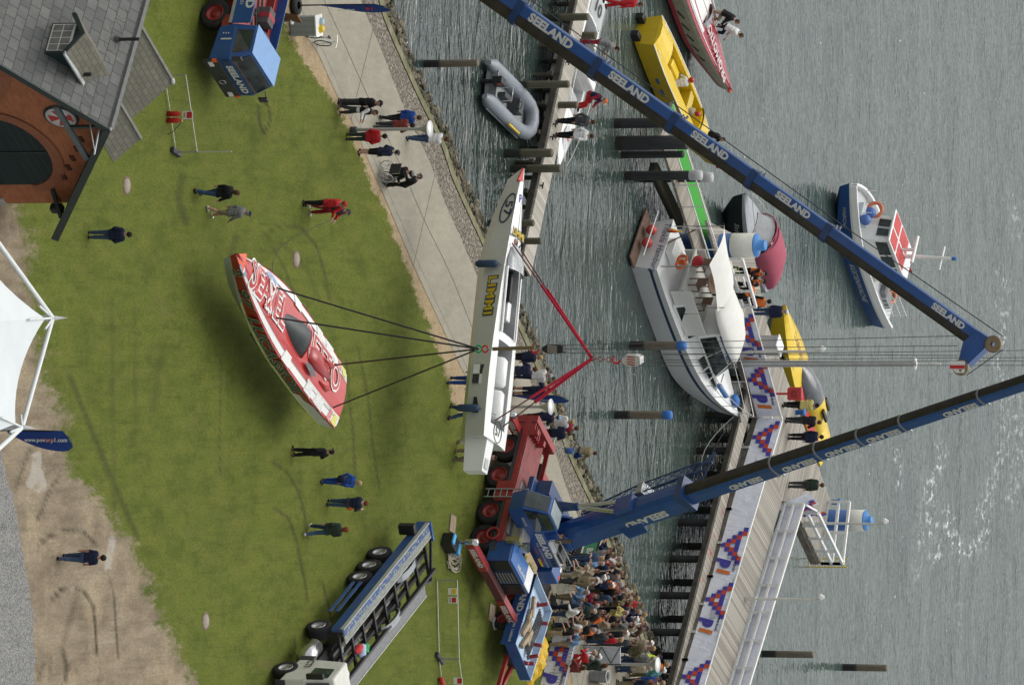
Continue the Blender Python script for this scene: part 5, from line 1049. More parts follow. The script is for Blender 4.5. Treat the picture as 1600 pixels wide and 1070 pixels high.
MB().b(2.02, 2.10, -1.28, 1.28, .55, 1.18).build('bumper', DARK, k1, bevel=.03); MB().b(2.05, 2.07, -1.2, 1.2, 1.28, 1.6).build('name_band', BLUED, k1); text('SEELAND', .24, k1, (2.075, .1, 1.45), (0, 1, 0), (0, 0, 1), LETTER, bold=.06, wx=1.25, sp=1.1)
for y in (-1.05, 1.05): MB().b(2.07, 2.13, y-.14, y+.14, .75, .92).build('headlight', GEL, k1); MB().b(2.0, 2.12, y*1.17-.06, y*1.17+.06, .95, 1.12).build('turn_signal', ORG, k1)
MB().ring((2.14, .15, .85), .12, .025, (1, 0, 0), 14).build('tow_shackle', GALV, k1)
for s in (-1, 1): MB().tube([V((1.9, s*1.25, 2.1)), V((2.15, s*1.42, 2.15))], .02).build('mirror_arm', DARK, k1); MB().b(2.1, 2.18, s*1.42-.12, s*1.42+.12, 1.85, 2.2).build('mirror', DARK, k1)
for i in range(3): MB().b(.9, .95, -1.31, -1.30, 1.15+i*.1, 1.2+i*.1).build('badge', LETTER, k1)
quad(k1, 'phone_lettering', LETTER, [(1.15, -1.305, 1.12), (1.22, -1.305, 1.12), (1.22, -1.305, 1.55), (1.15, -1.305, 1.55)], (0, -1, 0))
mb = MB(); mb.b(-11.2, .55, -.55, .55, .7, 1.35); mb.build('chassis', RED, k1); MB().b(-11.2, .5, -1.3, 1.3, 1.35, 1.45).build('deck', M((.36, .09, .085), .7, 0, .25, 2, .4), k1)
for s in (-1, 1):
    MB().b(-4.2, .48, s*1.29-.02, s*1.29+.02, 1.4, 2.16).build('side_panel', BLUE, k1, bevel=.01); MB().b(-4.2, .48, s*1.31-.015, s*1.31+.015, 1.28, 1.40).build('trim_strip', SILVER, k1)
    text('SEELAND', .32, k1, (-1.2, s*1.315, 1.95), (-s, 0, 0), (0, 0, 1), LETTER, **SEE); text('www.seeland.de   0451', .13, k1, (-1.2, s*1.315, 1.62), (-s, 0, 0), (0, 0, 1), LETTER, bold=.02)
MB().b(.1, .6, -1.28, 1.28, 1.0, 1.3).build('step', RED, k1)
for x in (0, -1.7, -5.2, -6.9, -8.6): [wheel(k1, x, s*1.08, .6, .42, s, RED) for s in (-1, 1)]
mb = MB(); mb.bar((-5, 1.1, 1.62), (1.75, 1.2, 1.62), .28, .32); mb.build('red_beam', RED, k1, bevel=.02); MB().b(1.5, 1.8, 1.06, 1.34, 1.45, 1.8).build('beam_end', M((.6, .10, .03), .5), k1)
for i, y in enumerate((-.2, .15, .45)): MB().tube([V((-1.5+.8*u+.3*math.sin(u*2.5+i), y+.25*math.sin(u*3.1+i), 1.5)) for u in np.linspace(-3, 2, 20)], .035, 6).build('hose', DARK, k1)
for x in (-1.0, .1): MB().b(x-.35, x+.35, .45, 1.0, 1.47, 1.95).build('battery_box', M((.10, .095, .09), .8), k1, bevel=.03); MB().b(x-.1, x+.1, .44, 1.01, 1.5, 1.96).build('box_band', M((.35, .04, .05), .6), k1)
# slewing platform and boom
Bt = G(372, 545); P1 = TOP(Bt, 1546)
xs_, best = -7.4, None
for zz in np.arange(1.5, 6, .02):
    q = k1.matrix_basis @ V((-8.0, 0, zz)); px, py = PX(*q); e_ = abs(py-(185+.664*(px-1057)))
    if best is None or e_ < best[0]: best = (e_, q)
P0 = best[1]
mb = MB(); mb.b(-10.6, -5.0, -1.25, 1.25, 1.6, 2.2); mb.build('slewing_platform', BLUE, k1, bevel=.04); MB().b(-11.3, -10.0, -1.3, 1.3, 1.7, 3.0).build('counterweight', BLUED, k1, bevel=.05); MB().b(-6.2, -4.6, -1.3, -.5, 2.2, 3.9).build('operator_cab', BLUE, k1, bevel=.06)
quad(k1, 'operator_window', GLASS, [(-6.0, -1.3, 2.9), (-4.8, -1.3, 2.9), (-4.8, -1.3, 3.7), (-6.0, -1.3, 3.7)], (0, -1, 0), .02)
for s in (-1, 1): MB().prism([V((-9.3, s*.62-.06, 2.2)), V((-6.9, s*.62-.06, 2.2)), V((-7.6, s*.62-.06, P0.z+.4)), V((-8.5, s*.62-.06, P0.z+.4))], (0, 1, 0), .12).build('boom_bracket', BLUED, k1)
LB = (P1-P0).length; dd = (P1-P0).normalized()
def along(px):                                 # distance along the boom at which it crosses a photo column
    best = (1e9, 0)
    for i in range(2000):
        x = LB*i/1999; e_ = abs(PX(*(P0+dd*x))[0]-px)
        if e_ < best[0]: best = (e_, x)
    return best[1]
c_ = [along(p) for p in (815, 937, 1057, 1180, 1297)]+[LB-.55]
secs = [(-.6, c_[0], .38, .94, [c_[0]-2.0], .34)]
for i, (w_, h, th) in enumerate(((.34, .84, .31), (.32, .77, .28), (.30, .72, .255), (.285, .69, .235), (.27, .65, .22))):
    a_, b2 = c_[i], c_[i+1]
    tx = {0: [along(862)], 1: [along(984)], 2: [along(1110)], 3: [along(1240)], 4: [along(1482)]}[i]
    secs.append((a_-.3, b2, w_, h, tx, th))
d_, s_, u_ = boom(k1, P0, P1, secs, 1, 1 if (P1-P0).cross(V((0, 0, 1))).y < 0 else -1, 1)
Bh = P1-d_*.2
mb = MB(); q = [Bh-d_*.5+u_*.33, Bh+d_*.2+u_*.36, Bh+d_*.1-u_*.15, Bh-u_*.95-d_*.08, Bh-u_*1.0-d_*.42, Bh-d_*.68-u_*.32]
mb.prism([p-s_*.30 for p in q], s_, .60); mb.build('boom_head', BLUE, k1, world=True)
fr = -s_ if s_.y > 0 else s_
sheave(k1, Bh+d_*.32+u_*.26+fr*.33, s_, .31); sheave(k1, Bh-u_*1.1-d_*.2+fr*.34, s_, .29)
pl = Bh-u_*1.15-d_*.3+fr*.34; mb = MB(); mb.box(pl+fr*.06, (.42, .05, .55)); mb.build('striped_plate', WHT, k1, world=True); mb = MB(); mb.box(pl+fr*.10, (.12, .03, .55)); mb.build('red_stripe', REDB, k1, world=True)
guide = [P0+dd*x+u_*(h*.5+.16) for x, h in ((c_[0], 1.0), (c_[2], .9), (c_[4], .8))]+[Bh+d_*.35+u_*.66]
MB().tube(guide, .02, 5).build('hoist_rope', DARK, k1, world=True); MB().tube([Bh+d_*.71+u_*.3+fr*.3, Bh-u_*1.2+d_*.13+fr*.3], .018, 5).build('hoist_rope', DARK, k1, world=True)
hb1 = TOP(Bt, 883)
hookblock('hook_block', 'black and pale striped crane block above the hanging red boat', hb1, 1.05, .34, .22, (BLACK, M((.45, .40, .33), .6)))
for dy in (-.16, 0, .16): rope('hoist_rope', ['leftmost of three hoist ropes running down to the black striped block', 'middle of three hoist ropes running down to the black striped block', 'rightmost of three hoist ropes running down to the black striped block'][int(dy/.16)+1], [V((Bt.x+dy*.9, Bt.y, hb1.z-.1)), V((Bt.x+dy*2.2-.12, Bt.y, P1.z-1.2))], .013)
ap1 = TOP(Bt, 748)
ob = MB().tube([V((Bt.x-.05, Bt.y, hb1.z-1.2)), ap1+V((0, 0, .55))], .07, 8).build('sling', M((.16, .13, .06), .9)); tag(ob, 'olive round sling between the striped block and the green master link', 'sling')
sh_ = thing('shackle_link', 'green and red lifting shackle where the four black slings meet', 'shackle', ap1); MB().ring((0, 0, .0), .13, .04, (0, 1, 0), 14).build('master_link', M((.03, .30, .12), .5), sh_); MB().ring((0, 0, .26), .12, .035, (0, 1, 0), 14).build('shackle', REDB, sh_); MB().ring((0, 0, .46), .11, .03, (1, 0, 0), 14).build('ring', GALV, sh_)
for i, p in enumerate(rboat_pts):
    tag(MB().tube([p, ap1], .033, 6).build('lifting_sling', BLACK), 'black lifting sling to the red boat, '+['upper one on its foredeck', 'lower one on its foredeck', 'upper one at its stern', 'lower one at its stern'][i], 'sling')

# ---------------- crane two, on the quay
h2 = V((.82, -.57, 0)).normalized(); az2 = hd(h2); l2 = V((-h2.y, h2.x, 0)); Wf = [G(771, 700), G(759, 742), G(745, 798), G(735, 839)]
Wm = sum(Wf, V((0, 0, 0)))/4; O2 = Wm+l2*1.15
k2 = thing('mobile_crane', 'red carrier mobile crane with blue upper works standing on the quay edge', 'mobile crane', O2, az2)
X2 = lambda p: (p-O2).dot(h2)
wx = [-1.72-.62, -.62, .62+.25, 2.0+.25]; wx = [X2(p) for p in Wf]
for x in wx: [wheel(k2, x, s*1.05, .60, .46, s, RED) for s in (-1, 1)]
x0, x1 = wx[0]-1.35, wx[3]+.25
MB().b(x0, x1, -.6, .6, .75, 1.4).build('chassis', RED, k2)
DK2 = M((.20, .045, .045), .7, 0, .3, 2.5, .6); MB().b(x0, x1, -1.30, .45, 1.42, 1.48).build('deck', DK2, k2); MB().b(x0+1.6, x0+3.0, .75, 1.3, 1.3, 1.36).build('far_deck', DK2, k2); MB().b(wx[2]-.4, x1, .6, 1.3, 1.3, 1.36).build('far_deck', DK2, k2); MB().b(wx[1]+.1, wx[1]+1.2, -.9, -.5, 1.48, 1.52).build('tread_plate', GALV, k2); MB().b(wx[2], wx[2]+.9, -.2, .2, 1.48, 1.60).build('hose_box', DARK, k2, bevel=.03); MB().b(wx[2]+.2, wx[2]+1.0, -1.15, -.75, 1.48, 1.53).build('tread_plate', GALV, k2)
for s in (-1, 1): MB().b(x0, x1, s*1.3-.03, s*1.3+.03, 1.22, 1.42).build('side_rail', RED, k2); MB().b(wx[1]+.35, wx[2]-.45, s*1.25-.08, s*1.25+.08, .65, 1.25).build('tool_box', RED, k2, bevel=.02); MB().b(wx[0]-.8, wx[1]+.7, s*1.26-.03, s*1.26+.03, 1.05, 1.25).build('mudguard', DARK, k2); MB().b(wx[2]-.7, wx[3]+.7, s*1.26-.03, s*1.26+.03, 1.05, 1.25).build('mudguard', DARK, k2)
mb = MB()
for sx in (0, .38): mb.bar((wx[2]-.95+sx, -1.38, .25), (wx[2]-.95+sx, -1.38, 2.1), .04, .05)
for i in range(7): mb.bar((wx[2]-.95, -1.38, .4+i*.27), (wx[2]-.57, -1.38, .4+i*.27), .04, .03)
mb.build('ladder', GALV, k2)
MB().b(x0-.15, x0+.2, -1.3, 1.1, .8, 1.75).build('rear_frame', RED, k2, bevel=.03)
for i in range(4): MB().b(x0+.22, x0+.8, -1.28+i*.2, -1.22+i*.2, 1.0, 1.7).build('grating_bar', RED, k2)
for y in (-1.15, -.3): MB().b(x0+.5, x0+.75, y-.1, y+.1, 1.48, 1.85).build('mast_foot', RED, k2, bevel=.02)
MB().b(wx[1]-.2, wx[1]+.5, .5, 1.1, 1.25, 1.32).build('pale_plate', M((.40, .36, .27), .7), k2)
# carrier cab and engine housing at the front
xf2 = wx[3]+1.15; MB().b(wx[3]+.15, xf2, -1.28, 1.28, .95, 1.98).build('carrier_cab', BLUE, k2, bevel=.06); MB().b(wx[3]+.2, xf2-.03, -1.22, .55, 1.98, 2.03).build('cab_roof', M((.02, .13, .42), .35, 0, .1, 2, .1, .3), k2, bevel=.03); MB().b(wx[3]+.15, xf2-.03, .58, 1.25, 1.98, 2.04).build('white_roof_panel', GEL, k2, bevel=.03)
for ya, yc_, m_, nm in ((-1.22, -.48, BLACK, 'front_window'), (-.40, .42, DARK, 'radiator_grille'), (.50, 1.22, BLACK, 'front_window')): MB().b(xf2+.005, xf2+.03, ya, yc_, 1.05, 1.92).build(nm, m_, k2, bevel=.01)
for i in range(6): MB().b(xf2+.03, xf2+.04, -.38, .40, 1.10+i*.13, 1.14+i*.13).build('grille_bar', GREY, k2)
text('SEELAND', .16, k2, (xf2-.25, .0, 2.035), (0, 1, 0), (-1, 0, 0), LETTER, bold=.04)
MB().b(x1-1.3, x1-.25, -.9, .1, 1.52, 2.1).build('silencer', M((.42, .42, .40), .4, .6, .2, 9), k2, bevel=.12); MB().b(x1-.1, x1+.1, -1.5, -1.15, 1.7, 2.3).build('mirror', M((.35, .33, .15), .3, .5), k2); MB().lathe([(.22, 0), (.22, .3)], 16, 0, (x1-.05, -.75, 2.13)).build('air_filter', CHROME, k2)
mb = MB(); mb.ring((x1-.35, -1.33, 1.0), .26, .06, (0, 1, 0)); mb.build('front_arch', RED, k2)
# outrigger beams with jack legs, pads on boards
for xo, y0, y1 in ((xf2+.30, -3.0, 3.0), (x0+.6, -2.4, 3.0)):
    front = xo > 0
    MB().b(xo-.17, xo+.17, y0, y0+1.9, .72, 1.10).build('outrigger_beam', RED, k2, bevel=.02); MB().b(xo-.14, xo+.14, y0+1.9, y1-1.9, .74, 1.08).build('outrigger_box', M((.09, .02, .02), .7), k2); MB().b(xo-.17, xo+.17, y1-1.9, y1, .72, 1.10).build('outrigger_beam', RED, k2, bevel=.02)
    for y in (y0+.9, y1-.9): text('SEELAND', .2, k2, (xo+.172, y, .92), (0, 1, 0), (0, 0, 1), LETTER, bold=.05, wx=1.1)
    for y in (y0-.02, y1+.02): MB().lathe([(.09, .1), (.09, .7), (.14, .72), (.14, 1.25), (0, 1.27)], 14, 0, (xo, y, 0)).build('jack_leg', CHROME, k2); MB().lathe([(.28, .06), (.26, .12), (.1, .14)], 16, 0, (xo, y, 0)).build('foot_pad', GALV, k2)
bd = [(G(706, 818), 'timber board under the outrigger foot beside the black toolbox'), (G(767, 957), 'timber board under the outrigger foot beside the ballast trailer')]
for p, w_ in bd: o = thing('timber_board', w_, 'board', p, az2+R(20)); MB().b(-.35, .35, -.3, .3, .005, .06).build('planks', M((.28, .22, .15), .85, 0, .25, 4, .3), o)
# upper works
S2 = G(768, 806); tipg = G(642, 556); P1b = TOP(tipg, 1718); hv = V((tipg.x-S2.x, tipg.y-S2.y, 0)).normalized(); azu = hd(hv); lv = V((-hv.y, hv.x, 0))
up = thing('upper_works', None, None, (0, 0, 0)); bpy.data.objects.remove(up)
Tm = Matrix.Translation(V((S2.x, S2.y, 0))) @ Matrix.Rotation(azu, 4, 'Z')
def U(mb, name, mat, bevel=0): return mb.xf(Tm).build(name, mat, k2, world=True, bevel=bevel)
U(MB().lathe([(1.0, 1.5), (1.0, 1.75)], 24), 'slew_ring', DARK)
U(MB().b(-2.4, 1.1, -1.25, 1.25, 1.72, 1.95), 'slewing_platform', BLUED, .03)
U(MB().b(-1.75, .7, .55, 1.32, 1.95, 2.75), 'machinery_housing', BLUE, .03); U(MB().b(-1.78, .0, .52, 1.34, 2.75, 2.80), 'housing_top', LGREY, .02); U(MB().b(-1.75, .7, -1.32, -.6, 1.95, 2.6), 'machinery_housing', BLUED, .03)
U(MB().b(-2.75, -1.85, -1.35, 1.45, 1.72, 2.40), 'counterweight', BLUE, .04)
for i in range(7): quadp = [Tm @ V(p) for p in ((-2.765, -1.2+i*.38, 2.34), (-2.765, -1.0+i*.38, 2.34), (-2.765, -1.1+i*.38, 2.20), (-2.765, -1.3+i*.38, 2.20))]; MB().add(quadp, [(0, 1, 2, 3)]).build('warning_stripe', WHT if i % 2 else REDB, k2, world=True); quadp = [p+V((0, 0, .0)) for p in [Tm @ V(p) for p in ((-2.74, -1.2+i*.38, 2.405), (-2.74, -1.0+i*.38, 2.405), (-2.6, -1.0+i*.38, 2.405), (-2.6, -1.2+i*.38, 2.405))]]; MB().add(quadp, [(0, 1, 2, 3)]).build('warning_stripe', [REDB, WHT][i % 2], k2, world=True)
text('SEELAND', .26, k2, Tm @ V((-.2, 1.325, 2.52)), -hv, (0, 0, 1), LETTER, world=True, bold=.06, wx=1.1); text('Kran- und Schwertransporte', .10, k2, Tm @ V((-.85, 1.325, 2.28)), -hv, (0, 0, 1), LETTER, world=True, bold=.015); text('Tel. 0451 - 30 10 80', .10, k2, Tm @ V((-.85, 1.325, 2.12)), -hv, (0, 0, 1), M((.5, .1, .1), .5), world=True, bold=.02)
U(MB().b(-1.65, -1.1, 1.322, 1.33, 1.98, 2.08), 'yellow_plate', YEL)
cabm = MB(); cabm.loft([[V((.75, .45, 1.75)), V((2.35, .45, 1.75)), V((2.35, 1.38, 1.75)), V((.75, 1.38, 1.75))], [V((.75, .45, 2.5)), V((2.6, .45, 2.45)), V((2.6, 1.38, 2.45)), V((.75, 1.38, 2.5))], [V((.85, .5, 3.45)), V((2.1, .5, 3.45)), V((2.1, 1.32, 3.45)), V((.85, 1.32, 3.45))]]); U(cabm, 'operator_cab', BLUE, .05)
for q, nm in (([(2.6, .52, 2.5), (2.6, 1.30, 2.5), (2.13, 1.26, 3.38), (2.13, .56, 3.38)], 'windscreen'), ([(.95, 1.385, 2.52), (2.4, 1.385, 2.48), (2.02, 1.33, 3.36), (1.0, 1.33, 3.36)], 'side_window')):
    p = [V(x) for x in q]; n_ = (p[1]-p[0]).cross(p[2]-p[0]).normalized(); n_ = n_ if n_.dot(V((1, 1, 0))) > 0 else -n_; MB().add([Tm @ (x+n_*.02) for x in p], [(0, 1, 2, 3)]).build(nm, GLASS, k2, world=True)
U(MB().b(.95, 2.0, .55, 1.28, 3.45, 3.50), 'cab_roof', M((.40, .46, .47), .2), .02); text('SEELAND', .1, k2, Tm @ V((1.6, 1.39, 2.25)), -hv, (0, 0, 1), LETTER, world=True, bold=.03)
for hz in (3.0, 3.3): U(MB().tube([V((-1.7, 1.28, hz)), V((.1, 1.28, hz))], .018, 5), 'handrail', GALV)
for hx in (-1.7, -.8, .1): U(MB().tube([V((hx, 1.28, 2.78)), V((hx, 1.28, 3.3))], .018, 5), 'handrail_post', GALV)
for k in range(5): U(MB().b(-1.65+k*.24, -1.48+k*.24, 1.322, 1.33, 2.5, 2.66), 'vent_slot', BLACK)
U(MB().b(-1.65, -1.0, .65, 1.2, 2.8, 2.98), 'radiator_box', DARK, .03); U(MB().lathe([(.09, 0), (.09, .7)], 12, 0, (-.6, .8, 2.8)), 'exhaust_pipe', M((.16, .12, .09), .6, .4, .2)); U(MB().b(-2.4, -1.95, -.5, .5, 2.40, 2.75), 'winch', M((.08, .075, .07), .6, .3, .3)); U(MB().b(.62, .70, .7, 1.3, 1.98, 2.7), 'access_door', DARK); U(MB().tube([V((2.45, 1.4, 2.45)), V((2.2, 1.5, 2.9))], .03, 5), 'mirror_arm', BLACK); U(MB().b(2.1, 2.3, 1.45, 1.52, 2.8, 3.1), 'mirror', BLACK); U(MB().tube([V((.95, .5, 3.52)), V((2.05, .5, 3.52))], .025, 5), 'wiper_rail', BLACK)
U(MB().lathe([(.3, 0), (.3, 1.0)], 16, 0, (-1.3, .25, 2.4), (0, -1, 0)), 'hoist_drum', M((.25, .23, .2), .5, .3), 0)
for i in range(4): U(MB().tube([V((-1.7, .35-.15*i, 2.3)), V((-2.4, .3-.15*i, 2.8)), V((-2.0, .2-.15*i, 3.1)), V((-1.3, -.1, 2.9))], .05, 6), 'hydraulic_hose', BLACK)
P0b = Tm @ V((-1.2, 0, 3.0)); LB = (P1b-P0b).length; P0, P1 = P0b, P1b; dd = (P1b-P0b).normalized()
for s in (-1, 1): U(MB().prism([V((-2.1, s*.5-.05, 1.95)), V((-.3, s*.5-.05, 1.95)), V((-.8, s*.5-.05, 3.2)), V((-1.6, s*.5-.05, 3.2))], (0, 1, 0), .10), 'boom_bracket', BLUE)
c_ = [along(p) for p in (1078, 1212, 1280, 1346, 1412, 1534)]
secs = [(-.5, c_[0], .47, 1.05, [along(1010)], .34)]
for i, (w_, h) in enumerate(((.33, .76), (.31, .70), (.29, .66), (.275, .62), (.26, .58))): secs.append((c_[i]-.4, c_[i+1], w_, h, [[along(1165)], [along(1248)], [along(1315)], [along(1380)], [along(1500)]][i], .26))
secs.append((c_[5]-.4, LB-.3, .245, .54, [along(1640)], .25))
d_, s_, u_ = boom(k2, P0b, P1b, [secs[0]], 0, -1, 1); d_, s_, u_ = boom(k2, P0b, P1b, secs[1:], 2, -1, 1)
MB().loft([[P0b+d_*x+s_*p*.56+u_*q for p, q in ((-.93, -.56), (.93, -.56), (.93, .55), (-.93, .55))] for x in (c_[0]-.28, c_[0]+.05)]).build('boom_collar', BLUED, k2, world=True)
# luffing cylinders
for s in (-.24, .24):
    a_ = Tm @ V((.7, s, 2.0)); b2 = P0b+d_*along(978)+s_*s-u_*.6; m_ = a_.lerp(b2, .55); MB().tube([a_, m_], .16, 12).build('lift_cylinder', BLUED, k2, world=True); MB().tube([m_, b2], .09, 10).build('cylinder_rod', CHROME, k2, world=True)
MB().loft([[P0b+d_*x+s_*p+u_*q for p, q in ((-.34, -.70), (.34, -.70), (.34, -.45), (-.34, -.45))] for x in (along(978), along(1003))]).build('cylinder_bracket', BLUE, k2, world=True)
MB().prism([P0b+d_*along(965)-s_*.48+u_*.3, P0b+d_*along(1000)-s_*.48+u_*.3, P0b+d_*along(1004)-s_*.75+u_*.6, P0b+d_*along(975)-s_*.8+u_*.6], d_.cross(s_), .08).build('side_lug', BLUE, k2, world=True)
# folded lattice jib along the boom's left side
mb = MB(); ja, jb = P0b+d_*along(905)+s_*.80, P0b+d_*along(1085)+s_*1.0; jl = (jb-ja).length; jd = (jb-ja).normalized()
ch = [(-.22, -.25), (.22, -.25), (.22, .25), (-.22, .25)]
taper = lambda f: .35+.65*min(1, f*2)
cor = lambda f, k: ja+jd*(jl*f)+(s_*ch[k][0]+u_*ch[k][1])*taper(f)
for k in range(4): mb.tube([cor(f, k) for f in (0, .5, 1)], .035, 5)
nb_ = 12
for i in range(nb_):
    for k in range(4): mb.tube([cor(i/nb_, k), cor((i+1)/nb_, (k+1) % 4)], .018, 4); mb.tube([cor(i/nb_, k), cor(i/nb_, (k+1) % 4)], .018, 4)
for q in (0, 1): mb.tube([cor(1, q), jb+jd*.9+s_*.5*(1-q)-u_*.2], .05, 6); mb.tube([cor(1, 3-q), jb+jd*.9+s_*.5*(1-q)-u_*.2], .04, 6)
mb.build('folded_jib', BLUED, k2, world=True); MB().box(P0b+d_*along(1003)+s_*.80-u_*.05, (.5, .3, .75), 0, Matrix((s_, d_, u_)).transposed()).build('jib_holder', GALV, k2, world=True)
sheave(k2, P1b-d_*.1-u_*.4, s_, .35); MB().loft([[P1b+d_*x+s_*p*.3+u_*q for p, q in ((-1, -.7), (1, -.7), (1, .4), (-1, .4))] for x in (-.6, .2)]).build('boom_head', BLUE, k2, world=True)
MB().tube([P0b+d_*x+u_*q+s_*.2 for x, q in ((c_[0], .75), (c_[3], .6), (LB, .5))], .018, 5).build('hoist_rope', DARK, k2, world=True)
# its block, slings
ctrb = sum(wboat_pts, V((0, 0, 0)))/4
At = V((tipg.x, tipg.y, 0)); ap2 = AT(925, 560, tipg.y); hb2 = AT(1003, 562, tipg.y)
hookblock('hook_block', 'white block with red stripes above the hanging white boat', hb2, .95, .46, .22, (M((.55, .55, .52), .5, 0, .15, 6, .3), M((.40, .03, .03), .5)), R(10))
for i, dx in enumerate((-.2, .02, .12, .26)): rope('hoist_rope', ['leftmost', 'second from the left', 'second from the right', 'rightmost'][i]+' of four hoist ropes above the red and white block', [hb2+V((dx*.9, 0, -.15)), V((tipg.x+dx*1.3, tipg.y, P1b.z-.5))], .012)
MB_ = MB()
for k in range(5): MB_.ring(ap2.lerp(hb2-V((0, 0, 1.3)), k/4.5), .09, .022, (1, 0, 0) if k % 2 else (0, 1, 0), 12, 0, 5)
tag(MB_.build('lifting_chain', M((.22, .06, .05), .6)), 'short rusty chain between the red slings and the white striped block', 'chain')
STR = M((.46, .02, .05), .75, 0, .12, 8, 0, 0, .2, .2); STD = M((.10, .02, .025), .7)
for i, p in enumerate(wboat_pts):
    o = thing('web_sling', ['red web sling to the foredeck of the white boat, nearer side', 'red web sling to the foredeck of the white boat, far side', 'red web sling to the stern of the white boat, nearer side', 'red web sling to the stern of the white boat, far side'][i], 'sling', p); mm = p.lerp(ap2, .38)
    MB().tube([p, mm], .03, 6).build('rope_end', STD, o, world=True); d3 = (ap2-p).normalized(); MB().bar(mm-d3*.1, ap2, .14 if i % 2 else .10, .03, 0, (0, 1, .3)).build('webbing', STR, o, world=True)

# ---------------- ballast trailer beside it
A_, B_, D_ = G(790, 898), G(815, 947), G(757, 1004)
hv3 = (D_-A_).normalized(); l3 = V((-hv3.y, hv3.x, 0)); Lt = (D_-A_).length; bt = thing('flatbed_trailer', 'small blue drop side trailer with timber and hoses beside the second crane', 'trailer', A_+l3*1.15, hd(hv3))
PB = M((.40, .52, .66), .6, 0, .12, 3, .25)
MB().b(0, Lt, -1.15, 1.15, .95, 1.08).build('bed', PB, bt); MB().b(-.05, Lt+.05, -1.2, -1.15, .72, 1.38).build('side_board', BLUE, bt); MB().b(-.05, Lt+.05, 1.15, 1.2, .95, 1.38).build('side_board', PB, bt); MB().b(-.05, 0, -1.15, 1.15, .9, 1.38).build('end_board', PB, bt); MB().b(Lt, Lt+.05, -1.15, 1.15, .9, 1.38).build('end_board', BLUE, bt)
text('SEELAND', .26, bt, (1.0, -1.2, 1.08), (1, 0, 0), (0, 0, 1), LETTER, bold=.05, wx=1.2); text('Spedition  Luebeck', .13, bt, (2.8, -1.2, 1.08), (1, 0, 0), (0, 0, 1), LETTER, bold=.02)
for x in (Lt*.3, Lt*.62): [wheel(bt, x, s*.95, .42, .3, s, RED) for s in (-1, 1)]
MB().b(0, Lt, -.5, .5, .6, .95).build('chassis', DARK, bt); MB().bar((Lt, -.35, .75), (Lt+2.3, 0, .65), .14, .16).build('drawbar', RED, bt); MB().bar((Lt, .35, .75), (Lt+2.3, 0, .65), .14, .16).build('drawbar', RED, bt)
rnd = random.Random(5)
tw = thing('timber_stack', 'weathered timber baulks lying in the blue trailer bed', 'timber', bt.matrix_basis @ V((1.9, .0, 1.085)), hd(hv3))
for k in range(6): MB().box((rnd.uniform(-.9, .6), rnd.uniform(-.55, .35), .07+.02*k), (rnd.uniform(.7, 1.3), .2, .13), 0, Matrix.Rotation(rnd.uniform(-.5, .5), 3, 'Z')).build('baulk', M((.30, .23, .15), .85, 0, .3, 4), tw)
hz_ = thing('hose_coil', 'black hoses coiled along the bed of the blue trailer', 'hose', bt.matrix_basis @ V((1.5, .55, 1.09)), hd(hv3))
for k in range(5): MB().tube([V((1.6*math.sin(a_*.5-.8)+.1*k, .12*math.cos(a_)+.06*k-.1, .04+.03*k)) for a_ in np.linspace(0, 3.2, 14)], .03, 6).build('hose', DARK, hz_)
for x, y, l_ in ((.35, .3, 0), (.9, .85, 1), (2.0, .9, 2), (2.65, .85, 3), (3.15, .7, 4), (3.5, .2, 5)):
    q = bt.matrix_basis @ V((x, y, 1.085)); o = thing('stanchion_post', ['red stake post at the crane end of the trailer bed', 'red stake post leaning by the hoses in the trailer', 'red stake post in the middle of the far trailer side', 'red stake post in the rear third of the far trailer side', 'last red stake post on the far trailer side', 'red stake post across the drawbar end of the trailer'][l_], 'post', q, hd(hv3)); MB().box((0, .0, .22), (.12, .12, .45), 0, Matrix.Rotation(.2*(l_ % 3-1), 3, 'Y')).build('post', RED, o, bevel=.015); MB().b(-.1, .1, -.1, .1, 0, .04).build('foot_plate', RED, o)
# black toolbox, rope heap near the outrigger
o = thing('tool_box', 'black lidded box with bright blue cloth on the grass near the outrigger', 'box', G(694, 848), az2); MB().b(-.28, .28, -.35, .35, 0, .5).build('body', BLACK, o, bevel=.02); MB().b(-.22, .22, -.42, -.2, .5, .56).build('blue_cloth', M((.08, .35, .65), .8), o); MB().b(-.2, .25, .3, .5, .3, .56).build('blue_cloth', M((.08, .35, .65), .8), o)
o = thing('rope_heap', 'heap of pale rope lying on the grass below the black box', 'rope', G(707, 871)); rnd = random.Random(2)
pts_ = [V((.42*math.cos(i*.8)*(1-.006*i)+rnd.uniform(-.12, .12)+.25*math.sin(i*.11), .75*math.sin(i*.8)*(.9)+rnd.uniform(-.15, .15), .03+.001*i+rnd.uniform(0, .05))) for i in range(80)]; MB().tube(pts_, .022, 5).build('rope', M((.42, .38, .30), .9), o)
# yellow tarpaulin heap
o = thing('tarpaulin_heap', 'crumpled yellow tarpaulin heaped beside the ballast trailer', 'tarpaulin', G(832, 1025), hd(hv3)); mb = MB(); n=26; vs = []
for i in range(n+1):
    for j in range(13):
        u, v_ = i/n, j/12; x, y = (u-.5)*2.5, (v_-.5)*1.25; h_ = .62*(math.sin(math.pi*u)**.5)*(math.sin(math.pi*v_)**.6); nn = mnoise.noise(V((x*2.2, y*3, 1.3)))*.22+mnoise.noise(V((x*5, y*6, 4)))*.12; vs.append(V((x+nn*.4, y+nn*.5, max(.01, h_+nn*(h_+.1)))))
mb.add(vs, [(i*13+j, (i+1)*13+j, (i+1)*13+j+1, i*13+j+1) for i in range(n) for j in range(12)], 0, False); mb.build('cloth', M((.58, .36, .015), .55, 0, .12, 4, .08, 0, .4, .2), o)

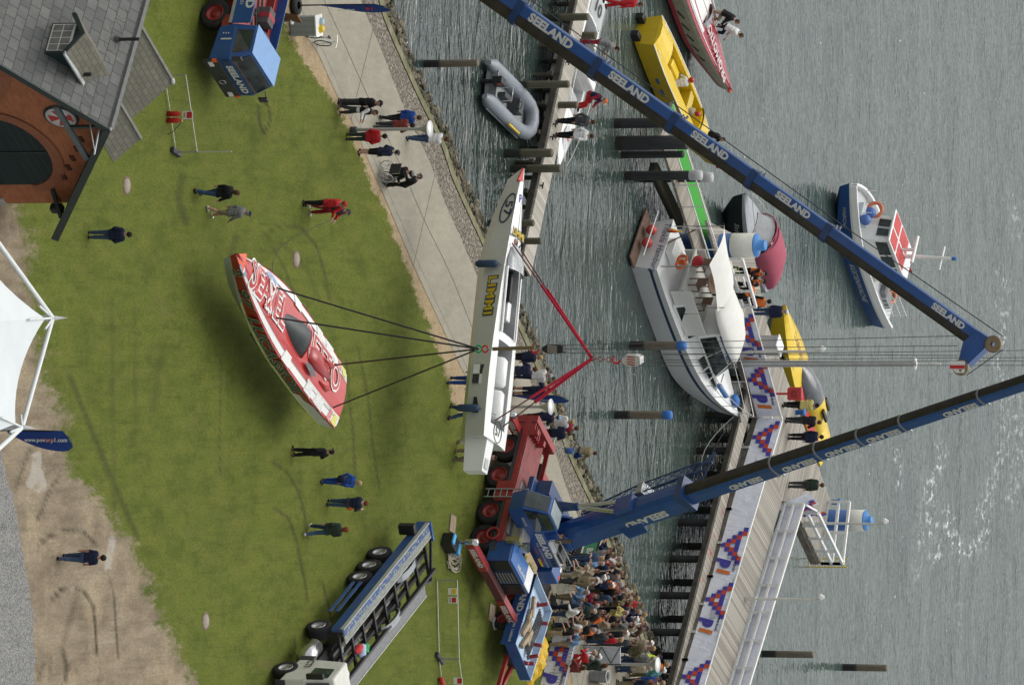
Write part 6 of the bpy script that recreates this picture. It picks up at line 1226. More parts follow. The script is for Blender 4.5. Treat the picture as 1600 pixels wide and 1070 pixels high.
# ---------------- boat transporter: white lorry with long cradle trailer
w0, w1_ = G(575, 865), G(428, 1046); hv4 = (w1_-w0).normalized(); l4 = V((-hv4.y, hv4.x, 0)); tl = thing('boat_transporter', 'white lorry with a long open blue boat cradle trailer on the lawn', 'lorry', w0+l4*1.1, hd(hv4))
X4 = lambda p: (p-w0).dot(hv4)
for i, p in enumerate((w0, G(559, 887), G(545, 909))): [wheel(tl, X4(p), s*1.05, .5, .36, s, SILVER) for s in (-1, 1)]
[wheel(tl, X4(G(484, 1006)), s*1.05, .5, .5, s, SILVER) for s in (-1, 1)]; [wheel(tl, X4(w1_), s*1.08, .5, .34, s, SILVER) for s in (-1, 1)]
xt, xf = -2.5, X4(G(484, 1006))+.4; PLATE = M((.20, .215, .20), .6, .2, .3, 7, .2); FLK = M((.013, .06, .20), .5, 0, .2, 2, .5)
RB0 = MB().b(xt, xf, -1.30, -1.18, .72, 1.18).build('side_board', FLK, tl); MB().b(xt, xf, -1.30, -.72, 1.18, 1.23).build('top_plate', PLATE, tl); MB().b(xt, xf, -1.315, -1.27, 1.10, 1.26).build('edge_trim', M((.36, .37, .34), .6), tl)
rnd = random.Random(9); mb = MB()
for k in range(70): x = xt+.2+(xf-xt-.4)*k/70+rnd.uniform(-.05, .05); y = -1.27+rnd.uniform(0, .25); w_ = rnd.uniform(.05, .16); mb.add([V((x, y, 1.2335)), V((x+w_, y+rnd.uniform(-.03, .03), 1.2335)), V((x+w_*.9, y+rnd.uniform(.05, .2), 1.2335)), V((x+rnd.uniform(-.03, .03), y+rnd.uniform(.05, .16), 1.2335))], [(0, 1, 2, 3)])
PAINT = MB().b(xt, xf, -1.265, -.98, 1.23, 1.2325).build('blue_paint', FLK, tl); tag(mb.build('paint_scuffs', PLATE, tl), kind='stuff')
MB().bar((xt, -.70, 1.22), (xf, -.70, 1.22), .03, .06).build('white_edge', M((.45, .46, .43), .6), tl)
for y in (-.45, .0, .5): MB().bar((xt, y, .82), (xf+.6, y, .82), .14, .18).build('chassis_rail', BLACK, tl)
for k in range(9): x = xt+.1+k*(xf-xt-.2)/8; MB().bar((x, -1.2, .92), (x, 1.15, .92), .12, .12).build('cross_beam', BLACK, tl)
for k in range(8): x = xt+.7+k*(xf-xt-.6)/8; MB().b(x-.4, x+.35, -.35, .4, .66, .70).build('floor_board', M((.21, .165, .12), .85, 0, .3, 4, .3) if k % 3 else GREY, tl)
MB().bar((xt, .72, 1.15), (xf+.3, .72, 1.15), .10, .16).build('inner_rail', BLACK, tl)
MB().b(xt+1.2, xf+.9, .82, 1.30, 1.10, 1.15).build('side_deck', M((.17, .175, .18), .6, .2, .2, 6, .2), tl); MB().bar((xt+1.2, 1.3, 1.16), (xf+.9, 1.3, 1.16), .03, .05).build('white_edge', M((.45, .46, .43), .6), tl)
MB().b(xt-.12, xt, -1.3, -.5, .7, 1.3).build('tail_bar', BLUE, tl); MB().bar((xt, -.6, 1.2), (xt+.2, 1.15, 1.0), .08, .1).build('tail_bar', BLACK, tl); MB().bar((xt+.2, 1.15, 1.0), (xt+1.5, .75, 1.1), .07, .09).build('tail_bar', BLACK, tl); MB().b(xt+1.0, xt+1.25, -1.75, -1.35, .45, 1.1).build('tail_lamp_board', BLACK, tl)
for (xa, y) in ((.0, -.42), (2.2, .72)):
    mb = MB(); pr = [(xa-.9+1.8*u, .26*math.sin(math.pi*u)**.35) for u in np.linspace(0, 1, 12)]; mb.loft([[V((x, y-.14, 1.0+z)), V((x, y+.14, 1.0+z)), V((x, y+.14, .96+z)), V((x, y-.14, .96+z))] for x, z in pr]); mb.build('mudguard', M((.26, .28, .30), .5), tl)
for z in (.55, .85): MB().bar((X4(G(545, 909))+.75, -1.32, z), (X4(G(545, 909))+3.4, -1.32, z), .03, .14).build('side_guard', BLUE, tl)
xc = X4(w1_)
cabm = MB(); cabm.loft([[V((xc-.75, -1.2, .75)), V((xc+1.0, -1.2, .6)), V((xc+1.0, 1.2, .6)), V((xc-.75, 1.2, .75))], [V((xc-.75, -1.2, 1.7)), V((xc+1.02, -1.2, 1.6)), V((xc+1.02, 1.2, 1.6)), V((xc-.75, 1.2, 1.7))], [V((xc-.7, -1.15, 2.75)), V((xc+.75, -1.12, 2.75)), V((xc+.75, 1.12, 2.75)), V((xc-.7, 1.15, 2.75))]]); cabm.build('cab', CREAM, tl, bevel=.08)
quad(tl, 'windscreen', GLASS, [(xc+1.02, -1.08, 1.7), (xc+1.02, 1.08, 1.7), (xc+.80, 1.0, 2.55), (xc+.80, -1.0, 2.55)], (1, 0, .2), .03); quad(tl, 'side_window', GLASS, [(xc+.0, -1.2, 1.72), (xc+.9, -1.2, 1.68), (xc+.72, -1.14, 2.5), (xc, -1.15, 2.5)], (0, -1, .1), .03); MB().b(xc+1.0, xc+1.06, -1.2, 1.2, .45, .85).build('bumper', DARK, tl, bevel=.02)
quad(tl, 'red_plate', M((.62, .05, .02), .5), [(xc+1.03, -.75, 1.1), (xc+1.03, -.1, 1.1), (xc+1.03, -.1, 1.35), (xc+1.03, -.75, 1.35)], (1, 0, 0), .03); text('CTI', .26, tl, (xc-.3, -1.2, 1.35), (1, 0, 0), (0, 0, 1), BLACK, bold=.03, lift=.05)
MB().b(xc+1.0, xc+1.15, -1.5, -1.28, 1.8, 2.5).build('mirror', BLACK, tl, bevel=.03); MB().lathe([(0, 0), (.33, .02), (.33, 1.2), (0, 1.22)], 18, 0, (xc-2.4, -.95, .75), (1, 0, 0)).build('fuel_tank', CHROME, tl); MB().b(xc-3.5, xc-.8, -.5, .5, .6, .9).build('tractor_chassis', BLACK, tl); MB().b(xc-1.15, xc-.8, -1.15, -.6, .7, 1.3).build('air_tank_box', DARK, tl)
for i, (x, y, m_, w_) in enumerate(((xf-1.6, .3, M((.5, .03, .03), .8), 'red strap bundle lying in the front of the boat cradle'), (xf-2.2, .62, M((.04, .30, .08), .8), 'green strap bundle lying in the front of the boat cradle'), (xf-1.9, .55, M((.40, .50, .65), .8), 'pale blue cloth lying in the front of the boat cradle'), (xf+.3, .62, M((.65, .64, .60), .8), 'white plastic sacks at the front of the cradle behind the cab'))):
    q = tl.matrix_basis @ V((x, y, 1.35)); o = thing(['strap_bundle', 'strap_bundle', 'cloth', 'plastic_sack'][i], w_, ['straps', 'straps', 'cloth', 'sack'][i], q, hd(hv4)+.3*i); mb = MB(); mb.ball((0, 0, .1), .3 if i == 3 else .2, 8, 0, (1.7, .8, .8))
    for k, p in enumerate(mb.v): mb.v[k] = p+V((0, 0, .1*mnoise.noise(p*7)))
    mb.build('bundle', m_, o)
for k_ in tl.children:
    if k_.name.split('.')[0] in ('side_board', 'top_plate', 'edge_trim', 'blue_paint', 'paint_scuffs', 'white_edge', 'chassis_rail', 'cross_beam', 'floor_board', 'inner_rail', 'side_deck', 'tail_bar', 'mudguard', 'tail_lamp_board'): k_.location.z += .45
MB().b(xt+.3, xf, -.5, .5, .62, 1.05).build('trailer_chassis', BLACK, tl); MB().bar((xf-.6, -.5, 1.25), (xf-.2, .6, 1.3), .12, .06).build('green_strut', M((.22, .36, .30), .7), tl)
# ------------------------------------------------------------------ brick boat shed, upper left
t_ = None
def uvbrick(name, c1, c2, mor, bw, bh, ms, off=.5, squash=1, bmp=.3, extra=None, lich=None):
    m, t, b = nodes(name); tc = t.nodes.new('ShaderNodeTexCoord'); br = t.nodes.new('ShaderNodeTexBrick')
    L(t, tc.outputs['UV'], br.inputs['Vector']); br.offset = off
    br.inputs['Color1'].default_value = (*c1, 1); br.inputs['Color2'].default_value = (*c2, 1); br.inputs['Mortar'].default_value = (*mor, 1)
    br.inputs['Scale'].default_value = 1; br.inputs['Brick Width'].default_value = bw; br.inputs['Row Height'].default_value = bh; br.inputs['Mortar Size'].default_value = ms; br.inputs['Mortar Smooth'].default_value = .1
    col = br.outputs['Color']; v = coords(t, 'UV')
    col = mixc(t, ramp(t, noisen(t, v, 1.3, 5, .7), [(.35, (.45,)*3), (.7, (0, 0, 0))]), col, tuple(x*.55 for x in c1))
    if lich: col = mixc(t, ramp(t, noisen(t, v, 2.6, 6, .75), [(.60, (0, 0, 0)), (.72, (.75,)*3)]), col, lich)
    L(t, col, b.inputs['Base Color']); b.inputs['Roughness'].default_value = .8
    bump(t, b, mth(t, 'SUBTRACT', 1, br.outputs['Fac']), bmp, .02); return m
BRICK = uvbrick('red_brick_wall', (.42, .115, .038), (.55, .18, .066), (.28, .20, .13), .25, .08, .008)
SLATE = uvbrick('grey_slate_roof', (.10, .105, .105), (.165, .168, .160), (.045, .042, .035), .44, .40, .016, lich=(.20, .15, .07))
SLATE2 = uvbrick('olive_slate_roof', (.13, .125, .095), (.17, .162, .12), (.06, .055, .045), .34, .20, .012, lich=(.10, .10, .06))
ARCHB = uvbrick('brick_arch', (.36, .11, .042), (.42, .14, .055), (.17, .12, .09), .08, .25, .01)
DGRN = M((.012, .028, .026), .5, 0, .2, 4, .1); LEAD = M((.34, .36, .36), .5, .2, .15, 5, .2)
# local frame: x out of the gable (towards lower left of the lawn), y to its right-hand end, ridge along -x
fx = V((.83, -.55, 0)).normalized(); azb = hd(fx); wy = V((-fx.y, fx.x, 0))       # wy points to the far right end of the gable
pc = G(-4, 318)                                 # right corner of the gable wall at the ground
HW, EZ, PT = 5.7, 2.65, .68                    # half width, eaves height, roof slope
OB = pc-wy*HW; shd = thing('boat_shed', 'red brick boat shed with slate roof, dormer and red cross roundel', 'building', OB, azb)
AZ = EZ+HW*PT; DEP = 16.0
def S(x, y, z): return V((x, y, z))
mb = MB(); mb.add([S(0, -HW, 0), S(0, HW, 0), S(0, HW, EZ), S(0, 0, AZ), S(0, -HW, EZ)], [(0, 1, 2, 3, 4)]); mb.add([S(-DEP, -HW, 0), S(-DEP, HW, 0), S(-DEP, HW, EZ), S(-DEP, 0, AZ), S(-DEP, -HW, EZ)], [(4, 3, 2, 1, 0)])
for s in (-1, 1): mb.add([S(0, s*HW, 0), S(-DEP, s*HW, 0), S(-DEP, s*HW, EZ), S(0, s*HW, EZ)], [(0, 1, 2, 3) if s > 0 else (3, 2, 1, 0)])
mb.build('wall', BRICK, shd)
OV, OH = .95, .8                                # gable overhang, eaves overhang
for s in (-1, 1):
    mb = MB(); e_ = HW+OH; z0 = AZ-e_*PT; a_, b2, c2, d2 = S(OV, 0, AZ+.1), S(-DEP, 0, AZ+.1), S(-DEP, s*e_, z0+.1), S(OV, s*e_, z0+.1)
    n_ = V((0, s*PT, 1)).normalized(); mb.prism([a_, b2, c2, d2] if s < 0 else [a_, d2, c2, b2], n_, .07); mb.build('roof', SLATE, shd)
    mb = MB(); mb.bar(S(OV+.02, 0, AZ+.02), S(OV+.02, s*e_, z0+.02), .10, .26, 0, (1, 0, .01)); MB().bar(S(OV+.02, 0, AZ+.02), S(OV+.02, s*e_, z0+.02), .26, .08, 0, (1, 0, 0)).build('barge_board', DGRN, shd)
MB().bar(S(OV-.02, 0, AZ+.17), S(-DEP, 0, AZ+.17), .24, .08).build('ridge_tiles', M((.12, .125, .12), .8, 0, .2, 4, .2), shd)
MB().ball(S(OV-.1, 0, AZ+.14), .11, 8, 0, (1.6, 1, .6)).build('ridge_end_cap', LEAD, shd)
# gable timbering
MB().bar(S(OV-.1, -1.2, AZ-1.45), S(OV-.1, 1.9, AZ-1.45), .12, .20).build('gable_tie', M((.10, .12, .12), .6), shd); MB().bar(S(OV-.1, 0, AZ-1.5), S(OV-.1, 0, AZ+.1), .09, .11).build('king_post', DGRN, shd)
for s in (-1, 1):
    MB().bar(S(.05, s*4.8, EZ-.2), S(OV-.05, s*5.3, EZ+.15), .12, .12).build('roof_bracket', DGRN, shd)
MB().tube([S(.1, 0, AZ-.35), S(OV+1.05, 0, AZ-.2)], .035).build('hoist_arm', GALV, shd); MB().tube([S(OV+.95, 0, AZ-.2), S(.2, -.55, AZ-.75)], .02).build('hoist_stay', GALV, shd)
# doors, arches, roundel
def arch(yc, hw, zs_, zt, nm, mat, x=.02):
    mb = MB(); pts = [S(x, yc-hw, 0), S(x, yc+hw, 0)]+[S(x, yc+hw*math.cos(a_), zs_+(zt-zs_)*math.sin(a_)) for a_ in [math.pi*k/16 for k in range(17)]]; mb.add(pts, [tuple(range(len(pts)))]); k = mb.build(nm, mat, shd)
    mb = MB(); r2 = 1.0
    for k2_ in range(16):
        a0, a1 = math.pi*k2_/16, math.pi*(k2_+1)/16; f = lambda a_, e: S(x+.03, yc+(hw+e)*math.cos(a_), zs_+(zt-zs_+e)*math.sin(a_)); mb.add([f(a0, .02), f(a0, .42), f(a1, .42), f(a1, .02)], [(0, 1, 2, 3)])
    mb.build('brick_arch', ARCHB, shd); return k
dm = planks('dark_green_boards', (.010, .022, .021), (.018, .036, .034), .14, .08, 'y')
arch(2.6, 1.95, 1.75, 3.1, 'door', dm); arch(-2.6, 1.95, 1.75, 3.1, 'door', dm); arch(.2, .55, 3.3, 3.75, 'loft_window', DGRN) if False else None
MB().b(.02, .06, 2.57, 2.63, 0, 3.05).build('door_post', DGRN, shd)
MB().lathe([(.62, 0), (.62, .06), (.52, .07), (0, .07)], 28, 0, S(.0, .55, 4.4), (1, 0, 0)).build('roundel_rim', DARK, shd); MB().lathe([(.54, .071), (.54, .085), (0, .086)], 28, 0, S(.0, .55, 4.4), (1, 0, 0)).build('roundel', WHT, shd)
for k in range(4):
    c, s_ = math.cos(k*math.pi/2+.0), math.sin(k*math.pi/2+.0); r_ = lambda a_, b_: S(.095, .55+a_*c-b_*s_, 4.4+a_*s_+b_*c); MB().add([r_(.05, -.05), r_(.42, -.20), r_(.42, .20), r_(.05, .05)], [(0, 1, 2, 3)]).build('red_cross_arm', REDB, shd)
MB().b(.092, .1, .49, .61, 4.34, 4.46).build('red_cross_arm', REDB, shd)
for i in range(5):
    MB().b(.0, .05, 1.75+i*.55, 2.05+i*.55, 4.55-i*.37, 4.70-i*.37).build('brick_corbel', M((.10, .035, .02), .9), shd)
MB().b(.0, .06, HW-.35, HW+.02, 0, .35).build('corner_stone', M((.45, .43, .38), .8), shd); MB().b(.005, .03, 4.65, HW-.1, 2.35, 2.47).build('string_course', M((.13, .045, .025), .9), shd)
MB().box(S(.5, 5.3, EZ-.1), (.28, .3, .45), 0).build('wall_lamp', BLACK, shd, bevel=.05)
# dormer on the visible slope
nz = lambda y: AZ-abs(y)*PT+.17
def shedpix(px, py, plane_s=-1):               # point on the left roof slope seen at a photo pixel
    o = V((0, 0, CH)); r = ray(px, py); n_ = wy*(plane_s*PT)+V((0, 0, 1)); p0 = OB+V((0, 0, AZ+.17)); t = (p0-o).dot(n_)/r.dot(n_); p = o+r*t; q = p-OB; return V((q.dot(fx), q.dot(wy), q.z))
dq = shedpix(75, 60); rq = shedpix(150, 70); yd = dq.y; xd_ = dq.x
dw, dh = .62, 1.0; zb = nz(yd); ya = yd+dh*1.9/PT*.62
rid = [S(xd_, yd-.25, zb+dh+.42), S(xd_, yd+(dh+.5)/PT*.98, zb+dh+.42)]
mb = MB(); mb.add([S(xd_-dw, yd, zb-.1), S(xd_+dw, yd, zb-.1), S(xd_+dw, yd, zb+dh), S(xd_, yd, zb+dh+.40), S(xd_-dw, yd, zb+dh)], [(4, 3, 2, 1, 0)])
for s in (-1, 1): mb.add([S(xd_+s*dw, yd, zb-.1), S(xd_+s*dw, yd+dh/PT, zb+dh), S(xd_+s*dw, yd, zb+dh)], [(0, 1, 2)])
mb.build('dormer', DGRN, shd)
for s in (-1, 1):
    mb = MB(); e_ = dw+.22; mb.prism([rid[0], rid[1], S(xd_+s*e_, yd+(dh+.05)/PT, zb+dh+.42-e_*.62), S(xd_+s*e_, yd-.25, zb+dh+.42-e_*.62)], (0, 0, 1), .05); mb.build('dormer_roof', SLATE2, shd)
    MB().bar(S(xd_+s*e_, yd-.25, zb+dh+.35-e_*.62), S(xd_, yd-.27, zb+dh+.38), .06, .14).build('dormer_barge_board', DGRN, shd)
MB().bar(S(xd_+dw+.22, yd-.3, zb+dh-.07), S(xd_+dw+.25, yd+(dh+.1)/PT, zb+dh-.02), .16, .06).build('lead_gutter', LEAD, shd)
wf = MB().b(xd_-dw+.08, xd_+dw-.08, yd-.05, yd-.01, zb+.08, zb+dh-.06).build('dormer_window', CREAM, shd)
for i in range(4):
    for j in range(2): MB().b(xd_-dw+.13+i*.265, xd_-dw+.13+i*.265+.22, yd-.065, yd-.05, zb+.14+j*.38, zb+.14+j*.38+.33).build('pane', M((.16, .16, .15), .15, 0, .4, 3), wf)
for px, py, h_, r_ in ((182, 62, .85, .06), (122, 117, .5, .07)):
    q = shedpix(px, py); MB().tube([q, q+V((0, 0, h_))], r_).build('vent_pipe', BLACK, shd); MB().lathe([(r_*2.2, 0), (r_*1.3, .12)], 12, 0, q).build('pipe_flashing', DARK, shd)
mb = MB(); 
for k in range(14):
    q0 = shedpix(190-k*4.7, 20+k*12.5); MB().lathe([(0, .0), (.24, .0), (.24, .012)], 8, 0, q0+V((0, 0, .012)), (0, -PT, 1)).build('pinkish_slate', M((.20, .17, .165), .8, 0, .2, 4), shd) if k % 2 == 0 else None
# cross wing behind the right-hand slope, and a small gablet
def wing(x0, x1, y_out, zr, pt_, mat, nm):
    """gabled wing: ridge along y at height zr from the main roof out to y_out; spans x0..x1"""
    xc_ = (x0+x1)/2; hw = (x1-x0)/2
    for s in (-1, 1):
        ze = zr-hw*pt_; xe = xc_+s*hw; MB().prism([S(xc_, 0, zr), S(xc_, y_out, zr), S(xe, y_out, ze), S(xe, 0, ze)], V((s*pt_, 0, 1)), .07).build(nm, mat, shd)
    MB().bar(S(xc_, .2, zr+.07), S(xc_, y_out+.02, zr+.07), .14, .07).build('ridge_tiles', M((.13, .13, .11), .8, 0, .2, 4, .2), shd)
    return xc_
rA, rB = AT(226, 42, 1), 0
def wingfit(pa, pb, z):                        # ridge end seen at pixel pb, at height z -> local coordinates
    p = G(pb[0], pb[1], z)-OB; return p.dot(fx), p.dot(wy)
zw = AZ-.35; x_, y_ = wingfit(None, (268, 128), zw); wing(x_-2.35, x_+2.35, y_, zw, .76, SLATE2, 'wing_roof'); MB().ball(S(x_, y_-.05, zw+.06), .11, 8, 0, (1, 1.6, .6)).build('ridge_end_cap', LEAD, shd)
mb = MB(); mb.add([S(x_-2.0, y_-.3, 0), S(x_+2.0, y_-.3, 0), S(x_+2.0, y_-.3, zw-1.6), S(x_, y_-.3, zw-.1), S(x_-2.0, y_-.3, zw-1.6)], [(0, 1, 2, 3, 4)]); [mb.add([S(x_+s*2.0, HW*.9, 0), S(x_+s*2.0, y_-.3, 0), S(x_+s*2.0, y_-.3, zw-1.6), S(x_+s*2.0, HW*.9, zw-1.6)], [(0, 1, 2, 3)]) for s in (-1, 1)]; mb.build('wing_wall', BRICK, shd)
zg_ = AZ-.62; x2_, y2_ = wingfit(None, (217, 216), zg_); wing(x2_-.95, x2_+.95, y2_, zg_, .78, SLATE2, 'gablet_roof')

# ------------------------------------------------------------------ white event tent, lower edge of the picture's left
TENT = M((.60, .635, .65), .6, 0, .03, 1.2, .05, 0, .3, .06); TW = M((.66, .69, .68), .4, 0, .04, 3, .08)
zt_ = 4.3; A = AT(72, 497, G(72-zt_*39.5, 497).y); Bn = AT(23, 667, G(23-zt_*39.5, 667).y)
A.z = Bn.z = zt_
cen = G(-330, 520, zt_); cen = V((cen.x, cen.y-1.0, zt_)); tn = thing('event_tent', 'white tensioned membrane tent with outside tube frame at the left edge', 'tent', (cen.x, cen.y, 0))
nodes_ = [A, Bn]; rA_ = (A-cen); 
oth = [G(-60, 300, zt_), ]
ring_ = [oth[0], A, Bn, Bn+(Bn-A)*.55+V((.2, -4.5, 0)), cen+V((1.5, -6.5, 0)), cen+V((-4.0, -4.5, 0))]
pk = cen+V((0, 0, 1.6)); mb = MB(); n = 10
for i in range(6):
    p, q = ring_[i], ring_[(i+1) % 6]; p, q = p.lerp(pk, .035), q.lerp(pk, .035); vs = []; md = (p+q)/2; sag = (cen-md); sag.z = 0; sag = sag.normalized()*(p-q).length*.13
    for k in range(n+1):
        u = k/n; e_ = p.lerp(q, u)+sag*4*u*(1-u)+V((0, 0, -.10*4*u*(1-u)))
        for j in range(n+1): v_ = j/n; w_ = e_.lerp(pk, v_); w_.z = e_.z+(pk.z-e_.z)*(v_**1.5); vs.append(w_)
    mb.add(vs, [(k*(n+1)+j, (k+1)*(n+1)+j, (k+1)*(n+1)+j+1, k*(n+1)+j+1) for k in range(n) for j in range(n)], 0, True)
mb.build('membrane', TENT, tn, world=True)
for i in range(6):
    p, q = ring_[i], ring_[(i+1) % 6]; MB().tube([p, q], .085, 8).build('ring_beam', TW, tn, world=True); pi = p.lerp(pk, .11); MB().tube([p, pi], .04, 6).build('seam_cable', TW, tn, world=True); MB().tube([p, V((p.x, p.y, 0))], .10, 10).build('leg', TW, tn, world=True); out = (p-cen); out.z = 0; out.normalize(); MB().lathe([(.09, 0), (.08, .1), (.0, .55)], 10, 0, p+V((0, 0, .02)), out+V((0, 0, .9))).build('finial', LGREY, tn, world=True)
    for f, off in ((.12, 1), (-.12, -1)): qq = ring_[(i+1) % 6] if off > 0 else ring_[i-1]; m_ = p.lerp(qq, .10)+(cen-p).normalized()*.35; MB().tube([p, m_], .045, 6).build('corner_strut', TW, tn, world=True)

# ------------------------------------------------------------------ feather flags
FBL = M((.022, .055, .22), .7, 0, .06, 3, 0, 0, .2, .1)
def feather(label, base, h, wd, face, txt=None, stand=True, prof=None, p0=.28, nm='feather_flag'):
    o = thing(nm, label, 'flag', base, face); mb = MB()
    ps = [V((0, 0, .1)), V((0, 0, h*.55)), V((.02, 0, h*.86)), V((wd*.35, 0, h*.97)), V((wd*.7, 0, h))]; mb.tube(ps, [.03, .025, .02, .015, .01], 6); mb.build('pole', BLACK, o)
    n = 14; vs = []
    for i in range(n+1):
        u = i/n; z = h*(p0+(1-p0)*u); w_ = wd*(.12+.88*math.sin(min(1, u*1.12)*math.pi*.5)**.9); x0 = 0 if u < .85 else wd*.75*((u-.85)/.15)**1.6; w_ = w_ if u < .9 else wd*(1-.35*((u-.9)/.1)**2)
        for j in range(4): x = x0+(max(w_-x0, .02))*j/3; vs.append(V((x, .03*math.sin(u*5+x*3), z)))
    mb = MB(); mb.add(vs, [(i*4+j, (i+1)*4+j, (i+1)*4+j+1, i*4+j+1) for i in range(n) for j in range(3)], 0, True); mb.build('sail', FBL, o)
    if stand: MB().lathe([(.16, 0), (.36, .02), (.40, .12), (.36, .22), (.16, .24)], 20).build('tyre_base', RUBBER, o)
    else: MB().lathe([(.25, 0), (.25, .05), (.04, .06), (.04, .2)], 14).build('base', GALV, o)
    for s, z, hh, c_ in (txt or []):
        text(s, hh, o, (wd*.45, -.02, z), (-.06 if False else 0.0, 0, 1), (-1, 0, 0), c_, bold=.03, lift=.05)
    return o
fb = G(-28, 672); hh = HZ(fb, 113); feather('blue feather flag with a web address standing under the tent edge', fb, hh, .72, R(4), [('www.power', hh*.62, .13, LETTER), ('boat', hh*.75, .13, M((.5, .06, .10), .6)), ('p1.com', hh*.86, .14, LETTER)], stand=False)
fb = G(458, 9); hh = HZ(fb, 605); feather('blue feather flag in a tyre base on the path at the top edge', fb, hh, .55, R(58), [('P1', hh*.80, .22, REDB), ('powerboat', hh*.55, .10, LETTER)], p0=.3)
fb = G(762, 617); hh = HZ(fb, 885); feather('blue feather flag standing among bystanders behind the white boat', fb, hh, .55, R(55), [('powerboat', hh*.66, .10, LETTER)], stand=False)

# ------------------------------------------------------------------ quay lamps
def quay_lamp(base, px1, label):
    h = HZ(base, px1); o = thing('quay_lamp', label, 'lamp', base, 0, 'disc topped lamps along the path'); P_ = M((.36, .37, .34), .5, 0, .08, 4)
    MB().tube([(0, 0, 0), (0, 0, h-.3)], [.075, .06], 12).build('pole', P_, o); MB().lathe([(.07, h-.45), (.10, h-.3), (.27, h-.06), (.31, h-.03)], 20).build('shade', P_, o); MB().lathe([(.32, h-.03), (.33, h), (0, h+.02)], 24).build('disc', GEL, o); MB().lathe([(.13, 0), (.13, .25), (.08, .27)], 12).build('base', DARK, o)
quay_lamp(G(548, 203), 672, 'quay lamp with white disc top beside the man in the red sweater'); quay_lamp(G(742, 635), 861, 'quay lamp with white disc top behind the stern of the white boat'); quay_lamp(G(912, 1036), 1028, 'quay lamp with white disc top at the lower end of the crowd')

# ------------------------------------------------------------------ barrier fences on the lawn
WIRE = M((.5, .5, .46), .5, .2, .1)
def lawn_fence(label, p, q, zt, zbm, post_px=None, post_end=1):
    o = thing('barrier_fence', label, 'fence', p, 0); d = (q-p); d.normalize()
    for z in (zbm, zt): MB().tube([p+V((0, 0, z)), q+V((0, 0, z))], .022, 6).build('rail', WIRE, o, world=True)
    for e_ in (p, q): MB().tube([e_, e_+V((0, 0, zt))], .025, 6).build('post', GALV, o, world=True)
    mb = MB()
    for k in range(1, 12): a_ = p.lerp(q, k/12); mb.tube([a_+V((0, 0, zbm)), a_+V((0, 0, zt))], .004, 4)
    for z in (.33, .66): mb.tube([p+V((0, 0, zbm+(zt-zbm)*z)), q+V((0, 0, zbm+(zt-zbm)*z))], .004, 4)
    mb.build('mesh', M((.16, .17, .10), .6), o, world=True)
    MB().box(q+V((0, 0, .08)), (.2, .75, .16), 0, Matrix.Rotation(hd(d)-R(35), 3, 'Z')).build('foot_block', DARK, o, world=True, bevel=.02); return o
fa, fb = G(254, 118), G(272, 238); o = lawn_fence('thin wire barrier fence between the shed and the first crane', fa, fb, .92, .08); MB().tube([fb+V((0, 0, .1)), TOP(fb, 362)], .022, 6).build('tall_post', WIRE, o, world=True)
fx_ = fa.lerp(fb, .52); q = fx_+V((-.05, -.1, 0))
for i, dx in enumerate((0, .24)): o = thing('fire_extinguisher', ['red fire extinguisher standing at the wire fence, nearer the crane', 'red fire extinguisher with black hose at the wire fence'][i], 'fire extinguisher', q+V((dx, 0, .0))); MB().lathe([(0, 0), (.10, .01), (.10, .42), (.04, .5), (.03, .56), (0, .57)], 14).build('cylinder', REDB, o); MB().b(-.05, .05, -.03, .03, .55, .6).build('valve', M((.5, .4, .1), .4), o); i and MB().tube([V((0, 0, .56)), V((.15, -.03, .5)), V((.45, -.05, .2)), V((.5, -.05, .02))], .014, 5).build('hose', BLACK, o)
def sign(label, p, z, txt=None, col=REDB, sz=.3):
    o = thing('warning_sign', label, 'sign', p+V((0, 0, z))); MB().b(-sz/2, sz/2, -.03, -.02, -sz*.7, sz*.7).build('panel', WHT, o); MB().b(-sz*.38, sz*.38, -.036, -.031, -sz*.12, sz*.58).build('symbol', col, o)
    if txt: text(txt, sz*.22, o, (0, -.034, -sz*.42), (1, 0, 0), (0, 0, 1), DARK, bold=.02)
    return o
sign('small red and white sign hung on the wire fence by the extinguishers', fx_+V((0, -.02, 0)), .78, 'FIRE')
fa, fb = G(681, 906), G(684, 1028); o = lawn_fence('thin wire barrier fence between the boat transporter and the outrigger', fa, fb, .92, .06)
sign('yellow warning sign on the wire fence below the rope heap', fa.lerp(fb, .14)+V((0, -.02, 0)), .72, None, YEL, .26); sign('red prohibition sign on the wire fence below the yellow one', fa.lerp(fb, .25)+V((0, -.02, 0)), .72, 'STOP', REDB, .26)
fc = G(694, 1110); o = lawn_fence('next wire barrier fence panel running off the bottom edge', fb+V((.02, 0, 0)), fc, .92, .06)
o = thing('fire_extinguisher', 'red fire extinguisher lying by the fence at the bottom edge', 'fire extinguisher', fb.lerp(fc, .5)+V((-.3, -.3, .1)), R(20)); MB().lathe([(0, 0), (.10, .01), (.10, .42), (.04, .5), (0, .55)], 14, 0, (0, 0, 0), (1, 0, .2)).build('cylinder', REDB, o); sign('red and white sign on the last fence panel at the bottom edge', fb.lerp(fc, .42)+V((0, -.02, 0)), .78, None, REDB, .28)
for px, py, w_ in ((198, 290, 'round pale manhole cover in the grass near the shed gable'), (463, 405, 'round pale manhole cover in the grass beside the hanging red boat'), (321, 970, 'round brownish manhole cover in the worn grass at the lower left')):
    o = thing('manhole_cover', w_, 'manhole cover', G(px, py), 0, 'manhole covers in the lawn'); MB().lathe([(.27, .006), (.26, .035), (0, .036)], 24).build('lid', M((.27, .235, .19), .9, 0, .2, 6, .3), o); MB().lathe([(.35, .004), (.34, .022), (.27, .022)], 24).build('rim', M((.15, .10, .07), .9, 0, .3, 6), o)
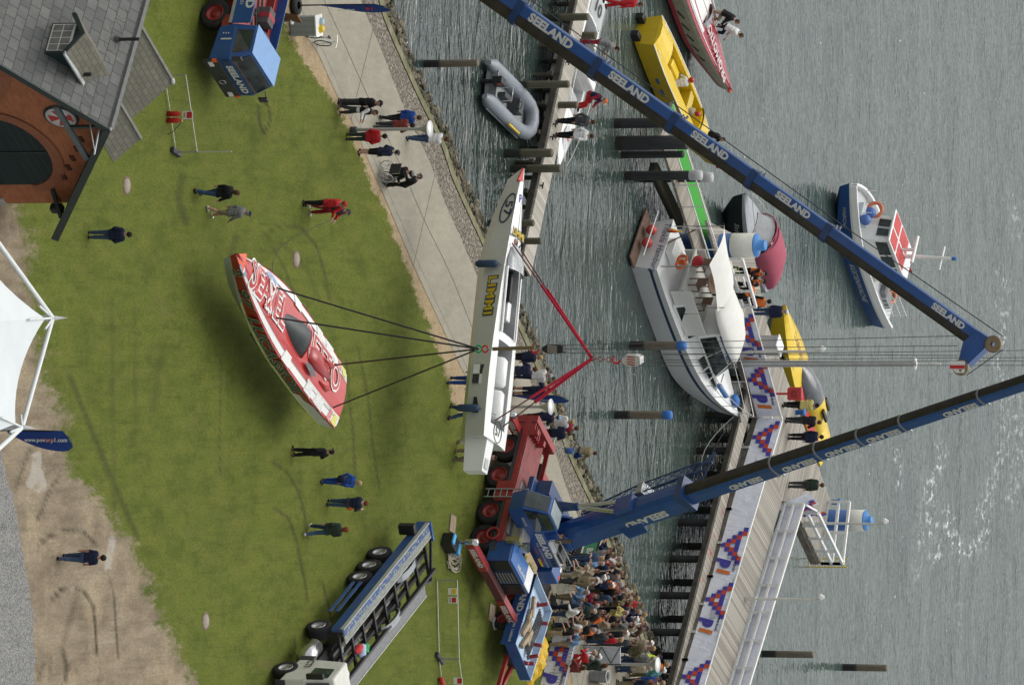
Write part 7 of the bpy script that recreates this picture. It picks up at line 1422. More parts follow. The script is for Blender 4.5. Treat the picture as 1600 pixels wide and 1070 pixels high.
# control cabinet, bin and bicycle on the path near the first crane
o = thing('path_cabinet', 'grey ribbed cabinet with things on its lid beside the path', 'cabinet', G(457, 41), R(8)); CB = M((.30, .32, .315), .6, 0, .06, 4, .1)
MB().b(-.37, .37, -.3, .3, .02, 1.05).build('body', CB, o, bevel=.02); [MB().b(-.22+.22*i-.008, -.22+.22*i+.008, -.31, -.30, .05, 1.03).build('rib', GREY, o) for i in range(3)]; MB().b(-.42, .42, -.34, .34, 1.05, 1.11).build('lid', WHT, o, bevel=.015)
q = V((G(457, 41).x, G(457, 41).y, 1.11)); o = thing('yellow_helmet', 'yellow helmet lying on the grey cabinet', 'helmet', q+V((.12, .1, 0))); MB().lathe([(.16, 0), (.15, .08), (.09, .15), (0, .17)], 14).build('shell', YEL, o); MB().lathe([(.2, .0), (.16, .015)], 14).build('brim', YEL, o); o = thing('blue_bowl', 'pale blue bowl upside down on the grey cabinet', 'bowl', q+V((-.15, .15, 0))); MB().lathe([(.17, 0), (.13, .1), (.07, .13), (0, .13)], 14).build('bowl', M((.35, .48, .55), .4), o)
o = thing('path_light', 'low post light with white disc beside the grey cabinet', 'light', G(440, 33)); MB().tube([(0, 0, 0), (0, 0, .38)], .05).build('post', GREY, o); MB().lathe([(.05, .36), (.15, .40), (.15, .46), (0, .47)], 16).build('disc', GEL, o)
o = thing('notice_board', 'brown board leaning beside the grey cabinet near the first crane', 'board', G(436, 28), R(60)); MB().box((0, 0, .45), (.5, .05, .85), 0, Matrix.Rotation(R(10), 3, 'X')).build('panel', M((.14, .06, .03), .7), o)
def bicycle(o, c1, rw=.33):
    for x in (-.5, .52): k = MB().ring((x, 0, rw), rw, .022, (0, 1, 0), 22, 0, 6).build('wheel', RUBBER, o); mb = MB(); [mb.tube([(x, 0, rw), (x+math.cos(a_)*rw, 0, rw+math.sin(a_)*rw)], .006, 4) for a_ in [i*math.pi/5 for i in range(10)]]; mb.build('spokes', CHROME, k)
    mb = MB(); [mb.tube([V(p), V(q)], .02, 6) for p, q in (((-.5, 0, rw), (-.15, 0, .30)), ((-.15, 0, .3), (-.22, 0, .85)), ((-.15, 0, .3), (.36, 0, .75)), ((-.2, 0, .78), (.36, 0, .78)), ((-.5, 0, rw), (-.2, 0, .75)), ((.52, 0, rw), (.34, 0, .95)))]; mb.build('frame', c1, o)
    MB().tube([(.30, -.26, .98), (.36, 0, 1.0), (.30, .26, .98)], .016, 6).build('handlebar', CHROME, o); MB().ball((-.23, 0, .9), .1, 6, 0, (1.4, .7, .4)).build('saddle', BLACK, o)
o = thing('bicycle', 'white bicycle leaning behind the grey cabinet on the path', 'bicycle', G(484, 62), R(75)); bicycle(o, M((.55, .56, .56), .4, .2))
# litter bin by the crowd, fishing gear, red hoarding
o = thing('litter_bin', 'grey round litter bin on the path at the lower end of the crowd', 'bin', G(922, 1056)); MB().lathe([(.24, 0), (.27, .75), (.27, .8), (.22, .82), (.2, .7)], 18).build('barrel', GREY, o); MB().ring((0, 0, .8), .26, .025).build('rim', LGREY, o)
o = thing('covered_cone', 'beige tarpaulin covered stand with orange strip beside the bin', 'stand', G(922, 1078)); MB().lathe([(.42, 0), (.36, .3), (.2, .75), (0, .82)], 12).build('cover', M((.36, .33, .27), .8), o); MB().box((.2, -.2, .3), (.25, .02, .1)).build('orange_strip', ORG, o)
o = thing('quay_ladder_rail', 'thin grey handrail bent over the quay edge with a blue bucket', 'handrail', G(850, 706)); MB().tube([(0, 0, 0), (.02, 0, .55), (-.4, 1.6, .5), (-.45, 1.7, 1.4)], .02, 6).build('rail', GALV, o); o = thing('blue_bucket', 'blue bucket standing on the mossy quay edge', 'bucket', G(884, 704, -.6)); MB().lathe([(.12, 0), (.16, .34), (.15, .34), (.11, .05)], 14).build('bucket', M((.04, .10, .25), .5), o)
o = thing('traffic_cone', 'small red and white cone on the quay beside the crane deck', 'cone', G(838, 711)); MB().lathe([(.13, .03), (.09, .2)], 14).build('body', REDB, o); MB().lathe([(.09, .2), (.06, .32)], 14).build('white_band', WHT, o); MB().lathe([(.06, .32), (.025, .45), (0, .46)], 14).build('tip', REDB, o); MB().b(-.17, .17, -.17, .17, 0, .03).build('foot', REDB, o)
o = thing('orange_cone', 'red and white traffic cone standing on the plank walkway', 'cone', G(838, 268, -.35)); 
bpy.data.objects.remove(o)
o = thing('park_bench', 'white slatted bench on the path beside the crane rear', 'bench', G(838, 668), az2); [MB().b(-.7, .7, -.2+.12*i, -.11+.12*i, .43, .47).build('seat_slat', CREAM, o) for i in range(4)]; [MB().b(-.7, .7, .28, .31, .58+.14*i, .68+.14*i).build('back_slat', CREAM, o) for i in range(2)]; [MB().b(x-.03, x+.03, -.2, .3, 0, .44).build('leg', GREY, o) for x in (-.6, .6)]
for px, py, w_, l_ in ((850, 908, .9, 'black rubber sheet flung on the path beside the ballast trailer'), (864, 940, .55, 'black crumpled cable end on the path by the trailer')):
    o = thing('rubber_sheet', l_, 'rubber sheet', G(px, py), R(50)); mb = MB(); vs = []
    for i in range(9):
        for j in range(5): u, v_ = i/8, j/4; vs.append(V(((u-.5)*w_*1.6, (v_-.5)*w_*.7, .03+.18*abs(mnoise.noise(V((u*4, v_*3, px)))))))
    mb.add(vs, [(i*5+j, (i+1)*5+j, (i+1)*5+j+1, i*5+j+1) for i in range(8) for j in range(4)]); mb.build('sheet', RUBBER, o)
# crowd barriers: steel hurdles, the first with a green banner, the last with the checkered cloth
def hurdle(label, p, q, h=1.05, group='steel crowd barriers'):
    o = thing('crowd_barrier', label, 'barrier', p, 0, group)
    for z in (.12, h): MB().tube([p+V((0, 0, z)), q+V((0, 0, z))], .025, 6).build('rail', GALV, o, world=True)
    n_ = max(2, int((q-p).length/.16))
    for e_ in (p, q): MB().tube([e_+V((0, 0, .0)), e_+V((0, 0, h))], .025, 6).build('post', GALV, o, world=True)
    for k in range(1, n_): a_ = p.lerp(q, k/n_); MB().tube([a_+V((0, 0, .12)), a_+V((0, 0, h))], .010, 5).build('bar', GALV, o, world=True)
    return o
b0, b1, b2_, b3 = G(902, 845), G(884, 905), G(866, 985), G(840, 1085)
hd_ = (b1-b0); o = hurdle('steel crowd barrier with green banner at the head of the crowd', b0, b1-hd_*.01)
mb = MB(); nn = hd_.cross(V((0, 0, 1))).normalized(); nn = nn if nn.y < 0 else -nn
mb.add([b0+nn*.05+V((0, 0, .08)), b1+nn*.05+V((0, 0, .08)), b1+nn*.05+V((0, 0, 1.08)), b0+nn*.05+V((0, 0, 1.08))], [(0, 1, 2, 3)]); mb.build('banner', M((.025, .03, .035), .7), o, world=True); mb = MB(); mb.add([b0.lerp(b1, u)+nn*.06+V((0, 0, z)) for u, z in ((.05, .42), (.95, .42), (.95, .98), (.05, .98))], [(0, 1, 2, 3)]); mb.build('green_panel', M((.05, .22, .10), .7), o, world=True); mb = MB(); mb.add([b0.lerp(b1, u)+nn*.065+V((0, 0, z)) for u, z in ((.02, .34), (.98, .34), (.98, .42), (.02, .42))], [(0, 1, 2, 3)]); mb.build('white_strip', WHT, o, world=True); text('BALTIC', .26, o, b0.lerp(b1, .5)+nn*.07+V((0, 0, .70)), hd_, (0, 0, 1), LETTER, world=True, bold=.03)
mm = b1.lerp(b2_, .48); hurdle('steel crowd barrier below the green banner one, spectators leaning on it', b1, mm-(mm-b1)*.01); hurdle('steel crowd barrier just before the checkered banner', mm, b2_-(b2_-mm)*.01)
o = hurdle('steel crowd barrier draped with the white checkered banner at the bottom edge', b2_, b3); banner(o, b2_+nn*.06, b3+nn*.06, .03, 1.1, [('check', .15), ('p1', 2.15)], lean=.15)
o = thing('display_stand', 'white panel on a black lattice stand behind the spectators', 'sign', G(908, 1022)); MB().b(-.35, .35, .05, .09, .1, 1.75).build('panel', M((.55, .57, .62), .6), o)
[MB().tube([V((-.35+.7*(k % 2), -.05, .1+.42*k)), V((.35-.7*(k % 2), -.05, .52+.42*k))], .02, 5).build('lattice_bar', BLACK, o) for k in range(4)]; [MB().tube([V((x, -.05, 0)), V((x, -.05, 1.8))], .025, 6).build('upright', BLACK, o) for x in (-.4, .4)]
# tag line from the crewman in red to the bow of the red boat
p0, p1 = G(500, 338)+V((0, 0, .9)), V((G(490, 470).x, G(470, 470).y, 1.8))
tag(MB().tube([p0.lerp(rboat_pts[0], u)-V((0, 0, 1.6*math.sin(math.pi*u)*(1-.3*u))) for u in np.linspace(0, 1, 18)], .012, 5).build('tag_line', DARK), 'thin dark tag line from the crewman in red to the red boat', 'rope')
# ------------------------------------------------------------------ people
def surface_net(f, h, org):
    s = f < 0; nx, ny, nz = f.shape
    C8 = [(i, j, k) for i in (0, 1) for j in (0, 1) for k in (0, 1)]; sub = lambda a, c: a[c[0]:nx-1+c[0], c[1]:ny-1+c[1], c[2]:nz-1+c[2]]
    acc = np.zeros((nx-1, ny-1, nz-1, 3)); cnt = np.zeros((nx-1, ny-1, nz-1))
    for a in range(8):
        for b_ in range(a+1, 8):
            ca, cb = np.array(C8[a]), np.array(C8[b_])
            if np.abs(ca-cb).sum() != 1: continue
            fa, fb = sub(f, C8[a]), sub(f, C8[b_]); m = (fa < 0) != (fb < 0); t = np.where(m, fa/np.where(m, fa-fb, 1), 0)
            acc += np.where(m[..., None], ca+(cb-ca)*t[..., None], 0); cnt += m
    act = cnt > 0; vid = -np.ones(act.shape, dtype=int); vid[act] = np.arange(act.sum())
    v = (np.argwhere(act)+acc[act]/cnt[act][:, None])*h+org; fs = []
    for ax in range(3):
        o1, o2 = [a for a in range(3) if a != ax]
        lo = [slice(1, -1)]*3; lo[ax] = slice(0, -1); hi = [slice(1, -1)]*3; hi[ax] = slice(1, None)
        a, b_ = s[tuple(lo)], s[tuple(hi)]; idx = np.argwhere(a != b_)
        if len(idx) == 0: continue
        flip = a[tuple(idx.T)]; p = idx.copy(); p[:, o1] += 1; p[:, o2] += 1
        def cell(d1, d2): q = p.copy(); q[:, o1] -= d1; q[:, o2] -= d2; return vid[tuple(q.T)]
        q = np.stack([cell(1, 1), cell(0, 1), cell(0, 0), cell(1, 0)], 1)
        if ax == 1: q = q[:, ::-1]
        q[~flip] = q[~flip][:, ::-1]; fs.append(q)
    return v, np.concatenate(fs)
POSES = {
 # lean, (thigh L, knee L), (thigh R, knee R), arm L (forward, out, elbow, inward), arm R, seated
 'stand': (2, (3, 2), (-3, 2), (5, 10, 12, 5), (0, 10, 14, 5)),
 'hips': (0, (6, 4), (-5, 3), (-20, 32, 75, 60), (-12, 30, 70, 60)),
 'pocket': (3, (2, 3), (-2, 2), (-12, 16, 48, 25), (-12, 16, 48, 25)),
 'walk': (6, (24, 8), (-22, 22), (-22, 10, 18, 5), (24, 10, 30, 5)),
 'walk2': (3, (17, 5), (-15, 14), (-14, 9, 12, 5), (16, 9, 22, 5)),
 'camera': (4, (4, 3), (-4, 3), (48, 12, 78, 25), (42, 14, 85, 25)),
 'hold': (8, (10, 8), (-8, 6), (30, 10, 50, 15), (40, 10, 45, 15)),
 'fold': (2, (2, 2), (-2, 2), (22, 12, 85, 70), (20, 12, 88, 70)),
 'back': (10, (8, 6), (-4, 3), (-28, 14, 30, 20), (-26, 14, 32, 20)),
 'bend': (48, (14, 16), (-6, 10), (60, 10, 35, 15), (55, 10, 40, 15)),
 'rail': (24, (6, 6), (-4, 4), (50, 14, 55, 20), (46, 14, 60, 25)),
 'point': (3, (4, 3), (-4, 3), (78, 8, 12, 5), (0, 10, 15, 5)),
 'sit': (6, (86, 84), (82, 82), (30, 12, 50, 15), (28, 12, 52, 15)),
 'sitfwd': (22, (80, 60), (76, 62), (50, 12, 35, 10), (46, 12, 40, 10)),
 'climb': (34, (52, 60), (-14, 20), (60, 18, 30, 5), (70, 12, 20, 5)),
 'wide': (4, (12, 4), (-16, 4), (10, 26, 20, 5), (-6, 24, 20, 5)),
}
SKEL = {}
def skeleton(pose):
    ln, (tl, kl), (tr, kr), aL, aR = POSES[pose]; legs = []
    for th, kn in ((tl, kl), (tr, kr)):
        a, b_ = R(th), R(th-kn); legs.append((V((math.sin(a), 0, -math.cos(a)))*.43, V((math.sin(b_), 0, -math.cos(b_)))*.42))
    drop = max(-(u+w_).z for u, w_ in legs)+.075; h = drop; B = []; J = {}
    if pose.startswith('sit'): h = max(drop, .13)
    P = V((0, 0, h)); rl = Matrix.Rotation(R(ln), 3, 'Y'); up = lambda x, y, z: P+rl @ V((x, y, z))
    B.append(('pelvis', P+V((0, .085, -.01)), P+V((0, -.085, -.01)), .115, .115)); B.append(('torso', up(0, .07, .12), up(0, -.07, .12), .108, .108)); B.append(('torso', up(0, .085, .26), up(0, -.085, .26), .115, .115)); B.append(('torso', up(.0, .09, .40), up(.0, -.09, .40), .112, .112)); B.append(('torso', up(-.01, .15, .485), up(-.01, -.15, .485), .068, .068))
    B.append(('torso', up(0, 0, .05), up(0, 0, .42), .10, .11)); B.append(('neck', up(0, 0, .5), up(.015, 0, .60), .06, .055))
    hd_ = up(.02, 0, .73)+V((.02 if ln < 20 else .03, 0, 0)); J['head'] = hd_
    B.append(('head', hd_+V((-.012, 0, .012)), hd_+V((.018, 0, -.03)), .098, .082)); B.append(('head', hd_+V((.0, 0, -.05)), hd_+V((.055, 0, -.085)), .06, .045)); B.append(('head', hd_+V((.095, 0, -.01)), hd_+V((.112, 0, -.035)), .014, .02))
    for s in (1, -1): B.append(('head', hd_+V((-.005, s*.09, -.02)), hd_+V((-.01, s*.095, .01)), .018, .02))
    for s, (u, w_) in zip((1, -1), legs):
        hip = P+V((0, s*.092, -.03)); kn = hip+u; an = kn+w_; B += [('thigh', hip, kn, .088, .062), ('shin', kn, kn+w_*.45, .06, .060), ('shin', kn+w_*.45, an, .058, .042), ('foot', an+V((-.03, 0, -.02)), an+V((.14, s*.02, -.035)), .045, .038)]; J['foot%d' % s] = an
    for s, (f, o_, e_, inn) in ((1, aL), (-1, aR)):
        sh = up(-.005, s*.19, .47); f_, o2 = R(f-ln*.6 if ln > 30 else f), R(o_); d1 = rl @ V((math.sin(f_)*math.cos(o2), s*math.sin(o2), -math.cos(f_)*math.cos(o2))); el = sh+d1*.285
        g, i_ = R((f-ln*.6 if ln > 30 else f)+e_), R(inn); d2 = rl @ V((math.sin(g)*math.cos(i_), s*(math.sin(o2)*.4-math.sin(i_)), -math.cos(g)*math.cos(i_))).normalized(); wr = el+d2*.255; pm = wr+d2*.085
        B += [('arm', sh, el, .056, .044), ('forearm', el, wr, .045, .031), ('hand', wr, pm, .033, .034)]; J['hand%d' % s] = (wr, pm, d2, s)
    return B, J, P
def body_mesh(pose):
    if pose in SKEL: return SKEL[pose]
    B, J, P = skeleton(pose); pts = np.array([[*a] for _, a, _, _, _ in B]+[[*b_] for _, _, b_, _, _ in B]); h = .021; lo, hi = pts.min(0)-.17, pts.max(0)+.17
    ax = [np.arange(lo[i], hi[i]+h, h) for i in range(3)]; g = np.stack(np.meshgrid(*ax, indexing='ij'), -1)
    def dist(q, a, b_, ra, rb):
        a, b_ = np.array(a), np.array(b_); ab = b_-a; t = np.clip(((q-a)@ab)/(ab@ab+1e-12), 0, 1); return np.linalg.norm(q-a-t[..., None]*ab, axis=-1)-(ra+(rb-ra)*t)
    f = None
    for nm, a, b_, ra, rb in B:
        d = dist(g, a, b_, ra, rb)
        if f is None: f = d
        else: k = .035 if nm not in ('head', 'hand') else .018; hh = np.maximum(k-np.abs(f-d), 0)/k; f = np.minimum(f, d)-hh*hh*k*.25
    v, fs = surface_net(f, h, lo); lab = np.argmin(np.stack([dist(v, a, b_, ra, rb) for _, a, b_, ra, rb in B]), 0); names = np.array([b_[0] for b_ in B])[lab]
    e = v[fs]; fn = np.cross(e[:, 1]-e[:, 0], e[:, 2]-e[:, 0]); vn = np.zeros_like(v)
    for i in range(4): np.add.at(vn, fs[:, i], fn)
    vn /= np.linalg.norm(vn, axis=1)[:, None]+1e-9
    SKEL[pose] = dict(v=v, f=fs, n=vn, lab=names, J=J, P=P, ln=POSES[pose][0]); return SKEL[pose]
PM = {}
def cloth_mesh(pose, kind):
    key = (pose, kind)
    if key in PM: return PM[key]
    S = body_mesh(pose); v, fs, n_, lab, J, P = S['v'], S['f'], S['n'], S['lab'], S['J'], S['P']; hd_ = np.array(J['head']); up = np.array(Matrix.Rotation(R(S['ln']), 3, 'Y') @ V((0, 0, 1))); hgt = (v-np.array(P))@up; rel = v-hd_
    tor = np.isin(lab, ['torso', 'pelvis']); extra = None
    if kind == 'body':
        mb = MB(); mb.v = [V(p) for p in v]; mb.f = fs.tolist(); mb.m = [0]*len(fs); mb.s = [True]*len(fs)
        for s in (1, -1):
            wr, pm, d, _ = J['hand%d' % s]; sd = d.cross(V((0, 0, 1))); sd = sd.normalized() if sd.length > .1 else V((1, 0, 0)); nn = d.cross(sd)
            for k, ll in enumerate((.066, .078, .072, .056)):
                b0 = pm+sd*(.022*(k-1.5))+d*.015; mb.tube([b0, b0+d*ll*.55+nn*.006, b0+d*ll*.9+nn*.026], [.010, .009, .007], 5)
            b0 = wr+d*.03+sd*.03*s; mb.tube([b0, b0+sd*.03*s+d*.03, b0+sd*.032*s+d*.062], [.012, .011, .008], 5)
        for s in (1, -1): mb.ball(V(hd_)+V((.088, s*.033, .0)), .012, 5, 1)
        me = bpy.data.meshes.new('person'); me.from_pydata([tuple(p) for p in mb.v], [], mb.f); me.materials.append(None); me.materials.append(BLACK); me.polygons.foreach_set('material_index', np.array(mb.m, dtype=np.int32)); me.polygons.foreach_set('use_smooth', np.ones(len(mb.f), dtype=bool)); PM[key] = me; return me
    if kind in ('jacket', 'shirt', 'vest', 'coat'):
        sel = (tor & (hgt > {'coat': -.16, 'jacket': -.06}.get(kind, .0))) | ((lab == 'thigh') & (hgt > -.14) & (kind == 'coat')) | ((lab == 'neck') & (hgt < .55))
        if kind != 'vest': sel |= (lab == 'arm') | ((lab == 'forearm') & (kind != 'shirt'))
        dsp = {'jacket': .020, 'shirt': .010, 'vest': .034, 'coat': .028}[kind]
        if kind == 'vest': sel &= (hgt > .08)
    elif kind == 'stripes': sel = (lab == 'shin') & (np.abs((v[:, 2] % .16)-.08) < .03); dsp = .022
    elif kind in ('trousers', 'shorts'):
        sel = (np.isin(lab, ['pelvis', 'torso']) & (hgt < .04)) | (lab == 'thigh') | ((lab == 'shin') if kind == 'trousers' else ((lab == 'shin') & (np.linalg.norm(v-np.array(P), axis=1) < .50))); dsp = .014
    elif kind in ('shoe1', 'shoe2'): sel = (lab == 'foot') & ((v[:, 1] > 0) == (kind == 'shoe1')); dsp = .010
    elif kind in ('hair', 'long_hair'): sel = (lab == 'head') & ((rel[:, 2] > .045) | ((rel[:, 0] < -.02) & (rel[:, 2] > -.075))); dsp = .016
    elif kind == 'cap': sel = (lab == 'head') & (rel[:, 2] > .035); dsp = .020
    elif kind == 'helmet': sel = (lab == 'head') & ((rel[:, 2] > .02) | (rel[:, 0] < .02)) & (rel[:, 2] > -.10); dsp = .040
    fsel = sel[fs].all(1); ff = fs[fsel]; used, inv = np.unique(ff, return_inverse=True); ff = inv.reshape(-1, 4); vv = v[used]+n_[used]*dsp
    mb = MB(); mb.v = [V(p) for p in vv]; mb.f = ff.tolist(); mb.m = [0]*len(ff); mb.s = [True]*len(ff)
    if kind == 'cap': mb.loft([[V(hd_)+V((.06, y*1.0, .055)), V(hd_)+V((.06, y*1.0, .068))] if False else V(hd_)+V((.085-abs(y)*.25, y, .048)) for y in np.linspace(-.075, .075, 6)] and [[V(hd_)+V((x0+dx*(1-(y/.09)**2), y, .052-dx*.12)) for y in np.linspace(-.085, .085, 7)] for x0, dx in ((.07, .0), (.085, .085))], closed=False, caps=False)
    if kind == 'long_hair': mb.tube([V(hd_)+V((-.055, 0, .04)), V(hd_)+V((-.075, 0, -.08)), V(hd_)+V((-.085, 0, -.22))], [.085, .095, .04], 10)
    me = bpy.data.meshes.new(kind); me.from_pydata([tuple(p) for p in mb.v], [], mb.f); me.materials.append(None); me.polygons.foreach_set('use_smooth', np.ones(len(mb.f), dtype=bool)); PM[key] = me; return me
SKINS = [M((.42, .24, .17), .6, 0, .08, 8), M((.36, .19, .13), .6, 0, .08, 8), M((.47, .29, .22), .6, 0, .08, 8)]
HAIRS = dict(dark=CL((.02, .016, .013)), brown=CL((.07, .04, .022)), blond=CL((.34, .24, .13)), grey=CL((.30, .29, .28)), white=CL((.55, .54, .52)), red=CL((.16, .05, .025)))
COLS = dict(navy=(.016, .022, .05), black=(.014, .014, .016), denim=(.045, .075, .135), lightblue=(.17, .29, .46), beige=(.33, .28, .20), white=(.62, .62, .62), orange=(.60, .15, .035), red=(.40, .02, .025), crimson=(.24, .02, .035), olive=(.10, .095, .05), grey=(.17, .175, .18), darkgrey=(.05, .053, .058), green=(.03, .06, .035), yellow=(.50, .44, .16), neon=(.55, .75, .03), teal=(.10, .27, .28), brown=(.10, .06, .04), blue=(.018, .06, .24), darkgreen=(.03, .045, .035), khaki=(.20, .17, .10), maroon=(.16, .035, .03), jeans=(.035, .062, .12))
def part(mesh, name, mat, par):
    o = bpy.data.objects.new(name, mesh); C.collection.objects.link(o); o.parent = par; s = o.material_slots[0]; s.link = 'OBJECT'; s.material = mat; return o
pcount = [0]
def person(label, base, face, pose, top, bottom, hair='dark', topk='jacket', botk='trousers', head='hair', headcol=None, sc=1.0, group=None, vest=None, shoes='black', stripes=None, bag=None, skin=None):
    pcount[0] += 1; S = body_mesh(pose); o = bpy.data.objects.new('person', cloth_mesh(pose, 'body')); C.collection.objects.link(o); s = o.material_slots[0]; s.link = 'OBJECT'; s.material = SKINS[pcount[0] % 3]
    o.matrix_basis = Matrix.Translation(V(base)) @ Matrix.Rotation(R(face), 4, 'Z') @ Matrix.Scale(sc, 4)
    tag(o, label, 'person', group); part(cloth_mesh(pose, topk), topk, CL(COLS[top]), o); part(cloth_mesh(pose, botk), botk, CL(COLS[bottom]), o); [part(cloth_mesh(pose, k_), 'shoe', CL(COLS[shoes]), o) for k_ in ('shoe1', 'shoe2')]
    if head in ('cap', 'helmet'): part(cloth_mesh(pose, 'hair'), 'hair', HAIRS[hair], o); part(cloth_mesh(pose, head), head, CL(COLS[headcol or 'navy']) if head == 'cap' else M(COLS[headcol], .3), o)
    elif head: part(cloth_mesh(pose, head), 'hair', HAIRS[hair], o)
    if vest: part(cloth_mesh(pose, 'vest'), 'vest', CL(COLS[vest]), o)
    if stripes: part(cloth_mesh(pose, 'stripes'), 'reflective_stripes', CL(COLS[stripes]), o)
    if bag:
        c_, dx, z, r_ = bag; mb = MB(); mb.ball((dx, -.16 if c_ == 'orange' else 0, z), r_, 8, 0, (.7, 1, 1.2)); mb.build('bag', CL(COLS[c_]), o)
    return o
P_ = person; A90 = 90
P_('man in dark denim jacket and jeans seen from behind between shed and tent', G(139, 367), 95, 'pocket', 'navy', 'denim', 'dark', sc=.93)
P_('walker in black jacket and jeans with a dark backpack near the shed', G(308, 301), 60, 'walk2', 'black', 'jeans', 'brown', head='long_hair', sc=.97, bag=('black', -.16, 1.3, .17))
P_('man in grey olive jacket and brown shorts with a cap near the shed', G(327, 332), 40, 'walk2', 'grey', 'khaki', 'grey', botk='shorts', head='cap', headcol='navy', shoes='white', sc=.96)
P_('crewman in red jacket and black trousers standing on the lawn above the red boat', G(475, 317), 20, 'stand', 'red', 'black', 'red', head='cap', headcol='red', sc=1.0)
P_('crewman in red overalls and dark vest paying out the tag line', G(484, 327), -20, 'hold', 'red', 'crimson', 'dark', head='cap', headcol='darkgrey', vest='darkgrey', shoes='white', sc=.98)
P_('man all in black with a cap watching the red boat from its stern side', G(457, 706), 150, 'hips', 'black', 'black', 'dark', head='cap', headcol='black', sc=.97)
P_('blond woman in blue overalls walking across the lawn', G(503, 751), 60, 'back', 'blue', 'blue', 'blond', head='long_hair', sc=.92, bag=('navy', -.2, .95, .17))
P_('photographer in jeans and navy vest with a bright orange bag', G(512, 785), 75, 'camera', 'darkgrey', 'denim', 'red', sc=.95, bag=('orange', .05, 1.0, .15), vest='navy')
P_('red haired person in dark jacket and jeans striding over the lawn near the boat transporter', G(479, 827), 100, 'walk', 'darkgreen', 'jeans', 'red', head='long_hair', shoes='white', sc=1.0)
P_('man in navy top and jeans alone on the bare earth', G(95, 870), 80, 'walk2', 'navy', 'denim', 'dark', topk='shirt', sc=.99)
P_('worker in jeans standing behind the stern of the hanging red boat', G(467, 622), 30, 'stand', 'navy', 'jeans', 'brown', sc=.95)
P_('man in black jacket and dark cap at the path edge, taller of a pair', G(530, 160), -20, 'fold', 'black', 'darkgrey', 'dark', head='cap', headcol='black', sc=1.03)
P_('man in black and white jacket beside the one in the dark cap', G(530, 172), -10, 'hold', 'white', 'darkgrey', 'dark', vest='black', sc=.93, shoes='khaki')
P_('walker in blue jacket and dark trousers on the path behind the quay lamp', G(597, 184), 70, 'walk2', 'blue', 'black', 'brown', sc=.95)
P_('walker in rust brown sweater and dark trousers beside the one in blue', G(586, 196), 80, 'hold', 'maroon', 'darkgrey', 'dark', sc=.93)
P_('man in red sweater and dark green trousers at the foot of the quay lamp', G(542, 214), 100, 'pocket', 'red', 'darkgreen', 'dark', sc=.94)
P_('man in navy jacket and dark shorts with cap on the path', G(561, 237), 40, 'pocket', 'navy', 'black', 'dark', botk='shorts', head='cap', headcol='darkgrey', sc=.96)
P_('person in white shirt and jeans at the outer path edge by the lamp disc', G(637, 216), 60, 'hold', 'white', 'jeans', 'brown', topk='shirt', sc=.98)
# wheelchair and its user
wc = G(594, 268); o = thing('wheelchair', 'wheelchair with large silver rims on the path', 'wheelchair', wc, R(55))
for s in (-1, 1):
    k = MB().ring((0, s*.3, .3), .3, .02, (0, 1, 0), 22, 0, 6).build('wheel', SILVER, o); mb = MB(); [mb.tube([(0, s*.3, .3), (math.cos(a_)*.3, s*.3, .3+math.sin(a_)*.3)], .006, 4) for a_ in [i*math.pi/6 for i in range(12)]]; mb.build('spokes', CHROME, k); MB().ring((.42, s*.24, .09), .08, .018, (0, 1, 0), 12).build('caster', RUBBER, o); MB().tube([(-.18, s*.24, .95), (-.16, s*.24, .5), (.35, s*.24, .48), (.45, s*.24, .15)], .014, 6).build('frame_tube', CHROME, o)
MB().b(-.16, .30, -.22, .22, .46, .50).build('seat', BLACK, o); MB().b(-.2, -.16, -.22, .22, .5, .92).build('backrest', BLACK, o); MB().b(.40, .6, -.2, .2, .1, .13).build('footrest', SILVER, o)
P_('wheelchair user in black jacket and cap on the path', wc+V((.02, .03, .0)), 55, 'sit', 'black', 'grey', 'dark', head='cap', headcol='grey', sc=1.0, shoes='white')
P_('companion in black jacket with white collar bending over the wheelchair', wc+V((.5, .55, 0)), 200, 'rail', 'black', 'black', 'dark', head='cap', headcol='darkgrey', sc=.95)
P_('worker in blue overalls behind the middle of the hanging white boat', G(702, 594), -90, 'wide', 'blue', 'blue', 'brown', sc=1.0)
P_('worker in jeans and dark top by the rear fender of the white boat', G(702, 643), 130, 'walk2', 'navy', 'jeans', 'dark', sc=.98)
P_('crewman in khaki trousers behind the stern of the white boat, left of a pair', G(713, 698), -60, 'wide', 'khaki', 'khaki', 'brown', sc=1.05, shoes='olive')
P_('crewman in khaki trousers behind the stern of the white boat, right of a pair', G(711, 717), 240, 'hold', 'olive', 'khaki', 'dark', sc=1.05, shoes='olive')
for px, py, fc, ps, tp, bt_, hr, hk, hc, lb in [(788, 557, 60, 'stand', 'navy', 'black', 'blond', 'hair', None, 'bystander in navy beside the striped crane block'), (778, 579, 100, 'rail', 'navy', 'darkgrey', 'brown', 'hair', None, 'bystander in dark navy anorak behind the engine covers of the white boat'), (803, 586, 70, 'fold', 'white', 'navy', 'grey', 'hair', None, 'bystander in white jacket behind the engine covers of the white boat'), (802, 610, 110, 'camera', 'navy', 'navy', 'brown', 'hair', None, 'bystander in navy shorts photographing from the quay beside the feather flag'), (816, 650, 60, 'hold', 'navy', 'black', 'brown', 'cap', 'lightblue', 'bystander in navy jacket and pale blue cap beside a quay lamp'), (838, 659, 100, 'stand', 'white', 'beige', 'blond', 'hair', None, 'blond bystander in white shirt by the crane rear'), (834, 676, 80, 'fold', 'navy', 'black', 'brown', 'hair', None, 'bystander in dark blue patterned jacket next to the blond one in white'), (845, 668, 60, 'stand', 'crimson', 'grey', 'brown', 'hair', None, 'bystander in crimson top looking over the quay edge')]:
    P_(lb, G(px, py), fc, ps, tp, bt_, hr, head=hk, headcol=hc, sc=.95, botk='shorts' if 'shorts' in lb else 'trousers', group='bystanders behind the white boat')
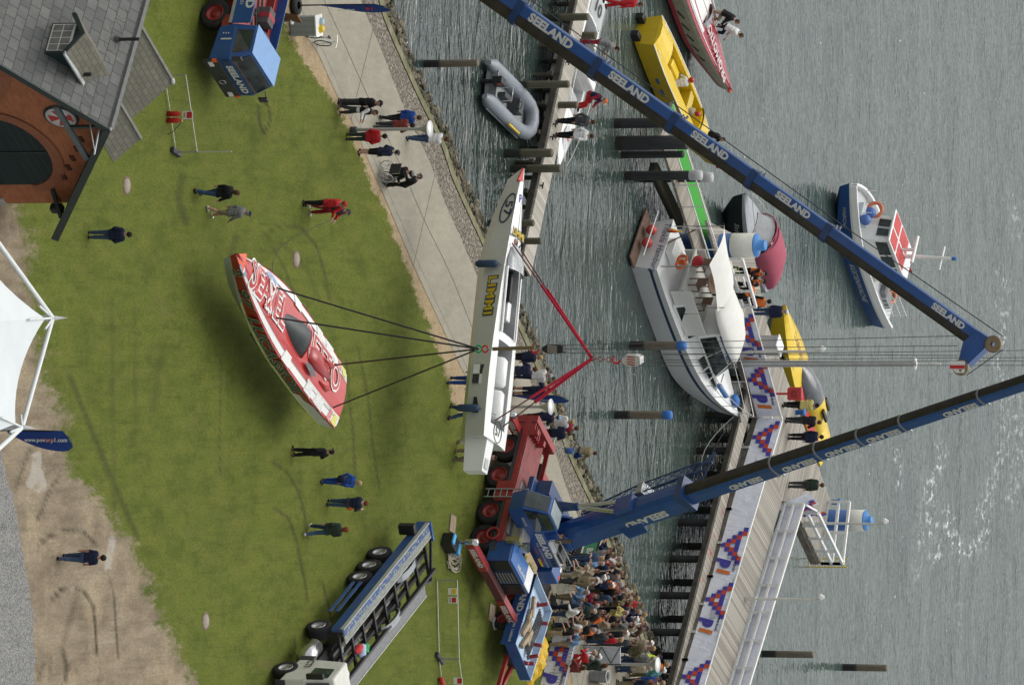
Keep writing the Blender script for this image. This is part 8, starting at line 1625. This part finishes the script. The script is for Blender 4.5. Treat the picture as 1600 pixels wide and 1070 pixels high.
fm = P_('fisherman in khaki sitting on the rocks by the bent handrail', G(890, 703, -.9), 60, 'sitfwd', 'khaki', 'blue', 'brown', sc=.85)
# on the walkway and moored boats
zj_ = -.35
P_('man in dark grey jacket leaning forward on the plank walkway', G(870, 189, zj_), 60, 'back', 'darkgrey', 'black', 'brown', sc=.97)
P_('man in white shirt and black trousers leaning forward on the plank walkway', G(868, 211, zj_), 65, 'back', 'white', 'black', 'brown', sc=.96)
P_('man in grey jacket and red trousers standing at the walkway edge', G(908, 66, zj_), 20, 'rail', 'grey', 'crimson', 'dark', sc=1.0)
def on(boat, x, y, z): return boat.matrix_basis @ V((x, y, z))
P_('crewman in red racing suit standing on the engine hatch of the moored boat', G(944, 6, -.3), 30, 'wide', 'red', 'red', 'brown', sc=1.0)
P_('crewman in red suit and orange cap seated in the moored boat', G(903, 148, -.45), -20, 'sitfwd', 'crimson', 'red', 'red', head='cap', headcol='orange', vest='navy', sc=1.0)
P_('crew member in white with red helmet at the rear seat of the yellow boat', on(yb, -.9, .15, .18), 120, 'sitfwd', 'white', 'white', 'dark', head='helmet', headcol='red', sc=.95)
P_('crew member in white with red helmet at the wheel of the yellow boat', on(yb, .35, -.25, .25), 30, 'sitfwd', 'beige', 'white', 'dark', head='helmet', headcol='red', sc=.95)
P_('person in black sitting on the foredeck of the yellow boat', on(yb, 2.35, -.1, 1.02), -30, 'sitfwd', 'black', 'black', 'dark', sc=.9)
P_('person in black top and beige trousers climbing onto the crimson boat', on(cb, 1.6, .9, .8), 20, 'climb', 'black', 'beige', 'brown', sc=1.0)
P_('person in white top and dark striped trousers stepping onto the crimson boat', on(cb, 2.3, .75, .85), 25, 'climb', 'white', 'navy', 'brown', sc=1.0)
# rescue crew
for i, (px, py, fc, ps) in enumerate([(1143, 424, -30, 'hold'), (1141, 444, 200, 'hold'), (1134, 463, 160, 'bend'), (1148, 472, 120, 'stand')]):
    P_('rescue worker in black gear with orange vest, '+['nearest the blue post', 'second from the blue post', 'bending over by the railing end', 'last one beside the man in jeans'][i], G(px, py, ZD), fc, ps, 'black', 'black', 'dark', head='cap', headcol='black', vest='orange', stripes='neon', sc=.97, group='rescue crew on the landing')
P_('man in navy jacket, jeans and white cap near the yellow boat bow', G(1175, 487, ZD), 90, 'stand', 'navy', 'jeans', 'grey', head='cap', headcol='white', sc=.97)
P_('bystander in yellow jacket at the lifebuoy stand', G(1224, 632, ZD), 75, 'hold', 'yellow', 'black', 'dark', sc=.96)
P_('bystander in black on the platform edge beside the yellow jacket', G(1228, 656, ZD), 70, 'rail', 'black', 'darkgrey', 'brown', sc=.95)
P_('bystander in dark blue on the platform edge close to the raised boom', G(1232, 682, ZD), 80, 'stand', 'navy', 'black', 'dark', sc=.95)
P_('bystander in dark green behind the checkered banner at the platform corner', G(1233, 757, ZD), 80, 'stand', 'darkgreen', 'darkgrey', 'brown', sc=.95)
P_('crane operator in blue standing beside the upper cab', Tm @ V((.35, 1.15, 1.96)), azu*57.3+90, 'stand', 'blue', 'blue', 'brown', sc=.9)
P_('seaman in dark clothes on the after deck of the patrol boat', on(kb, -2.6, .3, .72), 20, 'bend', 'black', 'navy', 'brown', sc=.95)
# spectators: heads as they stand in the photograph, crop offset (860,840), 4.65 px per px
crowd = [(455, 95, 'navy', 'dark', 'coat'), (508, 160, 'white', 'grey', 'shirt'), (462, 135, 'black', 'brown', 'jacket'), (438, 122, 'grey', 'brown', 'shirt'), (378, 148, 'denim', 'blond', 'jacket'), (378, 190, 'lightblue', 'grey', 'shirt'), (348, 250, 'beige', 'brown', 'jacket'), (283, 268, 'beige', 'blond', 'shirt'), (330, 312, 'khaki', 'brown', 'jacket'), (415, 292, 'navy', 'grey', 'jacket'), (393, 312, 'white', 'white', 'shirt'), (452, 213, 'navy', 'brown', 'jacket'), (498, 205, 'red', 'dark', 'shirt'), (536, 262, 'black', 'dark', 'jacket'), (492, 285, 'darkgrey', 'grey', 'jacket'), (530, 292, 'grey', 'brown', 'jacket'), (515, 345, 'orange', 'grey', 'coat'), (552, 378, 'grey', 'grey', 'jacket'), (500, 392, 'black', 'red', 'coat'), (565, 425, 'black', 'brown', 'coat'), (622, 410, 'beige', 'dark', 'jacket'), (636, 442, 'beige', 'blond', 'shirt'), (573, 468, 'khaki', 'brown', 'jacket'), (658, 487, 'red', 'brown', 'jacket'), (293, 426, 'lightblue', 'grey', 'jacket'), (345, 440, 'crimson', 'brown', 'jacket'), (408, 480, 'maroon', 'brown', 'shirt'), (338, 494, 'denim', 'grey', 'shirt'), (268, 500, 'denim', 'brown', 'jacket'), (250, 552, 'white', 'grey', 'jacket'), (322, 535, 'darkgreen', 'grey', 'jacket'), (396, 556, 'darkgrey', 'brown', 'coat'), (560, 546, 'yellow', 'grey', 'jacket'), (650, 546, 'navy', 'grey', 'shirt'), (514, 590, 'black', 'blond', 'jacket'), (412, 600, 'orange', 'brown', 'shirt'), (632, 596, 'navy', 'white', 'jacket'), (665, 596, 'white', 'blond', 'jacket'), (275, 630, 'khaki', 'grey', 'shirt'), (270, 662, 'white', 'blond', 'shirt'), (345, 686, 'orange', 'grey', 'jacket'), (318, 668, 'black', 'grey', 'shirt'), (440, 716, 'darkgrey', 'dark', 'jacket'), (648, 655, 'beige', 'dark', 'coat'), (690, 650, 'white', 'brown', 'coat'), (515, 745, 'red', 'blond', 'shirt'), (710, 672, 'brown', 'brown', 'jacket'), (742, 766, 'beige', 'white', 'shirt'), (755, 802, 'grey', 'blond', 'shirt'), (712, 817, 'olive', 'brown', 'coat'), (262, 768, 'lightblue', 'brown', 'shirt'), (205, 690, 'black', 'blond', 'shirt'), (327, 856, 'white', 'brown', 'jacket'), (300, 872, 'red', 'grey', 'jacket'), (362, 886, 'darkgreen', 'white', 'jacket'), (242, 945, 'maroon', 'brown', 'jacket'), (398, 926, 'darkgreen', 'brown', 'coat'), (752, 880, 'grey', 'grey', 'coat'), (728, 950, 'beige', 'grey', 'coat'), (800, 872, 'neon', 'brown', 'jacket'), (856, 940, 'orange', 'blond', 'jacket'), (832, 985, 'teal', 'white', 'coat'), (800, 1030, 'blue', 'brown', 'jacket'), (742, 1052, 'navy', 'red', 'jacket'), (822, 1055, 'darkgrey', 'blond', 'jacket'), (545, 355, 'lightblue', 'brown', 'jacket'), (470, 440, 'denim', 'dark', 'jacket'), (600, 640, 'grey', 'brown', 'shirt'), (560, 700, 'black', 'white', 'jacket'), (470, 640, 'beige', 'brown', 'shirt'), (610, 760, 'darkgrey', 'brown', 'coat'), (690, 560, 'navy', 'blond', 'jacket'), (455, 350, 'navy', 'white', 'jacket'), (600, 520, 'navy', 'dark', 'coat'), (780, 1075, 'beige', 'grey', 'jacket')]
rnd = random.Random(11); seen = {}; CN = dict(navy='navy', black='black', denim='denim blue', lightblue='light blue', darkgrey='dark grey', darkgreen='dark green', neon='neon yellow', maroon='rust brown')
used = set(); place_ = ['against the barrier rail', 'in the middle rows', 'at the back by the rocks']
for i, (hx, hy, top, hair, kind) in enumerate(crowd):
    px, py = 860+hx/4.65, 840+hy/4.65; sc = rnd.uniform(.92, 1.0); b_ = G(px-58*sc, py); 
    wl = float(MOSS(b_.x)); z_ = 0.0
    if b_.y > float(PATH_R(b_.x)): z_ = -.66*min(1, (b_.y-float(PATH_R(b_.x)))/max(.2, wl-.3-float(PATH_R(b_.x)))); b_ = G(px-58*sc, py, z_)
    row = 0 if hx < 300+max(0, 300-hy)*.3 else (1 if hx < 560+hy*.12 else 2)
    bt_ = rnd.choice(['jeans', 'black', 'beige', 'darkgrey', 'khaki', 'navy', 'denim']); ps = rnd.choice(['rail', 'rail', 'hold', 'camera']) if row == 0 else rnd.choice(['stand', 'fold', 'pocket', 'camera', 'stand', 'back'])
    face = rnd.uniform(150, 235) if hy < 850 else rnd.uniform(110, 200)
    hk = 'cap' if hair == 'white' or rnd.random() < .10 else ('long_hair' if hair in ('blond', 'brown', 'red') and rnd.random() < .4 else 'hair'); hc = 'white' if hair == 'white' else rnd.choice(['navy', 'darkgrey', 'beige'])
    hw_ = {'cap': CN.get(hc, hc)+' cap', 'long_hair': 'long '+hair+' hair', 'hair': 'short '+hair+' hair'}[hk]
    third = 'upper' if hy < 380 else ('middle' if hy < 720 else 'lower')
    lb = 'spectator in %s %s with %s, %s of the %s crowd' % (CN.get(top, top), kind, hw_, ['front', 'middle', 'back'][row], third)
    if lb in used: lb = lb.replace(' with ', ', %s trousers, ' % CN.get(bt_, bt_))
    used.add(lb)
    person(lb, b_, face, ps, top, bt_, hair, topk=kind, head=hk, headcol=hc, sc=sc, group='spectators on the quay')
